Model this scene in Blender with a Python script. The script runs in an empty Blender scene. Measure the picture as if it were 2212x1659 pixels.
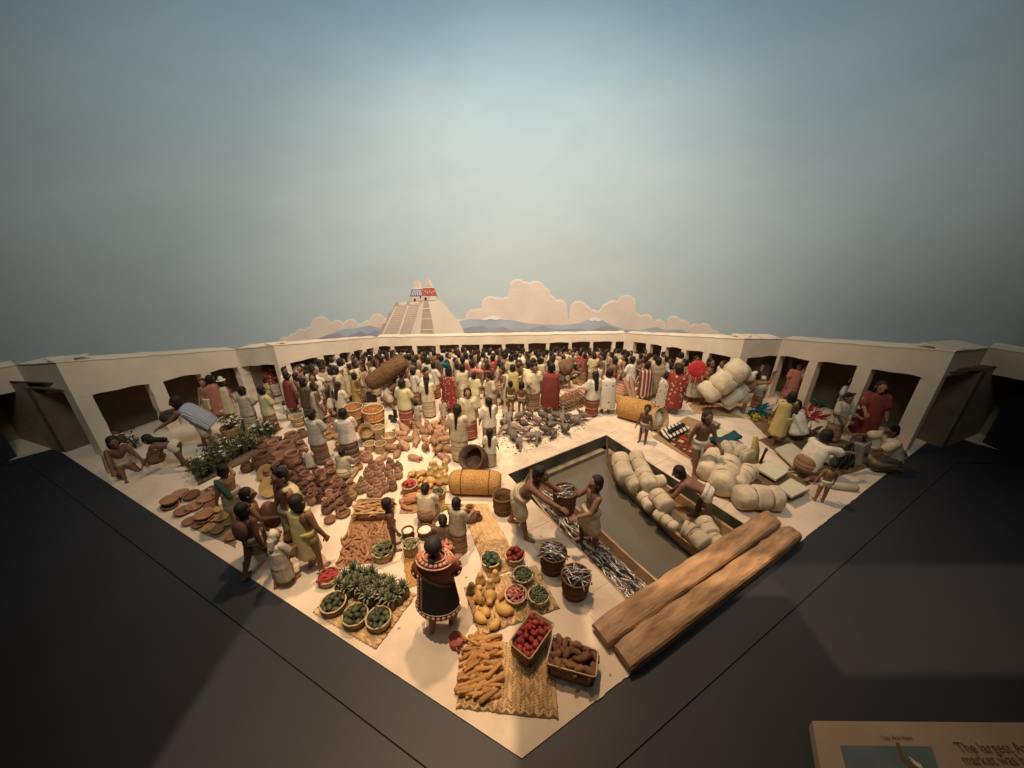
import bpy, bmesh, math, random
from mathutils import Vector, Matrix, Euler
rnd = random.Random(7)
R = math.radians
C = bpy.context.scene.collection
sc = bpy.context.scene

# ------------------------------------------------------------------ camera
H = 5.2                     # eye height above the model's plaza (figures about 1.6 tall)
F, CX, CY = 831.0, 1106.0, 829.5
TH = math.atan(376 / 831)
CT, ST = math.cos(TH), math.sin(TH)
cam_d = bpy.data.cameras.new("camera")
cam = bpy.data.objects.new("camera", cam_d); C.objects.link(cam)
cam.location = (0, 0, H); cam.rotation_euler = (math.pi / 2 - TH, 0, 0)
cam_d.sensor_fit = 'HORIZONTAL'; cam_d.angle = 2 * math.atan(CX / F)
cam_d.clip_start = 0.05; cam_d.clip_end = 500
sc.camera = cam

# ------------------------------------------------------------------ world, lamps, exposure
w = bpy.data.worlds.new("World"); sc.world = w; w.use_nodes = True
w.node_tree.nodes["Background"].inputs[0].default_value = (1.0, 0.8, 0.62, 1)
w.node_tree.nodes["Background"].inputs[1].default_value = 0.021
sc.view_settings.view_transform = 'Standard'; sc.view_settings.look = 'None'
sc.view_settings.exposure = 0; sc.view_settings.gamma = 1
def lamp(name, kind, loc, target, power, col, size=0.5, cone=90, blend=0.5):
    d = bpy.data.lights.new(name, kind); o = bpy.data.objects.new(name, d); C.objects.link(o)
    o.location = loc
    o.rotation_euler = (Vector(target) - Vector(loc)).to_track_quat('-Z', 'Y').to_euler()
    d.energy = power; d.color = col
    if kind == 'SPOT':
        d.shadow_soft_size = size; d.spot_size = R(cone); d.spot_blend = blend
    elif kind == 'AREA':
        d.shape = 'DISK'; d.size = size
    return o
lamp("plaza_lamp", 'SPOT', (-0.3, 8.6, 13.5), (0.1, 8.9, 0), 6700, (1.0, 0.66, 0.405), 0.35, 80, 1.0)
lamp("plaza_lamp", 'SPOT', (-1.2, 4.8, 11.5), (0.3, 4.6, 0), 700, (1.0, 0.675, 0.43), 0.3, 66, 0.9)
for sx in (-1, 1):
    lamp("sky_lamp", 'SPOT', (3.0 * sx, 1.5, 13.0), (4.0 * sx, 15.2, 3.4), 4700, (0.95, 0.94, 0.88), 2.0, 104, 1.0)
lamp("horizon_lamp", 'SPOT', (0.3, 3.6, 12.6), (0.3, 15.0, 1.6), 4800, (1.0, 0.82, 0.62), 1.2, 84, 1.0)
def hooded(label, x0, x1, y0, y1, lx, ly, power, cone=90, z=9.5, d=.5, col=(1.0, 0.72, 0.46)):
    """a black gallery lamp with a square shutter hanging above the case: lights only the strip its opening lets through"""
    lamp("patch_lamp", 'SPOT', (lx, ly, z), (lx, ly, 0), power, col, .004, cone, .8)
    a, b, c, e = (lx + (x0 - lx) * d / z, lx + (x1 - lx) * d / z, ly + (y0 - ly) * d / z, ly + (y1 - ly) * d / z)
    o, i = [(lx - .9, ly - .9), (lx + .9, ly - .9), (lx + .9, ly + .9), (lx - .9, ly + .9)], [(a, c), (b, c), (b, e), (a, e)]
    vs = [(*p, z - d) for p in o + i] + [(*p, z - d + .01) for p in o + i] + [(*p, z + .25) for p in o]
    fs = []
    for k in range(4):
        n = (k + 1) % 4; fs += [(k, n, 4 + n, 4 + k), (8 + k, 12 + k, 12 + n, 8 + n), (4 + k, 4 + n, 12 + n, 12 + k), (k, 16 + k, 16 + n, n)]
    fs.append((16, 17, 18, 19))
    me = bpy.data.meshes.new("light_baffle"); me.from_pydata(vs, [], fs); m = bpy.data.materials.get("baffle_black") or bpy.data.materials.new("baffle_black"); m.diffuse_color = (0, 0, 0, 1); m.use_nodes = True
    m.node_tree.nodes["Principled BSDF"].inputs["Base Color"].default_value = (.01, .01, .01, 1); me.materials.append(m)
    ob = bpy.data.objects.new("light_baffle", me); C.objects.link(ob); ob["label"] = label; ob["category"] = "lamp"; ob["group"] = "added hoods shaping light patches"  # unseen hood, added only to cut the light into patches
hooded("black hooded gallery lamp over the plaza's front corner", -3.69, .04, -5, 14, -1.9, 2.9, 2300, 100)
hooded("unseen added lamp hood making the lit band on the planks", 1.78, 4.1, 3.90, 4.48, 2.9, 4.2, 2300, 60)
hooded("unseen added lamp hood shaping the light on the right case front", 4.1, 8.5, 2.85, 4.46, 6.0, 3.0, 1300, 80)
hooded("small unseen added lamp hood making the lit streak beside the fish baskets", 1.0, 1.12, 3.15, 3.72, 1.1, 3.4, 1500, 40)

# ------------------------------------------------------------------ picture measurements -> places on the plaza
REG = dict(a=(0, 800, 3.16), b=(600, 800, 4.424), c=(1050, 800, 4.424), d=(1450, 800, 4.424), e=(1800, 800, 3.16),
           f=(380, 1050, 4.424), g=(750, 1050, 4.424), h=(1150, 1050, 4.424), i=(1500, 1000, 4.424), j=(700, 1300, 4.424),
           k=(1050, 1350, 4.424), l=(1000, 1475, 4.424), m=(1400, 1200, 3.687), p=(650, 640, 3.687), q=(1150, 640, 3.16),
           w=(0, 0, 1 / 1.1302))
def px(r, x, y):
    x0, y0, s = REG[r]
    return ((x0 + x / s) / 1.1302, (y0 + y / s) / 1.1302)
def ray(q):
    u, v = q[0] - CX, q[1] - CY
    return u, F * CT - v * ST, -(F * ST + v * CT)
def gp(q, z=0.0):
    X, Y, Z = ray(q); t = (z - H) / Z
    return Vector((X * t, Y * t, z))
def G(r, x, y, z=0.0):
    return gp(px(r, x, y), z)
def up_to(P, r, x, y):                     # height over P's spot that reaches the given row
    X, Y, Z = ray(px(r, x, y))
    return H + Z * P.y / Y
def ppu(P):                                # picture units per metre at P
    return F / (P.y * CT + (H - P.z) * ST)
def W(r, n, P):                            # n zoomed pixels as metres at P
    return n / REG[r][2] / 1.1302 / ppu(P)

# ------------------------------------------------------------------ materials
MATS = {}
def nodes_of(m):
    m.use_nodes = True
    nt = m.node_tree
    return nt, nt.nodes, nt.links, nt.nodes["Principled BSDF"]
def cl(c, k):
    return (min(1, c[0] * k), min(1, c[1] * k), min(1, c[2] * k), 1)
def M(name, col, rough=.75, var=.18, scale=7, bump=.0, bscale=30, rand=.12, spec=.25, metal=0, stretch=None):
    if name in MATS: return MATS[name]
    m = bpy.data.materials.new(name); MATS[name] = m
    nt, N, L, B = nodes_of(m)
    B.inputs["Roughness"].default_value = rough
    B.inputs["Specular IOR Level"].default_value = spec
    B.inputs["Metallic"].default_value = metal
    tc = N.new("ShaderNodeTexCoord"); src = tc.outputs["Object"]
    if stretch:
        mp = N.new("ShaderNodeMapping"); mp.inputs["Scale"].default_value = stretch
        L.new(src, mp.inputs[0]); src = mp.outputs[0]
    nz = N.new("ShaderNodeTexNoise"); nz.inputs["Scale"].default_value = scale; nz.inputs["Detail"].default_value = 5
    L.new(src, nz.inputs["Vector"])
    mr = N.new("ShaderNodeMapRange"); mr.inputs[1].default_value = .3; mr.inputs[2].default_value = .7
    L.new(nz.outputs["Fac"], mr.inputs[0])
    mx = N.new("ShaderNodeMix"); mx.data_type = 'RGBA'
    L.new(mr.outputs[0], mx.inputs[0])
    mx.inputs[6].default_value = cl(col, 1 - var); mx.inputs[7].default_value = cl(col, 1 + var)
    out = mx.outputs[2]
    if rand:
        oi = N.new("ShaderNodeObjectInfo"); r2 = N.new("ShaderNodeMapRange")
        r2.inputs[3].default_value = 1 - rand * 1.5; r2.inputs[4].default_value = 1 + rand
        L.new(oi.outputs["Random"], r2.inputs[0])
        hs = N.new("ShaderNodeHueSaturation"); L.new(r2.outputs[0], hs.inputs["Value"]); L.new(out, hs.inputs["Color"])
        out = hs.outputs[0]
    L.new(out, B.inputs["Base Color"])
    if bump:
        n2 = N.new("ShaderNodeTexNoise"); n2.inputs["Scale"].default_value = bscale; n2.inputs["Detail"].default_value = 4
        L.new(src, n2.inputs["Vector"])
        bp = N.new("ShaderNodeBump"); bp.inputs["Strength"].default_value = bump; bp.inputs["Distance"].default_value = .02
        L.new(n2.outputs["Fac"], bp.inputs["Height"]); L.new(bp.outputs[0], B.inputs["Normal"])
    m["out"] = 1
    return m
def banded(name, cols, axis=2, period=.2, rough=.8, jit=.012, widths=None):
    """woven cloth with bands of colour along one axis (its own coordinates)"""
    if name in MATS: return MATS[name]
    m = bpy.data.materials.new(name); MATS[name] = m
    nt, N, L, B = nodes_of(m); B.inputs["Roughness"].default_value = rough; B.inputs["Specular IOR Level"].default_value = .15
    tc = N.new("ShaderNodeTexCoord"); sp = N.new("ShaderNodeSeparateXYZ"); L.new(tc.outputs["Object"], sp.inputs[0])
    nz = N.new("ShaderNodeTexNoise"); nz.inputs["Scale"].default_value = 9; L.new(tc.outputs["Object"], nz.inputs["Vector"])
    ad = N.new("ShaderNodeMath"); ad.operation = 'MULTIPLY_ADD'; ad.inputs[1].default_value = jit * 2
    L.new(nz.outputs["Fac"], ad.inputs[0]); L.new(sp.outputs[axis], ad.inputs[2])
    dv = N.new("ShaderNodeMath"); dv.operation = 'DIVIDE'; dv.inputs[1].default_value = period; L.new(ad.outputs[0], dv.inputs[0])
    fr = N.new("ShaderNodeMath"); fr.operation = 'FRACT'; L.new(dv.outputs[0], fr.inputs[0])
    cr = N.new("ShaderNodeValToRGB"); cr.color_ramp.interpolation = 'CONSTANT'
    L.new(fr.outputs[0], cr.inputs[0])
    e = cr.color_ramp.elements
    n = len(cols); ws = widths or [i / n for i in range(n)]
    while len(e) < n: e.new(.5)
    for k in range(n):
        e[k].position = ws[k]; e[k].color = (*cols[k], 1)
    oi = N.new("ShaderNodeObjectInfo"); r2 = N.new("ShaderNodeMapRange"); r2.inputs[3].default_value = .8; r2.inputs[4].default_value = 1.1
    L.new(oi.outputs["Random"], r2.inputs[0])
    hs = N.new("ShaderNodeHueSaturation"); L.new(r2.outputs[0], hs.inputs["Value"]); L.new(cr.outputs[0], hs.inputs["Color"])
    L.new(hs.outputs[0], B.inputs["Base Color"])
    n2 = N.new("ShaderNodeTexNoise"); n2.inputs["Scale"].default_value = 25; L.new(tc.outputs["Object"], n2.inputs["Vector"])
    bp = N.new("ShaderNodeBump"); bp.inputs["Strength"].default_value = .25; bp.inputs["Distance"].default_value = .02
    L.new(n2.outputs["Fac"], bp.inputs["Height"]); L.new(bp.outputs[0], B.inputs["Normal"])
    return m
def spotted(name, c1, c2, scale=14, thr=.35, rough=.8, c3=None, metric='EUCLIDEAN'):
    if name in MATS: return MATS[name]
    m = bpy.data.materials.new(name); MATS[name] = m
    nt, N, L, B = nodes_of(m); B.inputs["Roughness"].default_value = rough; B.inputs["Specular IOR Level"].default_value = .15
    tc = N.new("ShaderNodeTexCoord"); vo = N.new("ShaderNodeTexVoronoi"); vo.distance = metric
    vo.inputs["Scale"].default_value = scale; L.new(tc.outputs["Object"], vo.inputs["Vector"])
    cr = N.new("ShaderNodeValToRGB"); cr.color_ramp.interpolation = 'CONSTANT'; e = cr.color_ramp.elements
    e[0].position = 0; e[0].color = (*c2, 1); e[1].position = thr; e[1].color = (*c1, 1)
    if c3: x = e.new(thr * .5); x.color = (*c3, 1); x = None
    L.new(vo.outputs["Distance"], cr.inputs[0]); L.new(cr.outputs[0], B.inputs["Base Color"])
    return m
def woven(name, c1, c2, scale=26, rough=.8, rand=.12, size=.5):
    """fine plaited straw: small bricks in two tones with relief"""
    if name in MATS: return MATS[name]
    m = bpy.data.materials.new(name); MATS[name] = m
    nt, N, L, B = nodes_of(m); B.inputs["Roughness"].default_value = rough; B.inputs["Specular IOR Level"].default_value = .2
    tc = N.new("ShaderNodeTexCoord")
    vo = N.new("ShaderNodeTexVoronoi"); vo.inputs["Scale"].default_value = scale; vo.distance = 'CHEBYCHEV'
    L.new(tc.outputs["Object"], vo.inputs["Vector"])
    nz = N.new("ShaderNodeTexNoise"); nz.inputs["Scale"].default_value = 5; L.new(tc.outputs["Object"], nz.inputs["Vector"])
    mr = N.new("ShaderNodeMapRange"); mr.inputs[1].default_value = .1; mr.inputs[2].default_value = .55
    L.new(vo.outputs["Distance"], mr.inputs[0])
    ad = N.new("ShaderNodeMath"); ad.operation = 'MULTIPLY_ADD'; ad.inputs[1].default_value = .5; L.new(nz.outputs["Fac"], ad.inputs[0]); L.new(mr.outputs[0], ad.inputs[2])
    sb = N.new("ShaderNodeMath"); sb.operation = 'SUBTRACT'; sb.inputs[1].default_value = .25; L.new(ad.outputs[0], sb.inputs[0]); sb.use_clamp = True
    mx = N.new("ShaderNodeMix"); mx.data_type = 'RGBA'; mx.inputs[6].default_value = (*c1, 1); mx.inputs[7].default_value = (*c2, 1)
    L.new(sb.outputs[0], mx.inputs[0])
    oi = N.new("ShaderNodeObjectInfo"); r2 = N.new("ShaderNodeMapRange"); r2.inputs[3].default_value = 1 - rand; r2.inputs[4].default_value = 1 + rand
    L.new(oi.outputs["Random"], r2.inputs[0])
    hs = N.new("ShaderNodeHueSaturation"); L.new(r2.outputs[0], hs.inputs["Value"]); L.new(mx.outputs[2], hs.inputs["Color"])
    L.new(hs.outputs[0], B.inputs["Base Color"])
    bp = N.new("ShaderNodeBump"); bp.inputs["Strength"].default_value = .6; bp.inputs["Distance"].default_value = .015; bp.invert = True
    L.new(vo.outputs["Distance"], bp.inputs["Height"]); L.new(bp.outputs[0], B.inputs["Normal"])
    return m

# ------------------------------------------------------------------ mesh collecting
class MB:
    def __init__(s): s.v = []; s.f = []; s.m = []
    def add(s, vs, fs, mi=0):
        o = len(s.v); s.v += [tuple(p) for p in vs]
        s.f += [tuple(i + o for i in f) for f in fs]; s.m += [mi] * len(fs)
    def box(s, c, size, rot=None, mi=0):
        hx, hy, hz = size[0] / 2, size[1] / 2, size[2] / 2
        vs = [Vector((x, y, z)) for z in (-hz, hz) for y in (-hy, hy) for x in (-hx, hx)]
        if rot is not None: vs = [rot @ p for p in vs]
        c = Vector(c)
        s.add([p + c for p in vs], [(0, 2, 3, 1), (4, 5, 7, 6), (0, 1, 5, 4), (2, 6, 7, 3), (0, 4, 6, 2), (1, 3, 7, 5)], mi)
    def prism(s, pts, z0, z1, mi=0):
        """flat outline (world xy or xyz) between two heights"""
        n = len(pts)
        lo = [(p[0], p[1], z0) for p in pts]; hi = [(p[0], p[1], z1) for p in pts]
        a = sum(pts[i][0] * pts[(i + 1) % n][1] - pts[(i + 1) % n][0] * pts[i][1] for i in range(n))
        fs = [(i, (i + 1) % n, n + (i + 1) % n, n + i) for i in range(n)] + [tuple(range(n - 1, -1, -1)), tuple(range(n, 2 * n))]
        if a < 0: fs = [f[::-1] for f in fs]
        s.add(lo + hi, fs, mi)
    def rings(s, rs, cap0=True, cap1=True, mi=0, closed=True):
        n = len(rs[0]); vs = [p for r in rs for p in r]; fs = []
        for i in range(len(rs) - 1):
            for j in range(n if closed else n - 1):
                k = (j + 1) % n
                fs.append((i * n + j, i * n + k, (i + 1) * n + k, (i + 1) * n + j))
        if cap0: fs.append(tuple(range(n - 1, -1, -1)))
        if cap1: fs.append(tuple((len(rs) - 1) * n + j for j in range(n)))
        s.add(vs, fs, mi)
    def lathe(s, prof, n=16, c=(0, 0, 0), mi=0, rib=0, ribn=0, cap0=True, cap1=True):
        rs = []
        for r, z in prof:
            ring = []
            for j in range(n):
                a = 2 * math.pi * j / n
                rr = r * (1 + (rib * (1 if j % 2 else -1) if ribn == 0 else rib * math.cos(a * ribn)))
                ring.append((c[0] + rr * math.cos(a), c[1] + rr * math.sin(a), c[2] + z))
            rs.append(ring)
        s.rings(rs, cap0, cap1, mi)
    def cap(s, p0, p1, r0, r1=None, n=10, mi=0, flat=1.0):
        r1 = r0 if r1 is None else r1
        p0, p1 = Vector(p0), Vector(p1); d = (p1 - p0)
        L = d.length; d = d / L if L > 1e-6 else Vector((0, 0, 1))
        u = d.orthogonal().normalized(); v = d.cross(u)
        rs = []
        for t in (-85, -45, 0):
            a = R(t); rs.append((p0 + d * (r0 * math.sin(a)), r0 * math.cos(a)))
        for t in (0, 45, 85):
            a = R(t); rs.append((p1 + d * (r1 * math.sin(a)), r1 * math.cos(a)))
        s.rings([[c + (u * math.cos(2 * math.pi * j / n) + v * flat * math.sin(2 * math.pi * j / n)) * r for j in range(n)] for c, r in rs], mi=mi)
    def ell(s, c, r, rot=None, n=12, m=8, mi=0):
        c = Vector(c); rs = []
        for i in range(m + 1):
            t = math.pi * (i / m) - math.pi / 2
            if i in (0, m): t *= .985
            ring = []
            for j in range(n):
                a = 2 * math.pi * j / n
                p = Vector((r[0] * math.cos(t) * math.cos(a), r[1] * math.cos(t) * math.sin(a), r[2] * math.sin(t)))
                if rot is not None: p = rot @ p
                ring.append(c + p)
            rs.append(ring)
        s.rings(rs, mi=mi)
    def tube(s, pts, rad, n=8, mi=0):
        rs = []; k = len(pts); pts = [Vector(p) for p in pts]
        for i, p in enumerate(pts):
            d = (pts[min(i + 1, k - 1)] - pts[max(i - 1, 0)]).normalized()
            u = d.cross(Vector((0.03, .02, 1))); u = u.normalized() if u.length > .05 else d.orthogonal().normalized()
            v = d.cross(u); r = rad[i] if isinstance(rad, (list, tuple)) else rad
            rs.append([p + (u * math.cos(2 * math.pi * j / n) + v * math.sin(2 * math.pi * j / n)) * r for j in range(n)])
        s.rings(rs, mi=mi)
    def mesh(s, name, mats=(), smooth=True):
        me = bpy.data.meshes.new(name); me.from_pydata(s.v, [], s.f)
        for m in mats: me.materials.append(m)
        if s.m and max(s.m): me.polygons.foreach_set("material_index", s.m)
        if smooth: me.polygons.foreach_set("use_smooth", [True] * len(s.f))
        me.update(); return me
def link(name, me, loc=(0, 0, 0), rz=0, scale=1, parent=None, rot=None):
    o = bpy.data.objects.new(name, me); C.objects.link(o)
    o.location = loc
    o.rotation_euler = rot if rot is not None else (0, 0, rz)
    o.scale = (scale, scale, scale) if isinstance(scale, (int, float)) else scale
    if parent: o.parent = parent
    return o
def tag(o, label=None, cat=None, group=None, kind=None):
    if label: o["label"] = label
    if cat: o["category"] = cat
    if group: o["group"] = group
    if kind: o["kind"] = kind
    return o
def empty(name, loc=(0, 0, 0), rz=0, scale=1):
    o = bpy.data.objects.new(name, None); C.objects.link(o); o.location = loc; o.rotation_euler = (0, 0, rz); o.scale = (scale,) * 3
    o.empty_display_size = .1
    return o
def struct(name, me, kind='structure', parent=None):
    o = link(name, me, parent=parent)
    if parent is None: o["kind"] = kind
    return o
_mc = {}
def variant(me, mats):
    """the same mesh in other materials, made once per combination"""
    key = (me.name, tuple(m.name for m in mats))
    if key not in _mc:
        c = me.copy(); c.materials.clear()
        for m in mats: c.materials.append(m)
        _mc[key] = c
    return _mc[key]
def remesh(mb, name, vox, it=3, keep=None):
    me = mb.mesh(name + "_src"); ob = bpy.data.objects.new(name, me); C.objects.link(ob)
    a = ob.modifiers.new("r", 'REMESH'); a.mode = 'VOXEL'; a.voxel_size = vox
    b = ob.modifiers.new("s", 'SMOOTH'); b.iterations = it; b.factor = .5
    dg = bpy.context.evaluated_depsgraph_get()
    out = bpy.data.meshes.new_from_object(ob.evaluated_get(dg)); out.name = name
    bpy.data.objects.remove(ob); bpy.data.meshes.remove(me)
    out.polygons.foreach_set("use_smooth", [True] * len(out.polygons))
    return out
def inside(p, poly):
    c = False; n = len(poly)
    for i in range(n):
        a, b = poly[i], poly[(i + 1) % n]
        if (a[1] > p[1]) != (b[1] > p[1]) and p[0] < (b[0] - a[0]) * (p[1] - a[1]) / (b[1] - a[1]) + a[0]: c = not c
    return c
def scatter(poly, n, dmin, tries=4000, avoid=(), r=None):
    r = r or rnd
    xs = [p[0] for p in poly]; ys = [p[1] for p in poly]; out = []
    for _ in range(tries):
        if len(out) >= n: break
        p = (r.uniform(min(xs), max(xs)), r.uniform(min(ys), max(ys)))
        if not inside(p, poly): continue
        if any((p[0] - q[0]) ** 2 + (p[1] - q[1]) ** 2 < dmin * dmin for q in out): continue
        if any((p[0] - q[0]) ** 2 + (p[1] - q[1]) ** 2 < q[2] ** 2 for q in avoid): continue
        out.append(p)
    return out
from mathutils.geometry import tessellate_polygon
# ================================================================== THE SETTING
plaster = M("plaster", (.76, .63, .47), .9, .10, 1.3, .35, 9, rand=0)
plaster_end = M("end_gallery_plaster_lit", (.34, .27, .16), .95, .15, 2, .3, 9, rand=0)  # lighter copy of the gallery plaster, light painted in for the end galleries
plaster_in = M("gallery_plaster_shaded", (.15, .11, .075), .95, .15, 2, .3, 9, rand=0)  # brown gallery paint, darkened further to deepen the shade inside
floor_m = M("plaza_plaster", (.68, .565, .43), .85, .13, 1.7, .45, 6, rand=0)
def stains(m, amt=.5, dots=.65):
    """worn grey patches and small specks mixed into the colour"""
    nt = m.node_tree; N, L = nt.nodes, nt.links; B = N["Principled BSDF"]; src = B.inputs["Base Color"].links[0].from_socket
    tc = N.new("ShaderNodeTexCoord"); a = N.new("ShaderNodeTexNoise"); a.inputs["Scale"].default_value = .75; a.inputs["Detail"].default_value = 8; a.inputs["Roughness"].default_value = .65; L.new(tc.outputs["Object"], a.inputs["Vector"])
    r1 = N.new("ShaderNodeMapRange"); r1.inputs[1].default_value = .54; r1.inputs[2].default_value = .75; r1.inputs[4].default_value = amt; L.new(a.outputs["Fac"], r1.inputs[0])
    x = N.new("ShaderNodeMix"); x.data_type = 'RGBA'; L.new(r1.outputs[0], x.inputs[0]); L.new(src, x.inputs[6]); x.inputs[7].default_value = (.40, .32, .24, 1)
    v = N.new("ShaderNodeTexVoronoi"); v.inputs["Scale"].default_value = 2.2; L.new(tc.outputs["Object"], v.inputs["Vector"])
    r2 = N.new("ShaderNodeMapRange"); r2.inputs[1].default_value = .035; r2.inputs[2].default_value = .055; r2.inputs[3].default_value = dots; r2.inputs[4].default_value = 0; L.new(v.outputs["Distance"], r2.inputs[0])
    y = N.new("ShaderNodeMix"); y.data_type = 'RGBA'; L.new(r2.outputs[0], y.inputs[0]); L.new(x.outputs[2], y.inputs[6]); y.inputs[7].default_value = (.16, .11, .075, 1)
    L.new(y.outputs[2], B.inputs["Base Color"])
stains(floor_m); stains(plaster, .35, 0)
kerb_m = M("kerb_plaster", (.62, .51, .38), .9, .2, 2.6, .5, 7, rand=0); stains(kerb_m, .8)
canal_m = M("mossy_stone", (.10, .095, .065), .9, .5, 2.5, .8, 6, rand=0)
black_m = M("black_fascia", (.032, .0335, .040), .5, .06, 1.5, .0, 12, rand=0, spec=.3)
seam_m = M("black_seam", (.013, .013, .015), .8, .05, 3, rand=0)

# ---- ground: one sheet with the canal basin left open
corner = G('w', 1127, 1638); apexL = G('w', 120, 968); apexR = G('w', 2032, 932)
Q0, Q1 = G('w', 1097, 1025), G('w', 1310, 940)
dl = (G('w', 1344, 1287) - Q0); dr = (G('w', 1597, 1125) - Q1)
def meet(p, d, a, b):
    e = b - a; den = d.x * e.y - d.y * e.x
    t = ((a.x - p.x) * e.y - (a.y - p.y) * e.x) / den
    return p + d * t
Q3 = meet(Q0, dl, corner, apexR); Q2 = meet(Q1, dr, corner, apexR)
outl = [corner, Q3, Q0, Q1, Q2, apexR, Vector((11.6, 7.6, 0)), Vector((19, 9, 0)), Vector((19, 19, 0)), Vector((-19, 19, 0)), Vector((-19, 8.5, 0)), Vector((-11.9, 6.8, 0)), apexL]
mb = MB()
tri = tessellate_polygon([[Vector((p.x, p.y, 0)) for p in outl]])
mb.add([(p.x, p.y, 0) for p in outl], tri)
rim = [apexL, corner, Q3]
for a, b in ((apexL, corner), (corner, Q3), (Q2, apexR)):
    mb.add([(a.x, a.y, 0), (b.x, b.y, 0), (b.x, b.y, -.12), (a.x, a.y, -.12)], [(0, 1, 2, 3)])
gm = mb.mesh("ground", [floor_m], smooth=False)
bm = bmesh.new(); bm.from_mesh(gm); bmesh.ops.recalc_face_normals(bm, faces=bm.faces[:len(tri)]); bm.to_mesh(gm); bm.free()
struct("ground", gm)
WZ = -.42
mb = MB()
def wallq(a, b, z0=0.0, z1=-1.2):
    mb.add([(a.x, a.y, z0), (b.x, b.y, z0), (b.x, b.y, z1), (a.x, a.y, z1)], [(0, 1, 2, 3)])
for a, b in ((Q0, Q1), (Q1, Q2), (Q0, Q3)): wallq(a, b)
struct("canal_wall", mb.mesh("canal_wall", [canal_m], smooth=False))
water_m = M("canal_water", (.135, .122, .092), .16, .10, 1.0, .05, 5, rand=0, spec=.4)
mb = MB(); mb.add([(p.x, p.y, WZ) for p in (Q0, Q3, Q2, Q1)], [(0, 1, 2, 3)])
struct("water", mb.mesh("water", [water_m], smooth=False))
# moss band just above the water on the basin walls
mud_m = M("waterline_mud", (.22, .185, .115), .9, .4, 3, .6, 8, rand=0)
mb = MB()
nrm = Vector(((Q1 - Q0).y, -(Q1 - Q0).x, 0)).normalized()
for a, b, sg in ((Q0, Q1, 1), (Q1, Q2, 1)):
    d = (b - a).normalized(); n = Vector((d.y, -d.x, 0)) * .14
    p = [a, b, b + n, a + n]
    mb.prism([(q.x, q.y) for q in p], WZ - .2, WZ + .10)
struct("canal_ledge", mb.mesh("canal_ledge", [mud_m], smooth=False))
# raised kerb round the basin, slab by slab
def kerb_run(a, b, wid, cuts, out):
    d = (b - a); L = d.length; d = d / L; n = Vector((-d.y, d.x, 0)) * out
    t0 = 0
    for t in cuts + [1.0]:
        p0, p1 = a + d * (L * t0 + .003), a + d * (L * t - .003)
        m = MB(); z = .010 + rnd.uniform(-.003, .003)
        ii = [p0 + n * .004, p1 + n * .004, p1 + n * (wid + rnd.uniform(-.02, .02)), p0 + n * (wid + rnd.uniform(-.02, .02))]
        m.prism([(q.x, q.y) for q in ii], -.02, z)
        struct("kerb_slab", m.mesh("kerb_slab", [kerb_m], smooth=False))
        t0 = t
kerb_run(Q0, Q3, .62, [.38, .74], -1)
kerb_run(Q0 - (Q1 - Q0).normalized() * .62, Q1 + (Q1 - Q0).normalized() * .6, .55, [.34, .7], 1)
kerb_run(Q1, Q2, .60, [.35, .72], 1)

# ---- black case front: inner sill, joint, outer fascia
sL = [G('w', 540, 1371, -.09), G('w', 915, 1659, -.09)]
dL = (sL[1] - sL[0]).normalized()
sR = [G('w', 1521, 1493, -.09), G('w', 1821, 1223, -.09)]
dR = (sR[1] - sR[0]).normalized()
cS = meet(sL[0], dL, sR[0], sR[1])
sLf, sRf = sL[0] - dL * 8.4, sR[0] + dR * 9
def flat(name, pts, z, mat, th=.1):
    m = MB(); m.prism([(p[0], p[1]) for p in pts], z - th, z)
    return struct(name, m.mesh(name, [mat], smooth=False))
eps = .012
nL = Vector((dL.y, -dL.x, 0)); nR = Vector((dR.y, -dR.x, 0))
flat("case_sill", [apexL, corner, cS, sLf], -.015, black_m)
flat("case_sill", [apexL, sLf, Vector((-11.9, 7.0, 0))], -.015, black_m)
flat("case_sill", [corner, apexR, Vector((11.6, 7.5, 0)), Vector((15, 7, 0)), sRf, cS], -.015, black_m)
flat("case_joint", [sLf, cS, cS + nL * .011, sLf + nL * .011], -.036, seam_m)
flat("case_fascia", [sLf + nL * .011, cS + nL * .011, Vector((.1, -3, 0)), Vector((-18, -3, 0)), Vector((-13, 6.5, 0))], -.03, black_m, .3)
flat("case_joint", [cS, sRf, sRf + nR * .01, cS + nR * .01], -.036, seam_m)
flat("case_fascia", [cS + nR * .01, sRf + nR * .01, Vector((15, 6.9, 0)), Vector((24, 6, 0)), Vector((24, -3, 0)), Vector((.1, -3, 0))], -.03, black_m, .3)
# chipped pale paint along the plaza's front edge
chip_m = M("worn_edge", (.75, .72, .66), .6, .1, 6, rand=0)
mb = MB()
for a, b, n in ((corner, apexR, 34),):
    d = (b - a).normalized(); L = (b - a).length; out = Vector((d.y, -d.x, 0))
    for k in range(n):
        t = rnd.uniform(.05, .62)
        p = a + d * (L * t); l = rnd.uniform(.02, .13); t2 = rnd.uniform(.004, .012)
        mb.prism([(q.x, q.y) for q in (p + out * .001, p + d * l + out * .001, p + d * l + out * t2, p + out * t2)], -.02, .003 + rnd.uniform(0, .004))
g = struct("edge_wear", mb.mesh("edge_wear", [chip_m], smooth=False), 'stuff')
# black side walls of the case
for x0, y1, sx in ((-11.45, 7.42, -1), (11.55, 8.02, 1)):
    m = MB(); m.prism([(x0, y1), (x0 + sx * .25, y1), (x0 + sx * .6, -4), (x0 + sx * .3, -4)], -.3, 9)
    struct("case_wall", m.mesh("case_wall", [black_m], smooth=False))

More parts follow.
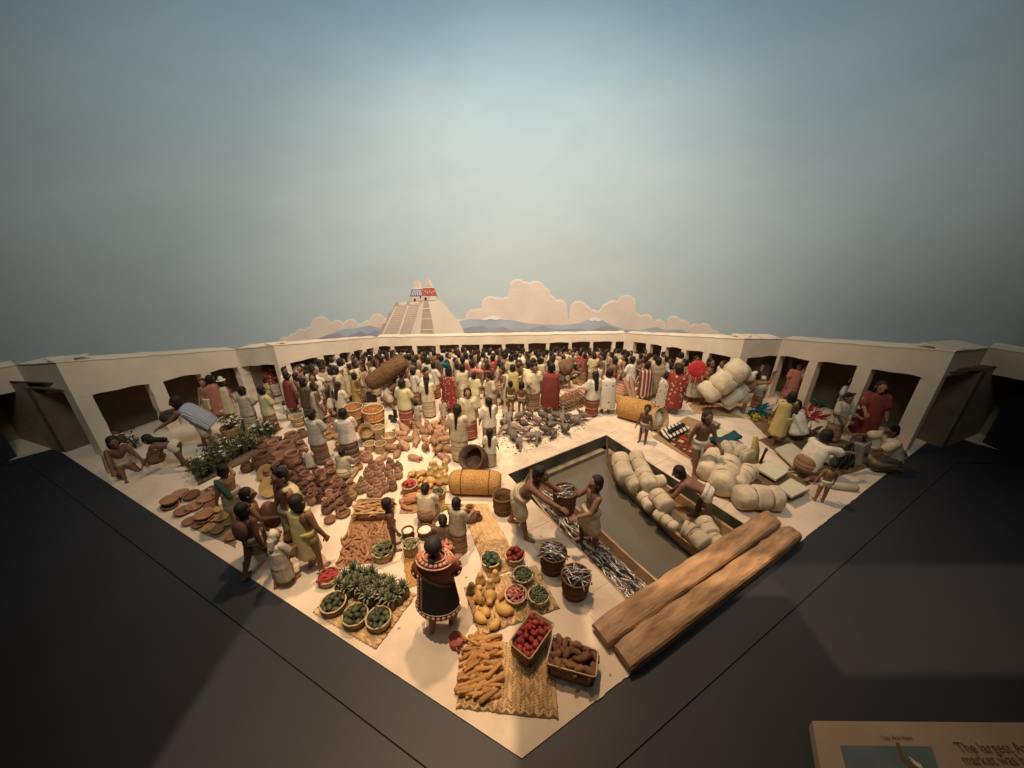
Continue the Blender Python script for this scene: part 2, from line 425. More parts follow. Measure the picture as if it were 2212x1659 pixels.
# ---- painted sky: curved backdrop that leans in overhead
SKC, SKR = Vector((0, -.45 * H, 0)), 3.42 * H
sky_m = bpy.data.materials.new("painted_sky"); nt, N, L, B = nodes_of(sky_m)
B.inputs["Roughness"].default_value = .95; B.inputs["Specular IOR Level"].default_value = .05
tc = N.new("ShaderNodeTexCoord"); sp = N.new("ShaderNodeSeparateXYZ"); L.new(tc.outputs["Object"], sp.inputs[0])
mp = N.new("ShaderNodeMapping"); mp.inputs["Scale"].default_value = (.16, .16, .55); L.new(tc.outputs["Object"], mp.inputs[0])
nz = N.new("ShaderNodeTexNoise"); nz.inputs["Scale"].default_value = 1.1; nz.inputs["Detail"].default_value = 6; nz.inputs["Roughness"].default_value = .55
L.new(mp.outputs[0], nz.inputs["Vector"])
ma = N.new("ShaderNodeMath"); ma.operation = 'MULTIPLY_ADD'; ma.inputs[1].default_value = 3.0; L.new(nz.outputs["Fac"], ma.inputs[0]); L.new(sp.outputs[2], ma.inputs[2])
mr = N.new("ShaderNodeMapRange"); mr.inputs[1].default_value = 4.0; mr.inputs[2].default_value = 14.5; L.new(ma.outputs[0], mr.inputs[0])
cr = N.new("ShaderNodeValToRGB"); L.new(mr.outputs[0], cr.inputs[0]); e = cr.color_ramp.elements
e[0].position = 0; e[0].color = (.46, .53, .54, 1)
e[1].position = 1; e[1].color = (.19, .355, .52, 1)
x = e.new(.28); x.color = (.455, .545, .57, 1)
x = e.new(.55); x.color = (.375, .50, .57, 1)
x = e.new(.8); x.color = (.275, .42, .54, 1)
n3 = N.new("ShaderNodeTexNoise"); n3.inputs["Scale"].default_value = .42; n3.inputs["Detail"].default_value = 9; n3.inputs["Roughness"].default_value = .62; n3.inputs["Distortion"].default_value = .6
mp3 = N.new("ShaderNodeMapping"); mp3.inputs["Scale"].default_value = (.6, .6, 1.3); mp3.inputs["Rotation"].default_value = (0, .35, 0); L.new(tc.outputs["Object"], mp3.inputs[0]); L.new(mp3.outputs[0], n3.inputs["Vector"])
r3 = N.new("ShaderNodeMapRange"); r3.inputs[1].default_value = .3; r3.inputs[2].default_value = .7; r3.inputs[3].default_value = .95; r3.inputs[4].default_value = 1.05; L.new(n3.outputs["Fac"], r3.inputs[0])
h3 = N.new("ShaderNodeHueSaturation"); L.new(r3.outputs[0], h3.inputs["Value"]); L.new(cr.outputs[0], h3.inputs["Color"]); h3.inputs["Saturation"].default_value = .92
L.new(h3.outputs[0], B.inputs["Base Color"])
mb = MB(); rs = []
zs = [-.5, 2, 4, 6, 8, 10, 11.5, 13, 14.2, 15, 15.6]
ins = [0, 0, 0, 0, 0, 0, 0, .2, .9, 2.0, 3.8]
for zc, ic in zip(zs, ins):
    rs.append([(SKC.x + (SKR - ic) * math.sin(R(a)), SKC.y + (SKR - ic) * math.cos(R(a)), zc) for a in range(-96, 97, 4)])
mb.rings(rs, False, False, closed=False)
struct("sky", mb.mesh("sky", [sky_m]))
def bd(q, off):
    X, Y, Z = ray(q); r = SKR - off
    a = X * X + Y * Y; b = -2 * Y * SKC.y; c = SKC.y ** 2 - r * r
    t = (-b + math.sqrt(b * b - 4 * a * c)) / (2 * a)
    return (X * t, Y * t, H + Z * t)
def paint(name, r, pts, mat, off, parent=None, kind=None, th=.012):
    """a shape of the mural: a thin raised layer following the curved backdrop"""
    q = [px(r, *p) for p in pts]; n = len(q)
    t = tessellate_polygon([[Vector((a, -b, 0)) for a, b in q]])
    bm = bmesh.new(); vs = [bm.verts.new((a, b, 0)) for a, b in q]
    for f in t:
        try: bm.faces.new([vs[i] for i in f])
        except ValueError: pass
    x0, x1 = min(a for a, b in q), max(a for a, b in q); x = (x0 // 14 + 1) * 14
    while x < x1:
        bmesh.ops.bisect_plane(bm, geom=bm.verts[:] + bm.edges[:] + bm.faces[:], plane_co=(x, 0, 0), plane_no=(1, 0, 0), dist=1e-4); x += 14
    g = bmesh.ops.extrude_face_region(bm, geom=bm.faces[:])
    for v in g["geom"]:
        if isinstance(v, bmesh.types.BMVert): v.co.z = 1
    for v in bm.verts: v.co = bd((v.co.x, v.co.y), off if v.co.z > .5 else off - th)
    bmesh.ops.recalc_face_normals(bm, faces=bm.faces)
    me = bpy.data.meshes.new(name); bm.to_mesh(me); bm.free(); me.materials.append(mat)
    o = link(name, me, parent=parent)
    if kind and parent is None: o["kind"] = kind
    return o
def env(bumps, xs, base):
    out = []
    for x in xs:
        y = base(x)
        for cx, cy, r in bumps:
            if abs(x - cx) < r: y = min(y, cy - math.sqrt(r * r - (x - cx) ** 2))
        out.append((x, y))
    return out
cl_rim = M("cloud_rim_paint", (.74, .67, .56), .95, .05, .8, rand=0)
cl_rim0 = M("cloud_edge_paint", (.62, .60, .54), .95, .05, .8, rand=0); cl_mid = M("cloud_mid_paint", (.69, .60, .49), .95, .06, 1.0, rand=0)
cl_body = M("cloud_body_paint", (.69, .57, .47), .95, .07, 1.1, rand=0)
def cloud(r, bumps, x0, x1, base, bot):
    xs = [x0 + (x1 - x0) * i / 260 for i in range(261)]
    for off, mat, dy, nm in ((.03, cl_rim0, 0, "painted_cloud"), (.038, cl_rim, 3, "painted_cloud"), (.046, cl_mid, 9, "painted_cloud"), (.052, cl_body, 16, "painted_cloud")):
        e_ = env(bumps, xs, base)
        pts = [(x, y + dy + (rnd.uniform(0, 4) if dy else 0)) for x, y in e_] + [(x1, bot), (x0, bot)]
        o = paint(nm, r, pts, mat, off, kind='structure')
    e_ = dict((round(x), y) for x, y in env(bumps, [float(x) for x in range(int(x0), int(x1) + 1)], base)); rr = random.Random(len(bumps))
    for cx, cy, rad in bumps:
        for k in (1.0, .62):
            c_x, c_y = cx + (rr.uniform(-.5, .5) * rad if k < 1 else 0), cy + (rad * .75 if k < 1 else rad * .12); q = rad * k * .9; up, lo = [], []
            for a in range(205, 340, 9):
                x, y = c_x + q * math.cos(R(a)), c_y + q * math.sin(R(a)); w_ = 5.5 * math.sin(math.pi * (a - 205) / 135)
                if y < e_.get(round(x), 1e9) + 14: continue
                up.append((x, y)); lo.append((x - w_ * math.cos(R(a)) * .9, y - w_ * math.sin(R(a)) * .9))
            if len(up) > 4: paint("painted_cloud", r, up + lo[::-1], cl_mid, .056, kind='structure', th=.006)
cloud('p', [(170, 730, 60), (250, 700, 62), (320, 660, 62), (400, 640, 60), (490, 575, 90), (560, 600, 60), (640, 580, 60), (760, 580, 70), (840, 600, 50), (910, 570, 50), (1000, 535, 72), (1080, 560, 60)], 80, 1150,
      lambda x: 735 - 120 * max(0, (x - 100) / 950), 800)
cloud('q', [(20, 420, 60), (60, 400, 45), (150, 325, 66), (215, 320, 50), (280, 330, 66), (360, 195, 66), (345, 260, 60), (420, 200, 50), (500, 215, 72), (560, 245, 50), (610, 295, 42), (600, 340, 60), (680, 345, 60), (830, 365, 68), (880, 380, 48), (945, 405, 42), (1015, 400, 42), (1050, 360, 45), (1095, 350, 58), (1200, 325, 74), (1270, 440, 48), (1350, 450, 52), (1450, 490, 50), (1565, 470, 58), (1640, 490, 48), (1730, 520, 48), (1800, 530, 62), (1870, 570, 50), (1940, 600, 50)], -260, 2060,
      lambda x: 440 + 110 * max(0, (x - 900) / 1000) + (80 if x > 1900 else 0), 680)
mt_far = M("mountain_far_paint", (.38, .43, .48), .95, .1, 1.2, rand=0)
mt_near = M("mountain_near_paint", (.31, .30, .36), .95, .12, 1.6, rand=0)
snow = M("snow_paint", (.78, .76, .70), .95, .05, 2, rand=0)
paint("mountains", 'q', [(-320, 520), (-200, 480), (-100, 455), (0, 437), (80, 442), (130, 425), (170, 415), (300, 445), (420, 470), (560, 482), (700, 486), (840, 470), (920, 435), (960, 428), (1010, 445), (1060, 475), (1130, 500), (1180, 515), (1300, 527), (1430, 500), (1500, 526), (1620, 520), (1680, 540), (1680, 640), (-320, 640)], mt_far, .065, kind='structure')
paint("mountains", 'q', [(-320, 540), (-200, 510), (-80, 520), (0, 500), (90, 490), (150, 522), (240, 498), (330, 532), (460, 515), (550, 492), (650, 522), (780, 516), (840, 510), (900, 532), (1050, 490), (1180, 532), (1400, 540), (1400, 640), (-320, 640)], mt_near, .08, kind='structure')
paint("snow_cap", 'q', [(70, 441), (130, 424), (170, 410), (215, 426), (300, 447), (265, 446), (230, 440), (190, 447), (150, 438), (110, 447)], snow, .08, kind='structure')
paint("snow_cap", 'q', [(905, 443), (930, 432), (960, 426), (1008, 446), (985, 458), (955, 450), (930, 456)], snow, .08, kind='structure')
paint("mountains", 'p', [(430, 720), (480, 692), (600, 640), (700, 602), (830, 592), (930, 570), (1010, 590), (1060, 600), (1060, 760), (430, 760)], mt_far, .065, kind='structure')
paint("mountains", 'p', [(300, 735), (430, 702), (560, 652), (640, 640), (720, 672), (850, 622), (910, 652), (990, 612), (1040, 640), (1040, 760), (300, 760)], mt_near, .08, kind='structure')
# ---- painted twin-temple pyramid
st_tan = M("pyramid_tan_paint", (.62, .49, .38), .95, .08, 1.5, rand=0)
st_pale = M("pyramid_pale_paint", (.74, .62, .49), .95, .06, 1.2, rand=0)
st_dark = M("pyramid_shade_paint", (.47, .35, .25), .95, .08, 1.5, rand=0)
st_tread = M("pyramid_tread_paint", (.58, .45, .345), .95, .08, 1.5, rand=0)
st_line = M("pyramid_line_paint", (.76, .66, .52), .95, .05, 2, rand=0)
blue_p = M("temple_blue_paint", (.07, .10, .24), .9, .1, 4, rand=0)
white_p = M("temple_white_paint", (.72, .68, .62), .9, .05, 4, rand=0)
red_p = M("temple_red_paint", (.50, .11, .07), .9, .12, 4, rand=0)
door_p = M("temple_door_paint", (.05, .03, .02), .9, .1, 4, rand=0)
pyr = empty("painted_pyramid", bd(px('p', 1400, 650), .1))
tag(pyr, "painted stepped pyramid with a blue and a red temple on top, seen over the arcade", "pyramid")
bpy.context.view_layer.update()
def pp(name, pts, mat, off):
    o = paint(name, 'p', pts, mat, off, th=.02); o.parent = pyr; o.matrix_parent_inverse = Matrix.Translation(pyr.location).inverted(); return o
pp("pyramid_body", [(1005, 690), (1045, 560), (1075, 545), (1100, 455), (1125, 445), (1160, 370), (1285, 352), (1380, 345), (1455, 340), (1530, 330), (1590, 350), (1612, 390), (1650, 440), (1740, 540), (1760, 590), (1810, 690)], st_pale, .11)
pp("terrace_side", [(1006, 690), (1045, 560), (1075, 545), (1100, 455), (1125, 445), (1160, 372), (1172, 380), (1020, 690)], st_dark, .125)
pp("staircase", [(1030, 690), (1182, 385), (1278, 375), (1172, 690)], st_tan, .125)
pp("staircase", [(1192, 690), (1292, 375), (1388, 365), (1295, 690)], st_tan, .125)
for k in range(14):
    f = (k + .5) / 14
    for (a, b, c, d) in (((1030, 660), (1182, 385), (1278, 375), (1172, 660)), ((1192, 655), (1292, 375), (1388, 365), (1295, 655))):
        y0 = a[1] + (b[1] - a[1]) * f; xa = a[0] + (b[0] - a[0]) * f; xb = d[0] + (c[0] - d[0]) * f
        pp("stair_tread", [(xa + 3, y0), (xb - 3, y0 - 1), (xb - 3, y0 + 4), (xa + 3, y0 + 5)], st_tread, .14)
for a, b in (((1020, 690), (1168, 385)), ((1168, 690), (1276, 375)), ((1292, 690), (1392, 365))):
    pp("balustrade", [a, b, (b[0] + 14, b[1]), (a[0] + 20, a[1])], st_line, .15)
pp("terrace_side", [(1380, 690), (1400, 505), (1410, 415), (1420, 342), (1455, 340), (1470, 420), (1492, 510), (1505, 605), (1520, 690)], st_dark, .125)
for y, xa, xb in ((415, 1408, 1470), (508, 1397, 1494), (605, 1388, 1507)):
    pp("terrace_ledge", [(xa, y), (xb, y - 3), (xb + 2, y + 6), (xa - 2, y + 8)], st_line, .14)
for x0, y0, x1, y1 in ((1160, 362, 1190, 390), (1268, 353, 1293, 383), (1386, 343, 1401, 370)):
    pp("incense_block", [(x0, y0), (x1, y0 - 2), (x1 - 2, y1), (x0, y1)], st_dark, .16)
pp("temple_wall", [(1298, 352), (1298, 306), (1384, 306), (1386, 350)], st_tan, .13)
pp("temple_wall", [(1388, 346), (1398, 292), (1478, 292), (1482, 345)], st_tan, .135)
pp("temple_wall", [(1478, 292), (1532, 297), (1536, 338), (1482, 345)], st_pale, .135)
pp("temple_door", [(1328, 350), (1328, 329), (1346, 329), (1346, 350)], door_p, .15)
pp("temple_door", [(1424, 341), (1424, 318), (1444, 318), (1444, 341)], door_p, .15)
pp("temple_roof", [(1296, 306), (1316, 234), (1396, 234), (1408, 302)], blue_p, .15)
for k in range(6):
    t = (k + .3) / 6.0; u = t + .085
    pp("roof_stripe", [(1300 + 104 * t, 300), (1318 + 76 * t, 246), (1318 + 76 * u, 246), (1300 + 104 * u, 300)], white_p, .165)
pp("roof_band", [(1312, 242), (1314, 232), (1398, 232), (1400, 242)], white_p, .168)
pp("temple_roof", [(1398, 294), (1414, 222), (1506, 218), (1537, 299)], red_p, .175)
pp("roof_band", [(1411, 234), (1414, 224), (1508, 220), (1513, 231)], white_p, .19)
for k in range(5):
    pp("roof_disc", [(1424 + 20 * k, 262 + (k % 2) * 12), (1430 + 20 * k, 256 + (k % 2) * 12), (1436 + 20 * k, 262 + (k % 2) * 12), (1430 + 20 * k, 268 + (k % 2) * 12)], white_p, .19)
pp("roof_comb", [(1318, 232), (1338, 168), (1352, 162), (1374, 164), (1402, 232)], st_tan, .16)
pp("roof_comb", [(1372, 176), (1376, 166), (1403, 232), (1380, 232)], st_pale, .17)
pp("roof_comb", [(1418, 222), (1434, 152), (1446, 147), (1464, 150), (1502, 218)], st_tan, .185)
pp("roof_comb", [(1462, 160), (1466, 152), (1504, 218), (1478, 219)], st_pale, .195)

# ---- the arcade round the plaza
def whit(A, Bp, q):
    X, Y, Z = ray(q); d = Bp - A
    t = (A.x * d.y - A.y * d.x) / (X * d.y - Y * d.x)
    P = Vector((X * t, Y * t, 0)); s = (P - A).dot(d) / d.length
    return s, H + Z * t
def arcade(A, Bp, hA, hB, opens, label, depth, ends=(1, 1), skip={}):
    d = Bp - A; L = d.length; d = d / L; n = Vector((d.y, -d.x, 0)); T = .12 * (hA + hB) / 2 + .02
    root = empty("arcade_wall", (0, 0, 0)); tag(root, label, "arcade", "white arcade walls round the plaza")
    h = lambda s: hA + (hB - hA) * s / L
    ops = []
    for q0, q1 in opens:
        s0 = 0.0 if q0 is None else whit(A, Bp, q0)[0]; s1 = L if q1 is None else whit(A, Bp, q1)[0]
        zz = [whit(A, Bp, q)[1] for q in (q0, q1) if q is not None]
        ops.append((max(0, s0), min(L, s1), zz[0] / h(max(0, s0) if q0 is not None else s1), zz[-1] / h(min(L, s1) if q1 is not None else s0)))
    def P(s, z, back=0): p = A + d * s - n * back; return (p.x, p.y, z)
    edges = [0.0]
    for o in ops: edges += [o[0], o[1]]
    edges.append(L)
    top_f = lambda s: next((o[2] + (o[3] - o[2]) * (s - o[0]) / max(1e-3, o[1] - o[0]) for o in ops if o[0] - 1e-6 <= s <= o[1] + 1e-6), None)
    def topz(s):
        f = top_f(s)
        if f is None:
            best = min(ops, key=lambda o: min(abs(s - o[0]), abs(s - o[1])))
            f = best[2] if abs(s - best[0]) < abs(s - best[1]) else best[3]
        return f * h(s)
    for i in range(0, len(edges), 2):
        s0, s1 = edges[i], edges[i + 1]
        if s1 - s0 < skip.get(i, .02): continue
        m = MB(); k = max(2, int((s1 - s0) / .25)); rs = []
        for z01 in [j / 8 for j in range(9)]:
            ring = []
            w0 = rnd.uniform(-.012, .012); w1 = rnd.uniform(-.012, .012)
            a0 = s0 + (w0 if i > 0 else 0); a1 = s1 + (w1 if i + 2 < len(edges) else 0)
            for s, b in ((a0, 0), (a1, 0), (a1, T), (a0, T)):
                ring.append(P(s, topz(min(max(s, s0), s1)) * z01, b))
            rs.append(ring)
        m.rings(rs, False, True)
        link("pillar", m.mesh("pillar", [plaster], smooth=False), parent=root)
    # lintel with hand-shaped lower edge
    m = MB(); rs = []; ns = max(24, int(L * 14)); ss = sorted(set([L * i / ns for i in range(ns + 1)] + [e_ for e_ in edges]))
    for s in ss:
        z0 = topz(s); o = next((o for o in ops if o[0] < s < o[1]), None)
        if o:
            t = (s - o[0]) / (o[1] - o[0]); z0 += .016 * h(s) * (4 * t * (1 - t)) * (.8 + .5 * math.sin(s * 7))
        z1 = h(s) - .02 + .005 * math.sin(s * 5.1) + .004 * math.sin(s * 13)
        rs.append([P(s, z0, -.004), P(s, z1, -.004 + .01), P(s, z1 + .0, T), P(s, z0, T)])
    m.rings(rs)
    link("lintel", m.mesh("lintel", [plaster], smooth=False), parent=root)
    m = MB(); rs = []
    rad = lambda p, k: (p - Vector((0, 1.1 * H, 0))).normalized() * k
    Ab, Bb = A + rad(A, depth * ends[0]), Bp + rad(Bp, depth * ends[1])
    def back(s, k=1.0):
        t = s / L; f = A + d * s; g = Ab + (Bb - Ab) * t; return f + (g - f) * k
    for s in ss:
        z1 = h(s) - .02 + .005 * math.sin(s * 5.1) + .004 * math.sin(s * 13); g = T + .11 * h(s)
        rs.append([P(s, z1 + .002, -.007), P(s, z1 + .022, -.006), P(s, z1 + .022, g), P(s, z1 + .002, g)])
    m.rings(rs)
    link("coping", m.mesh("coping", [plaster], smooth=False), parent=root)
    m = MB(); rs = []
    for s in ss:
        z1 = min(topz(s) + .06 * h(s), .80 * h(s)); g = back(s); f = P(s, 0, T * .5)
        rs.append([(f[0], f[1], z1), (f[0], f[1], z1 + .03), (g.x, g.y, z1 + .03), (g.x, g.y, z1)])
    m.rings(rs)
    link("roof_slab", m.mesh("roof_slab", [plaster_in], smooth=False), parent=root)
    m = MB(); rs = []
    for s in (0, L):
        g, k = back(s, .96), back(s, .86)
        rs.append([(k.x, k.y, -.02), (k.x, k.y, min(topz(s) + .06 * h(s), .8 * h(s)) - .002), (g.x, g.y, min(topz(s) + .06 * h(s), .8 * h(s)) - .002), (g.x, g.y, -.02)])
    m.rings(rs)
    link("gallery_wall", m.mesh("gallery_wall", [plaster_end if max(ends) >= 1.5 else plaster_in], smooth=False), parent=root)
    return root
V2 = lambda x, y: Vector((x * H, y * H, 0))
pAB, pBC, pCD, pDE, pEF = V2(-2.12, 1.53), V2(-1.805, 1.42), V2(-1.533, 2.02), V2(-1.25, 1.917), V2(-.93, 2.55)
pFG, pGH, pHI, pIJ, pJK = V2(.776, 2.548), V2(1.23, 1.95), V2(1.48, 2.02), V2(1.778, 1.459), V2(2.05, 1.57)
hAB, hBC, hCD = up_to(pAB, 'a', 110, 285), up_to(pBC, 'a', 425, 267), up_to(pCD, 'a', 1820, 165)
hDE, hEF = up_to(pDE, 'b', 330, 190), up_to(pEF, 'b', 1420, 100)
hFG, hGH, hHI = up_to(pFG, 'd', 340, 58), up_to(pGH, 'd', 1630, 118), up_to(pHI, 'd', 2050, 118)
hIJ, hJK = up_to(pIJ, 'e', 1680, 180), up_to(pJK, 'e', 1890, 152)
o_ = lambda r, *qs: [(None if a is None else px(r, *a), None if b is None else px(r, *b)) for a, b in qs]
arcade(V2(-2.5, .9), pAB, hAB * 1.08, hAB, [(None, px('a', 60, 505))], "arcade wall at the far left edge, mostly behind the black case", 1.0, (1.5, 1.5), {2: 2.0})
arcade(pAB, pBC, hAB, hBC, o_('a', ((150, 500), (490, 500))), "shaded arcade wall with one wide arch at the near left", 1.0, (1.5, 1.3), {0: 2.0})
arcade(pBC, pCD, hBC, hCD, o_('a', ((710, 520), (1150, 435)), ((1255, 415), (1550, 355)), ((1620, 345), (1835, 303))), "left arcade wall with three tall doorways beside the herb seller", 1.0, (1.3, .95))
arcade(pCD, pDE, hCD, hDE, [(px('a', 1862, 302), px('b', 315, 400))], "shaded arcade wall with one wide doorway behind the seated white-robed women", 1.0, (.95, 1.3))
arcade(pDE, pEF, hDE, hEF, o_('b', ((480, 385), (775, 320)), ((835, 300), (965, 290)), ((1010, 285), (1125, 265)), ((1165, 255), (1265, 240)), ((1300, 235), (1385, 215))), "arcade wall with five shrinking doorways running back to the left rear corner", 1.0, (1.3, .62))
Fo = o_('b', ((1430, 205), (1560, 202)), ((1600, 200), (1795, 197)), ((1840, 197), (2050, 198)))
Fo += o_('c', ((100, 188), (310, 186)), ((340, 186), (535, 184)), ((565, 183), (775, 180)), ((815, 178), (1020, 174)), ((1060, 172), (1255, 168)), ((1290, 166), (1500, 160)), ((1535, 158), (1730, 154)), ((1765, 153), (1970, 151)), ((2005, 151), (2155, 150)))
arcade(pEF, pFG, hEF, hFG, Fo, "long low rear arcade with many small openings below the painted pyramid", 1.0, (.62, .62))
arcade(pFG, pGH, hFG, hGH, o_('d', ((430, 155), (565, 170)), ((610, 180), (735, 200)), ((785, 210), (945, 230)), ((1000, 245), (1185, 265)), ((1245, 275), (1480, 320))), "arcade wall with five growing doorways running forward from the right rear corner", 1.0, (.62, 1.3))
arcade(pGH, pHI, hGH, hHI, [(px('d', 1660, 330), px('d', 1985, 306))], "shaded arcade wall with one wide doorway behind the porter's white bale", 1.0, (1.3, .95))
arcade(pHI, pIJ, hHI, hIJ, o_('e', ((332, 218), (555, 255)), ((625, 265), (930, 295)), ((1035, 320), (1440, 390))), "right arcade wall with three tall doorways behind the feather sellers", 1.0, (.95, 1.3))
arcade(pIJ, pJK, hIJ, hJK, o_('e', ((1600, 380), (1850, 350))), "shaded arcade wall with one wide arch at the near right", 1.0, (1.3, 1.5), {2: 2.0})
arcade(pJK, V2(2.45, .95), hJK, hJK * 1.08, [(px('e', 1900, 350), None)], "arcade wall at the far right edge, mostly behind the black case", 1.0, (1.5, 1.5), {0: 2.0})

# ---- printed reading panel at the lower right
pan = empty("reading_panel", (0, 0, 0)); tag(pan, "cream printed information panel with a blue picture at the lower right", "sign")
cream_m = M("panel_cream", (.30, .24, .17), .5, .05, 2, rand=0); pblue = M("panel_blue", (.10, .135, .15), .5, .15, 3, rand=0)
pbrown = M("panel_brown", (.12, .07, .04), .6, .05, 3, rand=0); ppale = M("panel_pale", (.5, .45, .38), .6, .1, 3, rand=0)
PZ = .34
def on_panel(x, y, z=PZ): return gp((x, y), z)
def slab(name, pts, z, mat, th=.006):
    m = MB(); m.prism([(p.x, p.y) for p in (on_panel(*q, z) for q in pts)], z - th, z)
    return link(name, m.mesh(name, [mat], smooth=False), parent=pan)
slab("board", [(1755, 1557), (2330, 1562), (2400, 1830), (1800, 1825)], PZ, cream_m, .12)
slab("picture", [(1815, 1610), (2012, 1612), (2072, 1800), (1862, 1800)], PZ + .006, pblue)
slab("marker", [(1935, 1604), (1942, 1604), (1955, 1638), (1990, 1662), (1975, 1668), (1946, 1640)], PZ + .012, pbrown)
slab("marker_shape", [(1962, 1632), (1972, 1640), (1990, 1652), (2000, 1672), (1984, 1664)], PZ + .012, ppale)
def words(body, q, width_px, z=PZ + .008):
    cu = bpy.data.curves.new("lettering", 'FONT'); cu.body = body; cu.extrude = .0015; cu.materials.append(pbrown)
    o = bpy.data.objects.new("lettering", cu); C.objects.link(o); o.parent = pan
    P = on_panel(*q, z); bpy.context.view_layer.update()
    wd = o.dimensions.x or 1; me = bpy.data.meshes.new_from_object(o.evaluated_get(bpy.context.evaluated_depsgraph_get())); bpy.data.objects.remove(o); me.name = "lettering"
    o = link("lettering", me, parent=pan); o.location = P; s = width_px / ppu(P) / wd; o.scale = (s, s * 1.05, s)
    return o
words("You Are Here", (1906, 1598), 68)
words("The largest Aztec", (2076, 1626), 182)
words("market was held", (2086, 1652), 165)
# ================================================================== PEOPLE: poses, bodies, clothes
class Skel: pass
def lerp(a, b, t): return a + (b - a) * t
def limb(p, pitch, out, L, side):
    a, b = R(pitch), R(out)
    d = Vector((side * math.sin(b), -math.sin(a) * math.cos(b), -math.cos(a) * math.cos(b)))
    return p + d * L, d
def skel(ph=.80, lean=0, legs=((0, 0, 3), (0, 0, 3)), arms=((4, 10, 14, 0), (4, 10, 14, 0)), nod=0, kind='stand', child=0):
    S = Skel(); S.kind = kind; S.lean = lean; S.child = child
    a = R(lean)
    S.s = Vector((0, -math.sin(a), math.cos(a))); S.yv = Vector((0, math.cos(a), math.sin(a)))
    S.P = Vector((0, 0, ph)); S.N = S.P + S.s * .50
    S.sh = []; S.el = []; S.wr = []; S.hd_ = []; S.hip = []; S.kn = []; S.an = []; S.sd = []
    for k, sd in enumerate((-1, 1)):
        sh = S.P + S.s * .445 + Vector((sd * .175, 0, 0))
        p, o, b, inw = arms[k]
        el, _ = limb(sh, p, o, .27, sd); wr, d = limb(el, p + b, o - inw, .235, sd)
        S.sh.append(sh); S.el.append(el); S.wr.append(wr); S.hd_.append(d)
        p, kb, o = legs[k]
        hip = S.P + Vector((sd * .085, 0, -.02))
        kn, _ = limb(hip, p, o, .37, sd); an, d = limb(kn, p - kb, o * .3, .36, sd)
        S.hip.append(hip); S.kn.append(kn); S.an.append(an); S.sd.append(d)
    h = R(lean * .55 + nod)
    S.hu = Vector((0, -math.sin(h), math.cos(h))); S.hf = Vector((0, -math.cos(h), -math.sin(h)))
    k = 1.22 if child else 1.0
    S.hk = k
    S.h = S.N + S.hu * (.155 * k)
    S.top = max((S.h + S.hu * .15 * k).z, .1)
    return S
A_ = (4, 10, 14, 0)
POSE = dict(
    stand=skel(),
    turn=skel(legs=((8, 6, 4), (-6, 4, 3)), arms=((22, 8, 50, 15), (2, 12, 18, 0)), nod=6),
    carry=skel(lean=2, arms=((18, 8, 74, 12), (18, 8, 74, 12)), nod=10),
    point=skel(legs=((4, 4, 4), (0, 0, 4)), arms=((66, 14, 16, 0), A_)),
    walk=skel(lean=4, legs=((20, 8, 3), (-16, 14, 3)), arms=((-16, 9, 20, 0), (24, 9, 25, 0))),
    fold=skel(arms=((10, 14, 92, 46), (10, 14, 92, 46)), nod=8),
    kneel=skel(ph=.32, lean=10, legs=((64, 152, 10), (64, 152, 10)), arms=((32, 10, 46, 12), (32, 10, 46, 12)), nod=14, kind='low'),
    kneel_reach=skel(ph=.33, lean=22, legs=((64, 152, 10), (64, 152, 10)), arms=((74, 12, 10, 6), (58, 12, 22, 6)), nod=6, kind='low'),
    squat=skel(ph=.26, lean=24, legs=((112, 138, 16), (112, 138, 16)), arms=((58, 16, 30, 14), (50, 16, 40, 18)), nod=10, kind='low'),
    sit=skel(ph=.13, lean=12, legs=((82, 16, 10), (74, 20, 6)), arms=((40, 10, 30, 0), (34, 12, 40, 10)), nod=10, kind='low'),
    bend=skel(ph=.74, lean=78, legs=((16, 14, 6), (-14, 12, 6)), arms=((14, 10, 14, 0), (24, 12, 14, 0)), nod=-10, kind='bent'),
    porter=skel(ph=.73, lean=52, legs=((22, 20, 6), (-16, 16, 6)), arms=((96, 14, 74, 12), (88, 14, 80, 12)), nod=-34, kind='bent'),
    reach=skel(ph=.77, lean=40, legs=((18, 6, 6), (-14, 6, 6)), arms=((72, 12, 8, 4), (50, 14, 12, 4)), nod=-8, kind='bent'),
    hold=skel(ph=.78, lean=-4, legs=((12, 18, 10), (-6, 8, 8)), arms=((44, 12, 44, 12), (38, 12, 48, 12)), nod=4),
    boy=skel(child=1, arms=((6, 12, 20, 0), (0, 12, 12, 0)), nod=4),
    boy_walk=skel(child=1, lean=6, legs=((14, 8, 4), (-12, 8, 4)), arms=((24, 10, 60, 10), (8, 10, 30, 0)), nod=6),
)
def ringe(c, ax, ay, rx, ry, n=22, amp=0, fq=7, ph=0):
    out = []
    for j in range(n):
        a = 2 * math.pi * j / n; k = 1 + amp * math.cos(a * fq + ph)
        out.append(c + ax * (rx * k * math.cos(a)) + ay * (ry * k * math.sin(a)))
    return out
X1 = Vector((1, 0, 0)); Y1 = Vector((0, 1, 0)); Z1 = Vector((0, 0, 1))
def spine_loft(mb, S, prof, back=0, amp=0, fq=7):
    """prof: (distance along the spine, half width, half depth)"""
    rs = [ringe(S.P + S.s * t + S.yv * back * (1 if len(p_) < 4 else p_[3]), X1, S.yv, rx, ry, amp=amp * min(1, max(0, (.3 - t) * 2)), fq=fq) for p_ in prof for t, rx, ry in [p_[:3]]]
    mb.rings(rs[::-1])
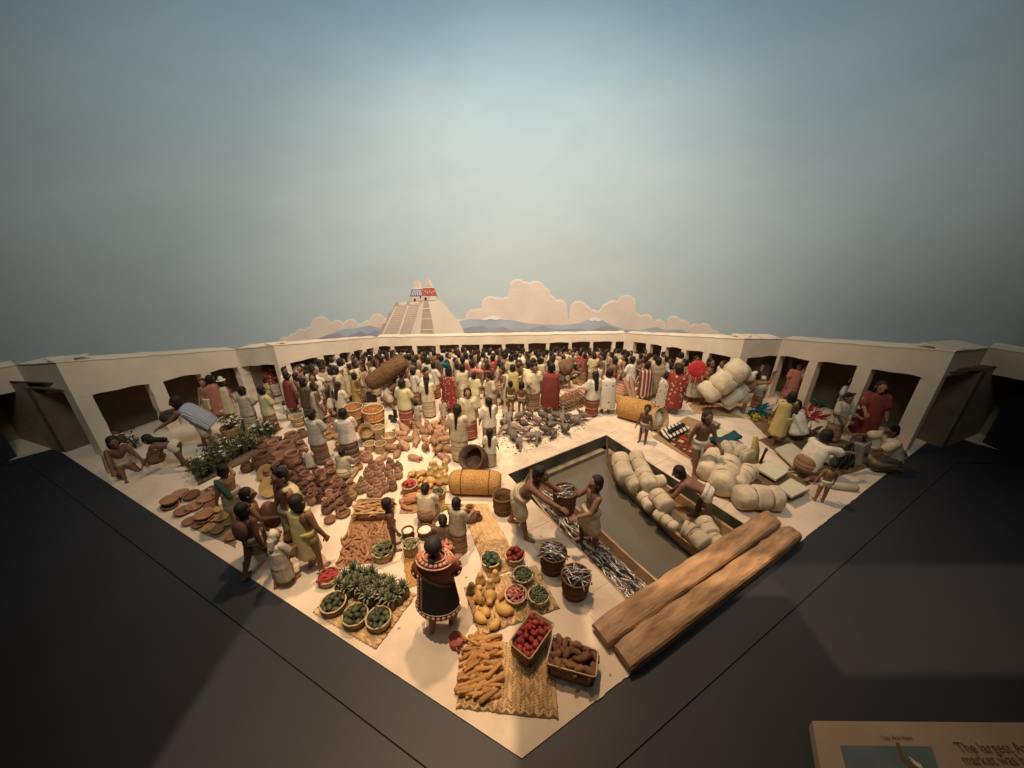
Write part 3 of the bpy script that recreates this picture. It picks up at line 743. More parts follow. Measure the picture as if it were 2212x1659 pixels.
def drop_loft(mb, S, prof, amp=.05, fq=9, dx=0):
    """prof: (height above ground, half width, half depth, shift back)"""
    rs = [ringe(Vector((S.P.x + dx, S.P.y + sh, z)), X1, Y1, rx, ry, amp=amp * min(1, max(0, (S.P.z + .1 - z) * 2.2)), fq=fq, ph=z * 1.5) for z, rx, ry, sh in prof]
    mb.rings(rs[::-1])
def b_body(S, fine):
    mb = MB()
    spine_loft(mb, S, [(.50, .05, .055), (.475, .10, .07), (.44, .165, .095), (.36, .17, .112), (.24, .145, .10), (.14, .128, .095), (.04, .150, .108), (-.04, .152, .112), (-.10, .10, .08)])
    mb.cap(S.P + S.s * .46, S.h - S.hu * .05, .058, .052)
    k = S.hk
    mb.ell(S.h + S.hu * .012, (.094 * k, .112 * k, .125 * k), Matrix((X1, -S.hf, S.hu)).transposed())
    mb.ell(S.h - S.hu * .065 * k + S.hf * .03, (.07 * k, .075 * k, .07 * k))
    mb.cap(S.h + S.hf * .108 * k + S.hu * .03 * k, S.h + S.hf * .132 * k - S.hu * .025 * k, .014 * k, .024 * k, 8)
    mb.ell(S.h + S.hf * .098 * k - S.hu * .075 * k, (.04 * k, .022, .018))
    for sd in (-1, 1):
        mb.ell(S.h + X1 * sd * .098 * k - S.hf * -.0, (.018, .03, .04))
        mb.ell(S.h + X1 * sd * .04 * k + S.hf * .088 * k + S.hu * .04 * k, (.034 * k, .02, .014))
    for i, sd in enumerate((-1, 1)):
        mb.cap(S.sh[i] - X1 * sd * .02, S.el[i], .062, .046); mb.cap(S.el[i], S.wr[i], .046, .034)
        d = S.hd_[i]; wv = d.cross(Z1 if abs(d.z) < .8 else Y1).normalized()
        nv = d.cross(wv)
        if abs(d.z) >= .8: wv, nv = nv, wv
        pc = S.wr[i] + d * .055
        mb.ell(pc, (.046, .022, .055), Matrix((wv, nv, d)).transposed())
        if fine:
            bend = nv if nv.y < 0 or nv.z < 0 else -nv
            for q in range(4):
                o = (q - 1.5) * .0265; L = (.052, .066, .062, .046)[q]
                b0 = pc + d * .042 + wv * o; b1 = b0 + d * L * .55 + wv * o * .15 + bend * .008
                mb.cap(b0, b1, .0118, .011, 6); mb.cap(b1, b1 + d * L * .4 + bend * (.014 + .006 * q), .011, .0095, 6)
            t0 = S.wr[i] + d * .03 - wv * .04; t1 = t0 + d * .03 - wv * .028 + bend * .008
            mb.cap(t0, t1, .0135, .012, 6); mb.cap(t1, t1 + d * .032 + bend * .006, .012, .010, 6)
        else:
            mb.cap(pc, pc + d * .08, .034, .02, 8)
        mb.cap(S.hip[i], S.kn[i], .088, .062); mb.cap(S.kn[i], S.an[i], .060, .040)
        mb.ell(lerp(S.kn[i], S.an[i], .3) + Vector((0, .015, 0)), (.052, .055, .1))
        sd_ = S.sd[i]
        ft = Vector((0, -1, 0)) if sd_.z < -.5 else Vector((0, -.25, .6 if sd_.y < -.5 else -.4)).normalized() if sd_.y < 0 else Vector((0, .9, -.4)).normalized()
        an = S.an[i]
        tip = an + ft * .14 + Vector((sd * .02, 0, -.03 if ft.y < -.9 else 0))
        mb.cap(an + Vector((0, .02, -.02)), tip, .042, .036, 8)
    return mb
def g_blouse(S):
    mb = MB()
    if S.kind == 'stand':
        spine_loft(mb, S, [(.505, .075, .07), (.475, .15, .10), (.43, .215, .125), (.30, .215, .15), (.12, .215, .16), (-.02, .232, .178), (-.14, .245, .192), (-.17, .242, .19)], amp=.035)
    else:
        spine_loft(mb, S, [(.505, .075, .07), (.475, .15, .10), (.43, .215, .125), (.30, .225, .155), (.12, .225, .17), (-.02, .245, .195), (-.08, .235, .185)], amp=.03)
    for i in (0, 1):
        e = lerp(S.sh[i], S.el[i], .78); mb.cap(S.sh[i], e, .085, .102); mb.cap(e, e + (S.el[i] - S.sh[i]).normalized() * .02, .104, .10)
    return mb
def g_skirt(S):
    mb = MB()
    if S.kind == 'stand':
        drop_loft(mb, S, [(S.P.z + .12, .19, .145, 0), (S.P.z, .215, .168, 0), (.5, .225, .185, 0), (.25, .222, .19, 0), (.10, .23, .2, 0), (.07, .225, .195, 0)], .03, 8)
    elif S.kind == 'low':
        mb.ell(S.P + Vector((0, .02, 0)), (.235, .22, max(.16, S.P.z * .7)))
        for i in (0, 1):
            mb.cap(S.hip[i], S.kn[i], .17, .135); mb.cap(S.kn[i], lerp(S.kn[i], S.an[i], .8), .125, .11)
        mb.cap(lerp(S.hip[0], S.hip[1], .5), lerp(S.kn[0], S.kn[1], .5), .17, .13)
    else:
        for i in (0, 1): mb.cap(S.hip[i], lerp(S.kn[i], S.an[i], .6), .16, .15)
        mb.ell(S.P, (.2, .19, .16))
    return mb
def g_robe(S):
    mb = g_blouse(S)
    if S.kind == 'stand':
        drop_loft(mb, S, [(S.P.z + .3, .21, .15, 0), (S.P.z, .235, .18, 0), (.5, .25, .2, .01), (.3, .262, .21, .01), (.25, .258, .208, .01)], .05, 7)
    else:
        for i in (0, 1): mb.cap(S.hip[i], S.kn[i], .17, .15)
        mb.ell(S.P, (.24, .2, .18))
    return mb
def g_cloak(S):
    mb = MB()
    if S.kind == 'stand':
        n = S.P.z
        drop_loft(mb, S, [(n + .50, .10, .075, .03), (n + .47, .185, .10, .045), (n + .40, .235, .125, .06), (n + .15, .25, .15, .075), (n - .1, .265, .165, .08), (.45, .28, .175, .085), (.3, .285, .18, .09), (.27, .28, .175, .09)], .055, 7)
        mb.ell(S.sh[1] + Vector((-.03, -.04, .05)), (.05, .05, .045))
    else:
        spine_loft(mb, S, [(.50, .10, .075), (.46, .2, .11), (.38, .25, .14), (.15, .27, .165), (-.05, .28, .18), (-.22, .27, .15), (-.25, .26, .14)], back=.06, amp=.05)
    return mb
def g_side(S):
    """a cloth knotted on one shoulder: hangs over the left side only"""
    mb = MB(); n = S.P.z
    if S.kind == 'stand':
        drop_loft(mb, S, [(n + .49, .12, .09, .02), (n + .42, .17, .14, .0), (n + .1, .175, .17, .0), (n - .2, .19, .18, 0), (.36, .2, .19, 0), (.33, .19, .18, 0)], .07, 6, dx=.07)
        mb.ell(S.sh[0] + Vector((.06, -.03, .06)), (.06, .06, .05)); mb.cap(S.sh[0] + Vector((.06, -.03, .05)), S.sh[1] + Vector((0, -.06, 0)), .05, .08)
    else: return g_cloak(S)
    return mb
def g_loin(S):
    mb = MB()
    spine_loft(mb, S, [(.10, .160, .122), (.04, .166, .126), (-.03, .166, .128), (-.08, .13, .11)])
    if S.kind == 'stand':
        mb.cap(S.P + Vector((0, -.12, -.02)), S.P + Vector((.01, -.13, -.27)), .045, .055, flat=.5)
    for i in (0, 1): mb.cap(S.hip[i], lerp(S.hip[i], S.kn[i], .22), .098, .095)
    for t in (.085, .05): mb.tube([S.P + S.s * t + X1 * .172 * math.cos(a) + S.yv * .133 * math.sin(a) for a in [2 * math.pi * j / 16 for j in range(17)]], .022, 6)
    return mb
def g_wrap(S):
    mb = MB()
    spine_loft(mb, S, [(.13, .165, .13), (.06, .178, .14), (-.05, .19, .155)])
    for i in (0, 1): mb.cap(S.hip[i], lerp(S.hip[i], S.kn[i], .74), .125, .128)
    mb.cap(lerp(S.hip[0], S.hip[1], .5), lerp(S.kn[0], S.kn[1], .5), .12, .10)
    for t in (.12, .075): mb.tube([S.P + S.s * t + X1 * .185 * math.cos(a) + S.yv * .146 * math.sin(a) for a in [2 * math.pi * j / 16 for j in range(17)]], .024, 6)
    return mb
def g_hair(S, style='bob'):
    mb = MB(); k = S.hk; h = S.h; f, u = S.hf, S.hu
    rot = Matrix((X1, -f, u)).transposed()
    mb.ell(h + u * .045 * k - f * .03 * k, (.112 * k, .116 * k, .115 * k), rot)
    if style != 'crop': mb.ell(h - u * .03 * k - f * .05 * k, (.108 * k, .085 * k, .105 * k), rot)
    if style == 'bob':
        for sd in (-1, 1): mb.ell(h - u * .04 * k + X1 * sd * .085 * k - f * .01, (.035 * k, .06 * k, .085 * k), rot)
    if style == 'horns':
        for sd in (-1, 1): mb.cap(h + u * .12 * k + X1 * sd * .06 * k, h + u * .165 * k + X1 * sd * .085 * k + f * .03, .042, .028, 8)
        mb.ell(h + u * .10 * k, (.11 * k, .075 * k, .05 * k), rot)
    if style == 'bun': mb.ell(h + u * .02 * k - f * .125 * k, (.06, .05, .055), rot)
    if style in ('long', 'braid'):
        b = S.N - S.yv * -.115; p1 = S.P + S.s * .22 + S.yv * .165
        r0, r1 = (.085, .06) if style == 'long' else (.05, .026)
        mb.cap(h - u * .06 - f * .085 * k, b, r0, r0 * .9); mb.cap(b, p1, r0 * .9, r1)
    return mb
def g_headcloth(S):
    mb = MB(); h = S.h; f, u = S.hf, S.hu; rot = Matrix((X1, -f, u)).transposed()
    mb.ell(h + u * .05 - f * .025, (.122, .125, .118), rot); mb.ell(h - u * .05 - f * .065, (.12, .085, .13), rot)
    mb.cap(h - u * .08 - f * .1, S.N + S.yv * .14 - S.s * .1, .1, .07)
    return mb
def g_hat(S):
    mb = MB(); h = S.h + S.hu * .12
    mb.cap(h - S.hu * .03, h + S.hu * .05, .105, .09, 12); mb.ell(h - S.hu * .02, (.165, .165, .022))
    return mb
GARM = dict(blouse=g_blouse, skirt=g_skirt, robe=g_robe, cloak=g_cloak, side_cloth=g_side, loincloth=g_loin, wrap_skirt=g_wrap, headcloth=g_headcloth, hat=g_hat)
skin_ms = [M("skin_brown", (.27, .14, .085), .55, .14, 8, rand=.14), M("skin_dark", (.18, .093, .057), .55, .14, 8, rand=.14)]
eye_m = M("eye_dark", (.012, .008, .006), .3, .05, 8, rand=0); eyew_m = M("eye_white", (.55, .48, .4), .4, .05, 8, rand=0)
lip_m = M("lips", (.17, .06, .045), .5, .05, 8, rand=0)
hair_m = M("black_hair", (.018, .013, .011), .5, .3, 20, .4, 60, rand=.2, stretch=(3, 3, 1))
grey_hair = M("grey_hair", (.035, .033, .033), .6, .2, 14, rand=.1)
_lib = {}
def body_mesh(pose, fine):
    k = ('body', pose, fine)
    if k not in _lib:
        S = POSE[pose]; me = remesh(b_body(S, fine), "body_" + pose + ("_far" if not fine else ""), .012 if fine else .028, 2 if fine else 1)
        for m in (skin_ms[0], eye_m, lip_m, eyew_m): me.materials.append(m)
        kk = S.hk; eyes = [S.h + X1 * sd * .042 * kk + S.hf * .108 * kk + S.hu * .012 * kk for sd in (-1, 1)]
        mouth = S.h + S.hf * .118 * kk - S.hu * .072 * kk
        for p in me.polygons:
            c = p.center
            if (c - S.h).length > .2: continue
            for e_ in eyes:
                dx, dz = (c.x - e_.x), (c - e_).dot(S.hu)
                if (c - e_).dot(S.hf) > -.03:
                    if abs(dx) < .010 * kk and abs(dz) < .010 * kk: p.material_index = 1
                    elif fine and abs(dx) < .021 * kk and abs(dz) < .009 * kk: p.material_index = 3
            if abs(c.x) < .032 * kk and abs((c - mouth).dot(S.hu)) < .011 * kk and (c - mouth).dot(S.hf) > -.04: p.material_index = 2
        _lib[k] = me
    return _lib[k]
def cloth_mesh(pose, gname, fine):
    k = (gname, pose, fine)
    if k not in _lib:
        S = POSE[pose]; mb = g_hair(S, gname[5:]) if gname.startswith('hair_') else GARM[gname](S)
        _lib[k] = remesh(mb, gname + "_" + pose + ("" if fine else "_far"), .016 if fine else .03, 2 if fine else 1)
    return _lib[k]
PEOPLE = []
def person(at, pose, wear, hair='bob', rz=0, top=None, h=None, label=None, group=None, skin=0, fine=True, z=0.0, hm=None, loc=None):
    S = POSE[pose]; P = loc if loc is not None else G(*at, z)
    sc_ = ((up_to(P, at[0], *top) - P.z) / S.top) if top else (h or 1.6) / 1.6
    me = body_mesh(pose, fine)
    o = link("person", variant(me, [skin_ms[skin], eye_m, lip_m, eyew_m]), P, R(rz), sc_)
    tag(o, label, "person", group)
    if hair: link("hair", variant(cloth_mesh(pose, 'hair_' + hair, fine), [hm or hair_m]), parent=o)
    for g, m in wear:
        link(g, variant(cloth_mesh(pose, g, fine), [m]), parent=o)
    PEOPLE.append((P.x, P.y, sc_))
    return o
# cloth
cream = M("cream_cotton", (.55, .46, .30), .9, .2, 9, .7, 22, rand=.2)
white = M("white_cotton", (.62, .56, .44), .9, .16, 9, .7, 22, rand=.18)
ivory = M("ivory_cotton", (.47, .40, .28), .9, .2, 9, .7, 22, rand=.2)
yellow = M("yellow_cotton", (.50, .41, .15), .9, .18, 4, .5, 20)
paleyel = M("pale_yellow_cotton", (.54, .47, .26), .9, .15, 4, .5, 20)
ochre = M("ochre_cotton", (.42, .26, .08), .9, .15, 5, .5, 20)
red = M("red_cotton", (.23, .045, .036), .9, .15, 5, .4, 22)
rose = M("rose_cotton", (.45, .17, .12), .9, .15, 5, .4, 22)
greyblue = banded("blue_grey_plaid", [(.33, .35, .37), (.12, .14, .19), (.38, .39, .39), (.20, .22, .27)], 0, .055)
sk_brown = banded("brown_banded_skirt", [(.30, .17, .09), (.42, .31, .19), (.13, .06, .04), (.36, .23, .13), (.22, .10, .06)], 2, .23, widths=[0, .35, .5, .58, .85])
sk_cream = banded("cream_banded_skirt", [(.55, .45, .29), (.26, .10, .06), (.50, .41, .27), (.34, .20, .11)], 2, .26, widths=[0, .52, .6, .9])
sk_red = banded("red_banded_skirt", [(.30, .07, .045), (.50, .41, .28), (.19, .05, .035), (.33, .12, .07)], 2, .22, widths=[0, .5, .62, .8])
sk_dark = banded("dark_banded_skirt", [(.12, .075, .05), (.24, .17, .11), (.08, .05, .04)], 2, .17)
st_red = banded("red_white_striped", [(.27, .06, .045), (.50, .43, .32), (.23, .05, .04), (.15, .03, .03)], 0, .13, widths=[0, .35, .72, .9])
st_white = banded("white_brown_striped", [(.60, .53, .40), (.24, .15, .09), (.58, .52, .40)], 0, .16, widths=[0, .72, .8])
fl_red = spotted("red_flowered", (.27, .05, .035), (.55, .33, .2), 9, .3)
pt_dark = spotted("black_white_figured", (.52, .46, .36), (.05, .04, .035), 9, .34, metric='MANHATTAN')
pt_red = spotted("dark_red_figured", (.22, .035, .03), (.5, .34, .25), 13, .28)
fl_white = spotted("white_dotted", (.60, .55, .44), (.20, .07, .05), 5, .16)

WOM = lambda b, s: [('blouse', b), ('skirt', s)]
LOIN = lambda m: [('loincloth', m)]
def CLK(m, l=None): return [('loincloth', l or white), ('cloak', m)]
# ---------------- figures one can tell apart, nearest first
person(('j', 1680, 1000), 'turn', [], 'crop', 172, (1580, 62), label="woman in a black and red bordered robe, back turned, by the red bowl", hm=grey_hair)
HERO = C.objects[-1]
HERO = next(o for o in C.objects if o.get("label", "").startswith("woman in a black"))
person(('g', 1500, 1330), 'kneel', WOM(M('umber_cotton', (.16, .10, .06), .9, .15, 6, .5, 22), sk_dark), 'bun', 195, (1460, 965), label="woman with a yellow flower in her hair holding a basket of pink tubers", skin=1)
FLOWER = PEOPLE[-1]
person(('g', 1640, 1290), 'carry', WOM(ivory, sk_brown), 'bob', 150, (1600, 745), label="young woman in white blouse and banded skirt standing by the brown jugs")
person(('g', 1300, 985), 'kneel', WOM(cream, sk_brown), 'bun', 178, (1280, 618), label="broad woman kneeling in a white blouse behind two tubs of white meal")
person(('g', 950, 1275), 'boy', [], 'bob', 110, (888, 738), label="bare boy standing beside the heap of orange roots", skin=1)
person(('f', 1745, 1490), 'stand', [('side_cloth', M('sheer_yellow', (.52, .45, .21), .9, .18, 5, .5, 20)), ('loincloth', yellow)], 'bob', 160, (1590, 690), label="man in a sheer yellow cloak seen from behind near the basket of red chillies")
person(('f', 1570, 1270), 'stand', CLK(paleyel, ivory), 'horns', -30, (1530, 425), label="man in a pale yellow cloak facing us amid the clay pots")
person(('f', 1210, 1330), 'turn', CLK(paleyel), 'bob', 120, h=1.35, label="bearer in a cream yellow cape behind the half bare man at the left edge")
person(('f', 1165, 1520), 'walk', [('loincloth', ivory)], 'bob', 165, (1010, 800), label="half bare man with a pink pack at the plaza edge", skin=1)
PACK = PEOPLE[-1]
person(('f', 930, 990), 'point', [('wrap_skirt', ivory)], 'bob', -120, (860, 372), label="man with a green shoulder cloth reaching out over the clay bowls")
person(('f', 1420, 1650), 'boy_walk', [('robe', white)], None, 160, h=1.0, label="small child in white with a white head cloth carrying a dark jug")
CHILD = PEOPLE[-1]
person(('b', 830, 1450), 'carry', WOM(white, sk_brown), 'bun', 165, (720, 885), label="woman in wide white blouse and brown skirt bending over baskets by the jar heap")
person(('b', 1150, 1430), 'carry', WOM(white, sk_dark), 'bob', 205, (1095, 880), label="woman in white stooping between the jars and the stacked baskets", skin=1)
person(('b', 1080, 1640), 'kneel', WOM(ivory, sk_cream), 'bun', 175, (1045, 1322), label="woman in white with a braided knot kneeling in front of the clay pots")
person(('b', 710, 1530), 'boy', [('robe', white)], None, 30, (700, 1285), label="small child in a white robe and head cloth among the clay pots")
person(('b', 300, 1110), 'turn', WOM(paleyel, sk_brown), 'bob', 150, (220, 630), label="woman in a pale yellow blouse and wide banded skirt standing behind the flowers")
person(('b', 90, 1120), 'carry', WOM(ivory, sk_cream), 'bob', 170, (10, 640), label="woman in white standing beside the flower tub, next to the pale yellow blouse")
person(('b', 545, 905), 'stand', CLK(red), 'bob', 140, (460, 478), label="man in a red cape with a white stepped border at the left doorway")
person(('b', 460, 1000), 'boy', [('blouse', white)], 'bob', 120, (425, 790), label="small boy in a white shirt behind the round basket at left")
person(('b', 815, 945), 'stand', WOM(st_white, sk_red), 'bob', 15, (750, 498), label="woman in a striped white blouse facing us before the first left doorway")
person(('b', 905, 800), 'turn', [('robe', cream)], None, 40, (890, 405), label="man in cream with a dark brimmed hat in the left of the crowd")
HATTED = PEOPLE[-1]
person(('b', 1000, 960), 'squat', [('blouse', ivory)], 'bob', 40, (1000, 635), label="basket seller squatting with bowls between his knees", skin=1)
person(('b', 1235, 870), 'turn', [('side_cloth', ochre), ('loincloth', ochre)], 'bob', 150, (1205, 485), label="woman in an ochre cloth behind the two tall orange baskets")
person(('b', 1100, 790), 'turn', CLK(cream), 'bob', 170, (1040, 330), label="bearer in a cream cape with a white basket on the back")
WBASK = PEOPLE[-1]
person(('b', 1555, 880), 'porter', [('wrap_skirt', ivory)], 'bob', 100, h=1.22, label="porter stooping under a long brown cylindrical bundle")
BROWNP = PEOPLE[-1]
person(('b', 1745, 1060), 'turn', WOM(paleyel, sk_red), 'bob', 160, (1725, 555), label="woman in pale yellow blouse and red skirt beside the black stone blocks")
person(('b', 1862, 1035), 'boy', [('blouse', ivory), ('skirt', ivory)], 'bob', 170, (1840, 785), label="small girl in white beside the woman in the red skirt")
person(('b', 1990, 960), 'turn', WOM(cream, sk_cream), 'long', 185, (1955, 512), label="woman in a cream wrap seen from behind, above the little dogs")
person(('b', 2140, 975), 'boy', [('robe', ivory)], 'crop', 10, (2130, 765), label="toddler in white standing at the edge of the little dogs")
person(('c', 235, 905), 'stand', CLK(pt_red, red), 'bob', 150, (250, 425), label="figure in a dark red figured cloak with a green feather crest")
FEATH = PEOPLE[-1]
person(('c', 430, 1190), 'stand', WOM(cream, sk_red), 'bob', 10, (365, 655), label="woman in a cream blouse facing us behind the little dogs")
person(('c', 330, 1425), 'turn', WOM(cream, sk_cream), 'braid', 165, (330, 830), label="woman in cream with a banded skirt seen from behind beside the tilted brown basket")
person(('c', 645, 1240), 'turn', WOM(white, sk_brown), 'braid', 200, (640, 755), label="woman with a long braid and white shawl looking at the grey birds")
person(('c', 655, 1490), 'boy', [('blouse', white), ('skirt', ivory)], 'long', 175, (650, 1085), label="girl in a white dress standing at the canal corner with her back to us")
person(('c', 490, 860), 'stand', WOM(paleyel, cream), 'bun', 160, (470, 478), label="woman in pale yellow seen from behind in the middle of the crowd")
person(('c', 640, 840), 'carry', WOM(cream, ivory), 'horns', -40, (620, 515), label="woman in cream carrying a small basket in the middle of the crowd")
person(('c', 870, 905), 'stand', LOIN(ivory), 'bob', 160, (862, 572), label="bare boy with a loincloth watching the birds, left of the pair", skin=1)
person(('c', 985, 930), 'boy', LOIN(ivory), 'bob', 170, (975, 585), label="bare boy with a loincloth watching the birds, right of the pair", skin=1)
person(('c', 1110, 885), 'turn', WOM(cream, sk_brown), 'horns', 20, (1130, 385), label="woman in a loose cream blouse left of the man in the red cape")
person(('c', 890, 790), 'stand', CLK(yellow), 'bob', 190, (870, 395), label="man in a short yellow cape behind the bare boys")
person(('c', 1290, 910), 'stand', [('cloak', red), ('loincloth', white)], 'bob', 175, (1340, 375), label="man in a plain red cape seen from behind left of the wooden lattice")
person(('c', 1740, 945), 'stand', WOM(white, sk_red), 'long', 200, (1760, 465), label="woman with long loose hair in a white blouse right of the wooden lattice")
person(('c', 1890, 920), 'stand', CLK(fl_white), 'bob', 180, (1930, 440), label="man in a white cloak with red figures beside the long haired woman")
person(('c', 1470, 680), 'porter', [('loincloth', ivory)], 'bob', 80, h=1.1, label="porter bent under a brown pack in the right of the crowd")
PORT2 = PEOPLE[-1]
person(('d', 520, 785), 'stand', CLK(st_red), 'bob', 185, (545, 360), label="man in a red and white striped cloak seen from behind at right")
person(('d', 720, 890), 'stand', CLK(pt_dark), 'bun', 170, (735, 475), label="man in a white cloak with a black figured border beside the red flowered cloak")
person(('d', 835, 925), 'stand', [('robe', fl_red)], 'bob', 150, (880, 395), label="man wrapped in a red cloak with pale flowers")
person(('d', 1040, 800), 'stand', [('robe', st_white), ('cloak', pt_dark)], 'bob', -20, (1090, 345), label="warrior with a red feather shield in front of the right doorways")
SHIELD = PEOPLE[-1]
person(('d', 1160, 795), 'turn', CLK(pt_red), 'bob', 30, (1165, 330), label="man in a dark figured cloak behind the red feather shield")
person(('d', 1530, 905), 'porter', [('wrap_skirt', white)], 'bob', 95, h=1.5, label="porter bent double under the huge white roped bale")
BIGPORT = PEOPLE[-1]
person(('d', 1740, 860), 'turn', WOM(white, sk_red), None, -60, (1760, 525), label="woman with a white head veil beside the porter of the great bale")
VEIL = PEOPLE[-1]
person(('d', 520, 1240), 'boy', LOIN(ivory), 'crop', -35, (578, 835), label="bare boy with a loincloth beside the open straw basket", skin=1)
person(('d', 1075, 1560), 'walk', [('loincloth', white)], 'bob', 5, (1140, 895), label="man in a white belt and loincloth walking by the red patterned cloth", skin=1)
person(('e', 385, 570), 'stand', [('robe', rose)], 'bob', -10, (405, 265), label="man in dark rose with a white shoulder bundle in the right corner doorway")
person(('e', 300, 905), 'turn', [('side_cloth', yellow), ('loincloth', yellow)], 'bob', 150, (345, 495), label="man in a yellow cloak choosing feathers on the right side", skin=1)
person(('e', 450, 865), 'squat', [('blouse', white)], 'bob', 200, (465, 595), label="man in white squatting beside the red feathers")
person(('e', 715, 870), 'carry', WOM(st_white, sk_brown), 'horns', 5, (750, 500), label="woman in a cream striped tunic standing before the second right doorway")
person(('e', 780, 690), 'stand', WOM(white, white), 'bob', 0, (775, 395), label="woman with a white bead headdress behind the striped tunic")
BEADS = PEOPLE[-1]
person(('e', 930, 880), 'turn', [('robe', red)], 'bob', -30, (1105, 415), label="man in a red cape with a black and white border before the last right doorway")
person(('e', 505, 1150), 'kneel_reach', WOM(white, sk_brown), 'bob', 105, h=1.65, label="woman in white kneeling and holding up a dark striped cloth, left of the pair")
person(('e', 1150, 1085), 'kneel_reach', WOM(ivory, sk_dark), 'horns', -100, h=1.6, label="woman in white kneeling and holding up a dark striped cloth, right of the pair", skin=1)
person(('e', 625, 1340), 'boy', LOIN(white), 'crop', 165, (735, 1025), label="bare toddler with a white belt beside the folded cloths at the plaza edge", skin=0)
person(('h', 515, 1085), 'reach', [('wrap_skirt', cream)], 'bob', 68, h=1.62, label="fisherman in a cream wrap leaning over the canal towards the basket")
person(('h', 1255, 1255), 'hold', [('wrap_skirt', cream)], 'bob', -75, h=1.56, z=-.30, label="man standing in the fish canoe holding up a basket of fish")
HOLD = PEOPLE[-1]
person(('i', 930, 1215), 'bend', [('loincloth', white)], 'bob', -122, h=1.55, z=-.28, label="man bent over the white bundles in the right canoe")
person(('a', 960, 1085), 'sit', [('cloak', ivory), ('loincloth', ivory)], 'bob', 60, h=1.5, label="man in a white cape sitting on the ground at the far left", skin=1)
person(('a', 1430, 1085), 'bend', [('loincloth', white)], 'long', -80, h=1.3, label="bare man with a white loincloth bent forward at the far left", skin=1)
person(('a', 1630, 925), 'reach', [('wrap_skirt', ivory), ('cloak', greyblue)], 'bob', -75, h=1.55, label="porter in a blue grey chequered cloak bent forward by the second left doorway", skin=1)
person(('a', 1670, 715), 'stand', [('cloak', ochre), ('loincloth', ivory)], 'bob', 20, (1615, 395), label="man in a brown wrap standing at the third left doorway")
person(('a', 1725, 700), 'turn', CLK(rose), 'bob', 170, (1705, 365), label="dark haired figure in faded rose behind the flower tub")
person(('a', 1800, 690), 'stand', CLK(paleyel), None, 160, (1780, 395), label="man in pale yellow with a white flat cap by the left doorway")
CAPPED = PEOPLE[-1]
person(('a', 2090, 570), 'stand', WOM(paleyel, sk_brown), 'horns', 150, (2070, 395), label="woman in pale yellow standing in the shaded left doorway")
# ---------------- the crowd that fills the rear of the plaza
crowd_poly = [G('w', *q) for q in ((668, 868), (700, 845), (830, 796), (1332, 796), (1500, 842), (1450, 872), (1330, 855), (1285, 838), (1235, 838), (1190, 872), (1090, 870), (1000, 862), (920, 858), (870, 866), (800, 866), (735, 880))]
cp = [(p.x, p.y) for p in crowd_poly]
r2 = random.Random(21)
BEAMS = G('c', 1560, 700)
free = [(p[0], p[1], .38) for p in PEOPLE] + [(BEAMS.x, BEAMS.y, .75)]
pts = []
for _ in range(16000):
    if len(pts) >= 205: break
    y_ = max(p[1] for p in cp) - (max(p[1] for p in cp) - min(p[1] for p in cp)) * r2.random() ** 1.0
    q = (r2.uniform(min(p[0] for p in cp), max(p[0] for p in cp)), y_)
    if not inside(q, cp): continue
    k = .92 - .45 * min(1, max(0, (q[1] - 9.6) / 3.8)); k *= 1 - .12 * max(0, min(1, (-q[0] - 2) / 4))
    if any((q[0] - o[0]) ** 2 + (q[1] - o[1]) ** 2 < o[2] ** 2 for o in free): continue
    if any((q[0] - o[0]) ** 2 + (q[1] - o[1]) ** 2 < (.34 * (k + o[2]) / 1.5) ** 2 for o in pts): continue
    pts.append((q[0], q[1], k))
CL = [("tan", M("tan_cotton", (.33, .24, .15), .9, .2, 9, .7, 22, rand=.2), 2.2), ("brown", M("brown_cotton", (.17, .10, .06), .9, .2, 9, .7, 22, rand=.2), 1.6), ("cream", cream, 6), ("white", white, 4.5), ("ivory", ivory, 4), ("pale yellow", paleyel, 2), ("ochre", ochre, 1), ("red", red, .7), ("rose", rose, .7),
      ("white brown striped", st_white, 1.2), ("red striped", st_red, .6), ("red flowered", fl_red, .4)]
SKS = [("brown banded", sk_brown, 3), ("cream banded", sk_cream, 3), ("red banded", sk_red, 2), ("dark banded", sk_dark, 1.5)]
HA = [("short black hair", 'bob', 6), ("a hair knot", 'bun', 2), ("tied up hair", 'horns', 2), ("long hair", 'long', 1.5), ("a thin braid", 'braid', 1)]
wc = lambda L_: r2.choices(L_, [x_[2] for x_ in L_])[0]
for ex in (((575, 864), (668, 846), (735, 862), (800, 866), (735, 884), (650, 886)), ((1440, 868), (1480, 846), (1560, 870), (1500, 880)), ((560, 852), (600, 842), (640, 846), (600, 862)), ((640, 884), (742, 874), (772, 906), (690, 924)), ((850, 868), (930, 866), (930, 888), (860, 890)), ((1000, 870), (1090, 876), (1100, 898), (1010, 884))):
    for q in scatter([tuple(G('w', *e_).xy) for e_ in ex], 16, .36, avoid=free, r=r2): pts.append((q[0], q[1], .80))
pts.sort(key=lambda p: p[1])
opn_x = [-5.2 + 9.4 * (i + .5) / 13 for i in range(13)]
ORD = "first second third fourth fifth sixth seventh eighth ninth tenth eleventh twelfth thirteenth".split()
used = {}
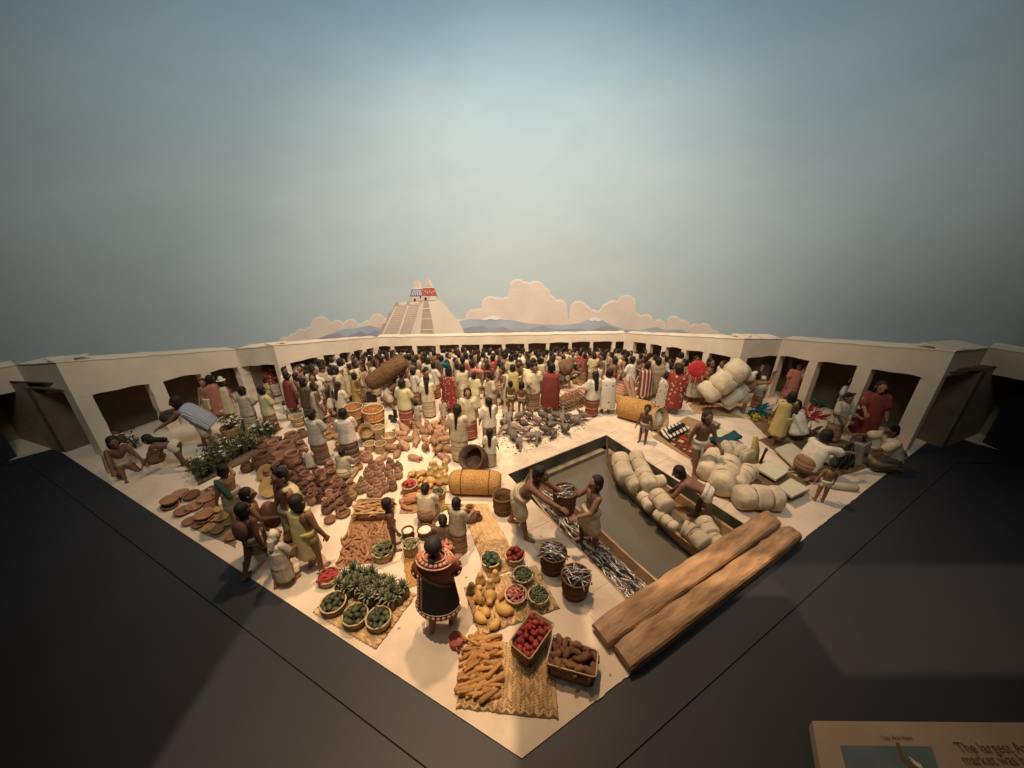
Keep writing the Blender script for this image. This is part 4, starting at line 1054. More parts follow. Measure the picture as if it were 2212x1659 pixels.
for x_, y_, k in pts:
    cn, cm, _ = wc(CL); sn, sm, _ = wc(SKS); hn, hs_, _ = wc(HA)
    pose = r2.choices(['stand', 'turn', 'carry', 'point', 'walk', 'fold'], [4, 4, 2, 1, 1, 2])[0]
    rz = r2.gauss(180, 60) if r2.random() < .65 else r2.uniform(0, 360)
    fac = "seen from behind" if 110 < rz % 360 < 250 else "facing us" if (rz % 360 < 60 or rz % 360 > 300) else "turned right" if rz % 360 <= 110 else "turned left"
    t = r2.random()
    if t < .5: wear = WOM(cm, sm); lab = f"woman in a {cn} blouse and {sn} skirt"
    elif t < .66: wear = LOIN(cm); lab = f"bare chested man in a {cn} loincloth"
    elif t < .88: wear = CLK(cm); lab = f"man in a {cn} cloak"
    else: wear = [('robe', cm)]; lab = f"person in a long {cn} robe"
    row = "rear row" if y_ > 12.1 else "middle rows" if y_ > 10.8 else "front row"
    j = min(range(13), key=lambda i: abs(opn_x[i] - x_ * 1.02))
    lab = f"{lab}, {hn}, {fac}, crowd's {row}, {ORD[j]} rear opening from left"
    lab = " ".join(lab.split()[:16])
    if lab in used:      # say which of two alike people
        lab = lab.replace("crowd's", "further back in") if len(lab.replace("crowd's", "further back in").split()) <= 16 else lab
    used[lab] = 1
    person(None, pose, wear, hs_, rz, h=1.52 * k * r2.uniform(.9, 1.08), label=lab, group="people crowding the rear of the plaza", fine=False, loc=Vector((x_, y_, 0)), skin=r2.random() < .4)
# ================================================================== THE WOMAN IN THE BORDERED ROBE
S_ = POSE['turn']
rb_rose = M("robe_rose", (.46, .17, .11), .85, .14, 5, .35, 20, rand=0)
rb_dark = M("robe_black_brown", (.035, .028, .022), .9, .15, 5, .35, 24, rand=0)
rb_bord = M("robe_wine_border", (.17, .03, .022), .9, .15, 7, .3, 24, rand=0)
rb_disc = M("robe_pale_discs", (.58, .36, .24), .8, .08, 9, rand=0)
rb_white = M("robe_pale_line", (.52, .44, .36), .8, .08, 9, rand=0)
def hero_robe(S):
    mb = g_blouse(S)
    drop_loft(mb, S, [(S.P.z + .3, .21, .15, 0), (S.P.z, .232, .178, 0), (.6, .258, .206, .01), (.48, .272, .218, .01), (.46, .27, .216, .01)], .03, 7)
    return mb
link("robe", (lambda me: (me.materials.append(rb_rose), me)[1])(remesh(hero_robe(S_), "robe_bordered", .016, 2)), parent=HERO)
def hug(z, a, off=0.0):
    """a point on the robe's outside at height z and angle a (0 = back)"""
    T = [(1.26, .165, .125, 0), (1.2, .222, .15, 0), (1.0, .228, .165, 0), (.8, .245, .19, 0), (.5, .278, .222, .01), (.25, .29, .23, .01)]
    for (z1, x1, y1, s1), (z0, x0, y0, s0) in zip(T, T[1:]):
        if z0 <= z <= z1:
            t = (z - z0) / (z1 - z0); rx, ry, s = lerp(x0, x1, t), lerp(y0, y1, t), lerp(s0, s1, t); break
    else: rx, ry, s = (T[0][1:] if z > 1 else T[-1][1:])
    return Vector((-(rx + off) * math.sin(a), s + (ry + off) * math.cos(a), z))
def patch(name, z0, z1, a0, a1, off, mat, nz=12, na=22, th=.02):
    m = MB(); rs = []
    for i in range(nz + 1):
        A = [a0 + (a1 - a0) * j / na for j in range(na + 1)]
        zf = lambda a: z0 + ((z1(a) if callable(z1) else z1) - z0) * i / nz
        rs.append([hug(zf(a), a, off) for a in A] + [hug(zf(a), a, off - th) for a in A[::-1]])
    m.rings(rs); return link(name, m.mesh(name, [mat]), parent=HERO)
patch("back_panel", .535, lambda a: 1.12 - .10 * (a + .6), -.6, 1.4, .024, rb_dark)
patch("hem_border", .46, .54, -1.5, 1.45, .026, rb_bord, 3)
patch("side_border", .54, 1.12, -1.12, -.6, .026, rb_bord)
patch("border_line", .538, .552, -.6, 1.4, .030, rb_white, 1)
patch("border_line", .545, 1.08, -.625, -.575, .031, rb_white, 12, 1)
disc = MB(); disc.cap((0, 0, -.008), (0, 0, .008), .001, .001, 10); disc = MB(); disc.lathe([(.001, .012), (.016, .012), (.026, .006), (.028, -.01)], 12)
disc_me = disc.mesh("medallion", [rb_disc])
def stud(z, a, off, k):
    p = hug(z, a, off); q = hug(z, a, off + .1); o = link("medallion", disc_me, p, scale=(k, k, 1), parent=HERO, rot=(q - p).to_track_quat('Z', 'Y').to_euler()); return o
for i in range(13): stud(.50, -1.35 + 2.7 * i / 12, .028, .95)
for i in range(10): stud(.58 + .054 * i, -.86, .028, .8)
# yoke: a collar ring of pale discs between two cords
col = MB(); rs = []
for i in range(33):
    a = 2 * math.pi * i / 32; c, s = math.sin(a), math.cos(a)
    def cp_(r, z): return (c * r * 1.25, s * r * .92 + .0, z)
    rs.append([cp_(.11, 1.315), cp_(.182, 1.268), cp_(.187, 1.245), cp_(.10, 1.29)])
col.rings(rs, False, False); link("collar", col.mesh("collar", [rb_bord]), parent=HERO)
for r, z in ((.187, 1.264), (.112, 1.318)):
    t = MB(); t.tube([(math.sin(2 * math.pi * i / 32) * r * 1.25, math.cos(2 * math.pi * i / 32) * r * .92, z) for i in range(33)], .011, 6)
    link("collar_cord", t.mesh("collar_cord", [rb_disc]), parent=HERO)
for i in range(20):
    a = 2 * math.pi * i / 20; p = Vector((math.sin(a) * .15 * 1.25, math.cos(a) * .15 * .92, 1.297)); n = Vector((math.sin(a) * .45, math.cos(a) * .45, .85))
    link("medallion", disc_me, p, scale=(.85, .85, .9), parent=HERO, rot=n.to_track_quat('Z', 'Y').to_euler())
for i, sd in enumerate((-1, 1)):
    e_ = lerp(S_.sh[i], S_.el[i], .8); d = (S_.el[i] - S_.sh[i]).normalized(); u = d.orthogonal().normalized(); v = d.cross(u)
    m = MB(); m.cap(e_ - d * .05, e_ + d * .015, .108, .112, 14); link("sleeve_border", m.mesh("sleeve_border", [rb_bord]), parent=HERO)
    for j in range(9):
        a = 2 * math.pi * j / 9; p = e_ + (u * math.cos(a) + v * math.sin(a)) * .112 - d * .02
        link("medallion", disc_me, p, scale=.7, parent=HERO, rot=(u * math.cos(a) + v * math.sin(a)).to_track_quat('Z', 'Y').to_euler())
m = MB(); m.tube([S_.h - S_.hf * .09 - S_.hu * .1 + Vector((.0, 0, 0)), (.01, .10, 1.29), (.02, .14, 1.2)], [.05, .035, .015], 8); link("hair_tail", m.mesh("hair_tail", [grey_hair]), parent=HERO)

# ================================================================== HELD AND CARRIED THINGS
straw = woven("pale_straw", (.52, .38, .20), (.30, .19, .08), 30)
straw_d = woven("brown_straw", (.22, .12, .055), (.09, .045, .02), 34)
straw_o = woven("orange_cane", (.46, .22, .07), (.24, .10, .03), 22)
straw_y = woven("ochre_straw", (.58, .35, .13), (.33, .17, .05), 40)
rim_m = M("basket_rim", (.50, .38, .23), .8, .15, 14, .4, 60)
rim_d = M("dark_basket_rim", (.16, .085, .04), .8, .2, 14, .4, 60)
rope_m = M("twine", (.15, .09, .05), .9, .2, 18, rand=.1)
bale_m = M("bale_cloth", (.57, .475, .325), .85, .16, 5, 1.0, 11)
clay = M("red_clay", (.30, .155, .092), .7, .3, 6, .3, 20, rand=.36)
clay_d = M("brown_clay", (.225, .112, .066), .7, .3, 6, .3, 20, rand=.36)
clay_o = M("ochre_clay", (.40, .25, .10), .7, .22, 6, .25, 20, rand=.2)
clay_r = M("rose_clay", (.42, .135, .085), .6, .12, 6, .15, 18, rand=.08)
def straw_barrel(name, mat, L, r, ropes, loc, rot, label, cat, group=None, rope=rope_m, open_end=False, bulge=.06):
    m = MB(); n = 22; prof = []
    for i in range(n + 1):
        t = i / n; e_ = min(t, 1 - t) * n
        prof.append((r * ((.72 + .28 * min(1, e_ / 2.5) ** .6) * (1 + bulge * math.sin(math.pi * t))), L * (t - .5)))
    if open_end:
        prof = [(r * (1 + bulge * math.sin(math.pi * min(1, t * .9))), L * (t - .5)) for t in [i / 12 for i in range(13)]] + [(r * .9, L * .5), (r * .88, -L * .42)]
    m.lathe(prof, 24)
    o = link(name, m.mesh(name, [mat]), loc, rot=rot); tag(o, label, cat, group)
    for t in ropes:
        q = MB(); rr = r * (1 + bulge * math.sin(math.pi * t)) + .006
        q.tube([(rr * math.cos(2 * math.pi * i / 20), rr * math.sin(2 * math.pi * i / 20), L * (t - .5)) for i in range(21)], .012, 6)
        link("rope", q.mesh("rope", [rope]), parent=o)
    return o
def toward(d):
    return Vector(d).to_track_quat('Z', 'Y').to_euler()
def on(o, p):
    bpy.context.view_layer.update(); return o.matrix_world @ Vector(p)
def find(lab): return next(o for o in C.objects if o.get("label", "").startswith(lab))
bp_ = find("porter stooping under"); p = on(bp_, (0, .06, 1.42)); q0 = G('b', 1400, 560, 1.2); 
straw_barrel("cylindrical_bundle", straw_d, 1.2, .235, (.5,), p + Vector((.12, .0, .06)), toward((.83, .2, .52)), "long brown straw cylinder on the stooping porter's back", "bundle")
def soft_bale(name, pts, rad, ropes, label, group, mat=bale_m, cat="bale", seed=0, wob=.035):
    """a bulging cloth bundle along a path, tied at the given places"""
    rr = random.Random(seed); m = MB(); pts = [Vector(p) for p in pts]; n = 34; nn = 28; rs = []
    def at(t):
        f = t * (len(pts) - 1); i = min(int(f), len(pts) - 2); return pts[i].lerp(pts[i + 1], f - i)
    ph = [rr.uniform(0, 6.28) for _ in range(4)]; lo = []
    for i in range(n + 1):
        t = i / n; c = at(t); d = (at(min(1, t + .04)) - at(max(0, t - .04))).normalized()
        u = d.cross(Z1); u = u.normalized() if u.length > .05 else X1; v = u.cross(d)
        e_ = min(t, 1 - t)
        k = (.70 + .30 * min(1, e_ / .09) ** .7) if e_ < .09 else 1.0
        for r_ in ropes: k *= 1 - .17 * math.exp(-((t - r_) / .032) ** 2)
        pl = .02 * max([math.exp(-((t - r_) / .07) ** 2) for r_ in list(ropes) + [0, 1]])
        rs.append([c + (u * math.cos(2 * math.pi * j / nn) + v * math.sin(2 * math.pi * j / nn)) * rad * k * (1 + pl * math.cos(7 * 2 * math.pi * j / nn + ph[2] + 3 * t) + wob * math.sin(3 * 2 * math.pi * j / nn + ph[0] + 5 * t) + wob * .7 * math.sin(5 * 2 * math.pi * j / nn + ph[1] - 9 * t)) for j in range(nn)])
        lo.append((c, u, v))
    m.rings(rs); c0 = sum(pts, Vector()) / len(pts)
    me = m.mesh(name, [mat]); me.transform(Matrix.Translation(-c0)); o = link(name, me, c0); tag(o, label, cat, group)
    for r_ in ropes:
        c, u, v = lo[min(n, max(0, round(r_ * n)))]; q = MB(); k = rad * .845
        q.tube([c - c0 + (u * math.cos(2 * math.pi * j / 18) + v * math.sin(2 * math.pi * j / 18)) * k for j in range(19)], .009, 5)
        link("rope", q.mesh("rope", [rope_m]), parent=o)
    return o
# the great bale on the bent porter
gp_ = find("porter bent double"); b0 = on(gp_, (0, .1, 1.05))
A0 = G('d', 1200, 730, .0); yb = b0.y - .1
def at_depth(r, x, y, Y):
    X, Yr, Z = ray(px(r, x, y)); t = Y / Yr; return Vector((X * t, Y, H + Z * t))
soft_bale("bale", [at_depth('d', 1178, 742, yb), at_depth('d', 1400, 580, yb), at_depth('d', 1635, 395, yb)], .31, (.30, .66), "huge white roped bale on the back of the bent porter", None, seed=3)
m = MB(); c0 = at_depth('d', 1420, 800, yb - .05); c1 = at_depth('d', 1560, 690, yb - .05)
m.rings([ringe(c0, (c1 - c0).normalized(), Y1, .05, .22, 12), ringe(c0.lerp(c1, .5) - Vector((0, 0, .05)), (c1 - c0).normalized(), Y1, .3, .3, 12), ringe(c1 + Vector((0, 0, .02)), (c1 - c0).normalized(), Y1, .06, .22, 12)])
m2 = MB(); m2.cap(c0, c1, .09, .12, 12, flat=2); m2.cap(c0 + Vector((.05, 0, -.12)), c1 + Vector((-.1, 0, -.22)), .08, .1, 12, flat=2)
tag(link("hanging_cloth", m2.mesh("hanging_cloth", [white])), "white cloth hanging below the huge bale on the porter's hips", "cloth")
p = at_depth('d', 1690, 530, yb); m = MB(); m.ell((0, 0, 0), (.13, .12, .14)); m.cap((.0, 0, .05), (.12, 0, .12), .07, .05)
tag(link("knotted_bag", m.mesh("knotted_bag", [white]), p), "knotted white bag at the upper end of the great bale", "bag")
# packs and small carried goods
def pack(name, who, off, r, mat, label, cat="pack", seed=1):
    p = on(who, off); m = MB(); m.ell((0, 0, 0), r, n=14, m=10); me = remesh(m, name, .03, 4); me.materials.append(mat)
    rr = random.Random(seed)
    for v in me.vertices: v.co *= 1 + .05 * math.sin(v.co.x * 21 + seed) * math.cos(v.co.z * 17)
    o = link(name, me, p); tag(o, label, cat); return o
w1 = find("half bare man with a pink"); pack("pack", w1, (0, .13, 1.12), (.11, .085, .21), M("pink_hide", (.24, .11, .085), .6, .2, 6, .3, 14), "dusky pink pack on the half bare man's back at left")
w2 = find("bearer in a cream yellow"); pack("water_skin", w2, (.02, -.24, .85), (.16, .13, .27), clay_d, "brown striped skin bag held by the bearer in the yellow cape", "bag", 4)
w3 = find("porter bent under a brown pack"); pack("pack", w3, (0, .1, 1.15), (.25, .22, .27), M("brown_hide", (.17, .09, .05), .7, .25, 6, .4, 12), "bulky brown pack on the bent porter in the right of the crowd", seed=6)
w4 = find("porter in a blue grey"); pack("bag", w4, (0, -.60, .95), (.2, .16, .13), M("dark_hide", (.035, .028, .024), .6, .2, 6), "dark bag in front of the porter in the chequered cloak", "bag", 2)
w5 = find("man in dark rose with a white"); pack("shoulder_bundle", w5, (.2, -.06, 1.2), (.09, .09, .2), white, "white bundle on the shoulder of the man in dark rose", "bundle", 5)
w6 = find("small child in white with a white head"); link("headcloth", variant(cloth_mesh('boy_walk', 'headcloth', True), [white]), parent=w6)
jug = pack("jug", w6, (.26, -.2, .62), (.16, .15, .19), clay_d, "dark brown jug carried by the child in white at the plaza edge", "jug", 8)
link("headcloth", variant(cloth_mesh('boy', 'headcloth', True), [white]), parent=find("small child in a white robe"))
link("headcloth", variant(cloth_mesh('turn', 'headcloth', True), [white]), parent=find("woman with a white head veil"))
link("hat", variant(cloth_mesh('turn', 'hat', True), [M("dark_felt", (.025, .02, .018), .8, .2, 8)]), parent=find("man in cream with a dark"))
link("hair", variant(cloth_mesh('stand', 'hair_bob', True), [hair_m]), parent=find("man in pale yellow with a white flat"))
link("hat", variant(cloth_mesh('stand', 'hat', True), [white]), parent=find("man in pale yellow with a white flat"))
# white basket on a bearer's back
def lathe_thing(name, prof, mat, loc, label, cat, group=None, n=20, rib=0, ribn=0, rot=None, sc_=1):
    m = MB(); m.lathe(prof, n, rib=rib, ribn=ribn); o = link(name, m.mesh(name, [mat]), loc, rot=rot, scale=sc_); return tag(o, label, cat, group)
w7 = find("bearer in a cream cape with"); p = on(w7, (0, .26, .72))
lathe_thing("back_basket", [(.10, 0), (.14, .15), (.175, .48), (.19, .5), (.19, .53), (.16, .53), (.13, .2), (.09, .04)], M("white_cane", (.55, .47, .38), .8, .15, 10, .5, 30), p, "tall white basket on the back of the bearer in the crowd", "basket")
# flower in the hair, feather crests, shield, bead headdress
w8 = find("woman with a yellow flower"); fl = MB()
for k in range(6):
    a = k * 1.047; fl.ell((.05 * math.cos(a), -.01, .05 * math.sin(a)), (.035, .012, .035), n=8, m=5)
fl.ell((0, -.02, 0), (.022, .02, .022), n=8, m=5)
Sx = POSE['carry']; o = link("hair_flower", fl.mesh("hair_flower", [M("yellow_petal", (.75, .55, .10), .7, .1, 9)]), Sx.h + Vector((-.07, .115, .05)), parent=w8, rot=(0, 0, R(180)))
def plume(name, parent, base, dirs, L, mat, part=True):
    m = MB()
    for d in dirs:
        d = Vector(d).normalized(); s = d.orthogonal().normalized(); b = Vector(base); t = b + d * L * rnd.uniform(.8, 1.1); q = d.cross(s)
        m.rings([[b + s * .012 + q * .004, b - s * .012 + q * .004, b - s * .012 - q * .004, b + s * .012 - q * .004]] + [[b.lerp(t, .55) + s * .045 + q * .006, b.lerp(t, .55) - s * .045 + q * .006, b.lerp(t, .55) - s * .045 - q * .006, b.lerp(t, .55) + s * .045 - q * .006]] + [[t + s * .012 + q * .004, t - s * .012 + q * .004, t - s * .012 - q * .004, t + s * .012 - q * .004]])
    return link(name, m.mesh(name, [mat]), parent=parent)
teal = M("teal_feather", (.02, .13, .14), .6, .3, 12, rand=.15); green_f = M("green_feather", (.03, .13, .06), .6, .3, 12, rand=.15)
redf = M("red_feather", (.42, .03, .03), .6, .25, 12, rand=.15); yelf = M("yellow_feather", (.48, .34, .05), .6, .25, 12, rand=.15)
w9 = find("figure in a dark red figured"); Sx = POSE['stand']
plume("feather_crest", w9, Sx.h + Vector((0, .05, .1)), [(.9 * math.cos(a), .35, .2 + .8 * math.sin(a)) for a in [.2 + 2.7 * i / 11 for i in range(12)]], .30, teal)
w10 = find("warrior with a red feather"); p = on(w10, (-.05, -.32, 1.02))
sh = MB(); sh.lathe([(.001, .03), (.15, .025), (.24, .0), (.25, -.012), (.001, -.012)], 22)
so = link("feather_shield", sh.mesh("feather_shield", [redf]), p + Vector((0, -.02, .3)), rot=(R(80), 0, R(-15))); tag(so, "round crimson feather shield with tassels held before the right doorways", "shield")
for k in range(9):
    q = MB(); a = math.pi * (1.08 + .84 * k / 8); q.cap((.23 * math.cos(a), .23 * math.sin(a), 0), (.30 * math.cos(a), .40 * math.sin(a), .0), .018, .026, 7); link("tassel", q.mesh("tassel", [redf if k % 2 else rose]), parent=so)
w11 = find("woman with a white bead"); Sx = POSE['stand']; m = MB()
for k in range(11):
    a = math.pi * k / 10; m.ell(Sx.h + Vector((.15 * math.cos(a), -.02, .04 + .15 * math.sin(a))), (.034, .034, .034), n=8, m=6)
link("bead_headdress", m.mesh("bead_headdress", [white]), parent=w11)
w12 = find("man in a red cape with a black"); Sx = POSE['turn']
for k in range(8):
    q = MB(); z = 1.15 - k * .11; q.box((-.24 - .012 * k * .5, -.09, z), (.055, .05, .06)); link("border_square", q.mesh("border_square", [white if k % 2 == 0 else rb_dark], smooth=False), parent=w12)
w13 = find("man in a red cape with a white stepped")
for k in range(10):
    q = MB(); z = 1.2 - k * .09; q.box((.23 + .006 * k, -.05, z), (.05, .055, .045)); link("border_square", q.mesh("border_square", [white if k % 2 == 0 else rb_bord], smooth=False), parent=w13)
w14 = find("man with a green shoulder"); Sx = POSE['point']; m = MB(); m.cap(Sx.sh[1] + Vector((.02, .06, .05)), Sx.P + Vector((.1, .17, .1)), .06, .09, 10, flat=.6)
link("shoulder_cloth", m.mesh("shoulder_cloth", [M("green_cotton", (.03, .09, .06), .9, .2, 6)]), parent=w14)

# ================================================================== CANAL: canoes, planks, fish, bundles
wood = M("canoe_wood", (.40, .25, .13), .7, .28, 3.5, .5, 10, rand=.08, stretch=(1, 1, 3))
def canoe(name, Lp, Rp, zg, zb, tip, label):
    m = MB(); rs = []
    for l, r in zip(Lp, Rp):
        c = (l + r) / 2; w_ = (r - l) / 2; ring = []
        prof = [(1, 0), (.93, -.35), (.70, -.8), (.35, -1), (-.35, -1), (-.70, -.8), (-.93, -.35), (-1, 0)]
        inn = [(-.88, .0), (-.78, -.4), (-.5, -.78), (0, -.86), (.5, -.78), (.78, -.4), (.88, .0)]
        for a, b in prof + inn:
            p = c + w_ * a; ring.append((p.x, p.y, zg + (zg - zb) * b))
        rs.append(ring)
    k = len(rs[0]); rs = [[Vector(tip) + Vector((0, 0, -.03 * (j % 3))) for j in range(k)]] + rs
    m.rings(rs); o = link(name, m.mesh(name, [wood], smooth=False)); tag(o, label, "canoe", "dugout canoes in the canal"); return o
zg, zb = -.10, -.55
dln = dl.normalized(); nq = Vector((-dln.y, dln.x, 0))   # towards the basin
if (Q1 - Q0).dot(nq) < 0: nq = -nq
R1 = [gp(q, zg) for q in ((1168, 1032), (1197, 1052), (1245, 1093), (1293, 1137), (1357, 1197), (1417, 1249), (1490, 1315))]
L1 = []
for i, r in enumerate(R1):
    t = (r - Q0).dot(dln) - .05; p = Q0 + dln * t + nq * (.06 if i > 1 else .22 - .08 * i); p.z = zg; L1.append(p)
canoe("dugout_canoe", L1, R1, zg, zb, gp((1146, 1009), .04), "wooden dugout canoe full of silver fish along the near quay")
L2 = [gp(q, zg) for q in ((1316, 985), (1330, 1025), (1381, 1073), (1418, 1109), (1460, 1153), (1503, 1187), (1560, 1240))]
drn = dr.normalized(); nr2 = Vector((-drn.y, drn.x, 0))
if (Q0 - Q1).dot(nr2) > 0: nr2 = -nr2
R2 = []
for i, l in enumerate(L2):
    t = (l - Q1).dot(drn) - .15; p = Q1 + drn * t - nr2 * (.16 + (.25 if i == 0 else 0)); p.z = zg; R2.append(p)
canoe("dugout_canoe", L2, R2, zg, zb, gp((1311, 941), .10), "wooden dugout canoe loaded with white bundles along the far quay")
plank_m = M("plank_wood", (.35, .21, .108), .8, .5, 4.5, 1.0, 13, rand=.06, stretch=(.35, 1.6, 1.6)); stains(plank_m, .75)
def plank(cs, label):
    z1 = .21; c = [gp(q, z1) for q in cs]          # far end two, near end two
    m = MB(); n = 26; rs = []; rr = random.Random(len(label))
    for i in range(n + 1):
        t = i / n; a = c[0].lerp(c[3], t); b = c[1].lerp(c[2], t); e_ = min(t, 1 - t)
        s = .90 if e_ == 0 else .97 if e_ < .1 else 1; mid = (a + b) / 2; a = mid + (a - mid) * s + (b - a).normalized() * rr.uniform(-.012, .012); b = mid + (b - mid) * s
        u = (b - a); w_ = u.length; u = u / w_; dz = -.05 if e_ == 0 else 0
        q_ = [rr.uniform(-.007, .007) for _ in range(4)]
        rs.append([a + Z1 * (-.19 - dz), a + Z1 * (-.05 + dz), a + u * .022 + Z1 * (dz - .016), a + u * .06 + Z1 * (dz + q_[0])] + [a + u * (.06 + (w_ - .12) * f) + Z1 * (dz + q_[k]) for k, f in ((1, .33), (2, .66))] + [b - u * .06 + Z1 * (dz + q_[3]), b - u * .022 + Z1 * (dz - .016), b + Z1 * (-.05 + dz), b + Z1 * (-.19 - dz)])
    m.rings(rs); me = m.mesh("plank", [plank_m], smooth=False); cen = (c[0] + c[2]) / 2; an = math.atan2((c[3] - c[0]).y, (c[3] - c[0]).x)
    me.transform(Matrix.Rotation(-an, 4, 'Z') @ Matrix.Translation(-cen)); o = link("plank", me, cen, an); tag(o, label, "plank", "planks laid across the canal")
plank([(1657, 1094), (1693, 1125), (1318, 1389), (1279, 1337)], "thick brown plank across the canal mouth, the one nearer the water")
plank([(1702, 1127), (1739, 1152), (1367, 1441), (1326, 1382)], "thick brown plank across the canal mouth, the one at the plaza edge")
fish_m = M("silver_fish", (.38, .345, .32), .3, .45, 30, rand=.5, spec=.6, metal=.35)
def fish_mesh(k):
    m = MB(); rr = random.Random(k); L = .30; rs = []
    for t, h_, w_ in ((0, .004, .003), (.06, .016, .011), (.22, .031, .019), (.45, .034, .02), (.7, .02, .012), (.86, .009, .006), (.93, .02, .004), (1, .034, .002)):
        y = .015 * math.sin(t * 3 + k); rs.append([(L * (t - .5), y + w_ * math.cos(a), h_ * math.sin(a)) for a in [2 * math.pi * j / 8 for j in range(8)]])
    m.rings(rs); return m.mesh("fish", [fish_m])
FISH = [fish_mesh(k) for k in range(4)]
def lay(name, mes, p, rz, tilt=0, roll=0, s=1, label=None, cat=None, group=None):
    o = bpy.data.objects.new(name, rnd.choice(mes)); C.objects.link(o); o.location = p
    o.rotation_euler = Euler((roll, tilt, rz), 'XYZ'); o.scale = (s,) * 3
    return tag(o, label, cat, group)
mid1 = [(a + b) / 2 for a, b in zip(L1, R1)]
ang = math.atan2(dln.y, dln.x)
holdP = find("man standing in the fish canoe").location
for k in range(215):
    t = .9 + (rnd.random() ** .9) * 4.5; i = min(int(t), 5); c = L1[i].lerp(L1[i + 1], t - i); r = R1[i].lerp(R1[i + 1], t - i)
    s = rnd.uniform(.16, .84); p = c.lerp(r, s); p.z = -.34 + .13 * (1 - abs(s - .5) * 2) + rnd.uniform(-.03, .05)
    if (p - holdP).xy.length < .17: continue
    lay("fish", FISH, p, ang + rnd.gauss(0, .32), rnd.gauss(0, .14), rnd.uniform(0, 6.28), rnd.uniform(.7, .95), "silver fish heaped loose in the bottom of the near canoe", "fish", "fish loose in the near canoe")
# bundles in the far canoe: two rows of tied lobes
def bundle_px(r, pts, rad, z, ropes, label, seed): return soft_bale("bundle", [G(r, x, y, z) for x, y in pts], rad, ropes, label, "white bundles in the far canoe", seed=seed, wob=.02, cat="bundle")
bundle_px('h', [(1608, 290), (1622, 370), (1650, 470), (1690, 545)], .205, .02, (.42,), "white bundle first in the left row at the bow of the canoe", 1)
bundle_px('h', [(1705, 510), (1745, 570), (1800, 640)], .165, -.02, (.5,), "white bundle second in the left row behind the bow bundle", 2)
bundle_px('h', [(1775, 260), (1815, 370), (1862, 450)], .17, .10, (.42,), "white bundle first in the right row at the bow of the canoe", 3)
bundle_px('h', [(1850, 445), (1890, 520), (1945, 630)], .185, .14, (.5,), "white bundle second in the right row, in the canoe's middle", 4)
bundle_px('h', [(1840, 700), (1890, 760), (1950, 845)], .13, -.06, (.5,), "small white bundle in the left row before the bent man", 5)
bundle_px('h', [(1985, 690), (2050, 760), (2130, 850)], .18, .10, (.45,), "white bundle in the right row touching the bent man's hands", 6)
bundle_px('h', [(1985, 560), (2085, 545)], .125, .24, (), "white bundle lying across the right row near the quay", 7)
bundle_px('i', [(440, 1110), (540, 1180), (670, 1290)], .11, -.06, (.45, .75), "long thin white bundle along the canoe's left side below the bent man", 8)
bundle_px('i', [(735, 1270), (800, 1300), (850, 1340)], .155, .0, (.45,), "white bundle behind the bent man, nearest the planks on the left", 9)
bundle_px('i', [(860, 1350), (910, 1400), (1000, 1480)], .165, .0, (.2,), "white bundle half under the planks on the left", 10)
bundle_px('i', [(960, 1200), (1000, 1280), (1060, 1370)], .16, .05, (.5,), "white bundle behind the bent man on the quay side", 11)
bundle_px('i', [(1040, 1370), (1100, 1430), (1160, 1490)], .15, .0, (.4,), "white bundle half under the planks on the quay side", 12)
# ================================================================== GOODS: shapes
def mesh_of(fn, name, mats, smooth=True):
    m = MB(); fn(m); return m.mesh(name, mats, smooth)
def root_mesh(name, mat, L, r, k, bend=.25, knob=.12, n=7):
    rr = random.Random(k); m = MB(); pts = []; rad = []
    for i in range(7):
        t = i / 6; pts.append((L * (t - .5), L * bend * .4 * math.sin(math.pi * t) * (1 if k % 2 else -1), rr.uniform(-.1, .1) * r))
        rad.append(r * (.35 + .75 * math.sin(math.pi * min(1, .12 + .85 * t)) ** .7 * (1 - .35 * t)) * (1 + rr.uniform(-knob, knob)))
    rad[0] *= .5; rad[-1] *= .35
    m.tube(pts, rad, n); return m.mesh(name, [mat])
def ball_mesh(name, mat, r, sq=(1, 1, 1), dim=.1):
    m = MB(); prof = []
    for i in range(9):
        t = math.pi * i / 8; prof.append((max(.002, r * math.sin(t)), -r * math.cos(t) * (1 - (dim if i > 6 else 0))))
    m.lathe(prof, 12); me = m.mesh(name, [mat]); me.transform(Matrix.Diagonal((*sq, 1))); return me
orange_m = M("orange_root", (.34, .17, .09), .65, .25, 9, .4, 24, rand=.22)
pale_root = M("pale_root", (.46, .26, .11), .7, .22, 9, .4, 24, rand=.18)
corn_m = M("tan_corn", (.50, .26, .09), .6, .22, 14, .6, 60, rand=.2)
tuber_m = M("brown_tuber", (.24, .115, .055), .75, .28, 10, .4, 26, rand=.25)
tomato_m = M("red_fruit", (.40, .06, .045), .5, .2, 6, .1, 20, rand=.22)
apple_m = M("dark_red_fruit", (.30, .035, .03), .5, .25, 6, .1, 20, rand=.25)
chili_m = M("red_chilli", (.30, .04, .035), .5, .25, 8, .1, 20, rand=.25)
pink_m = M("pink_tuber", (.52, .19, .14), .6, .3, 9, .2, 24, rand=.3)
avo_m = M("dark_green_fruit", (.075, .088, .04), .5, .3, 9, .3, 26, rand=.25)
chay_m = M("green_fruit", (.05, .085, .045), .5, .3, 9, .3, 26, rand=.25)
bean_m = M("green_bean", (.13, .15, .085), .6, .25, 12, rand=.25)
grass_m = M("pale_green_leaf", (.22, .21, .10), .7, .3, 12, rand=.25)
squash_m = M("yellow_squash", (.58, .35, .12), .55, .16, 5, .15, 16, rand=.12)
gourd_m = M("pale_gourd", (.50, .36, .14), .55, .16, 5, .15, 16, rand=.12)
dgourd_m = M("dark_gourd", (.17, .13, .06), .55, .3, 5, .15, 16)
sweet_m = M("sweet_root", (.44, .20, .09), .65, .2, 8, .25, 20, rand=.15)
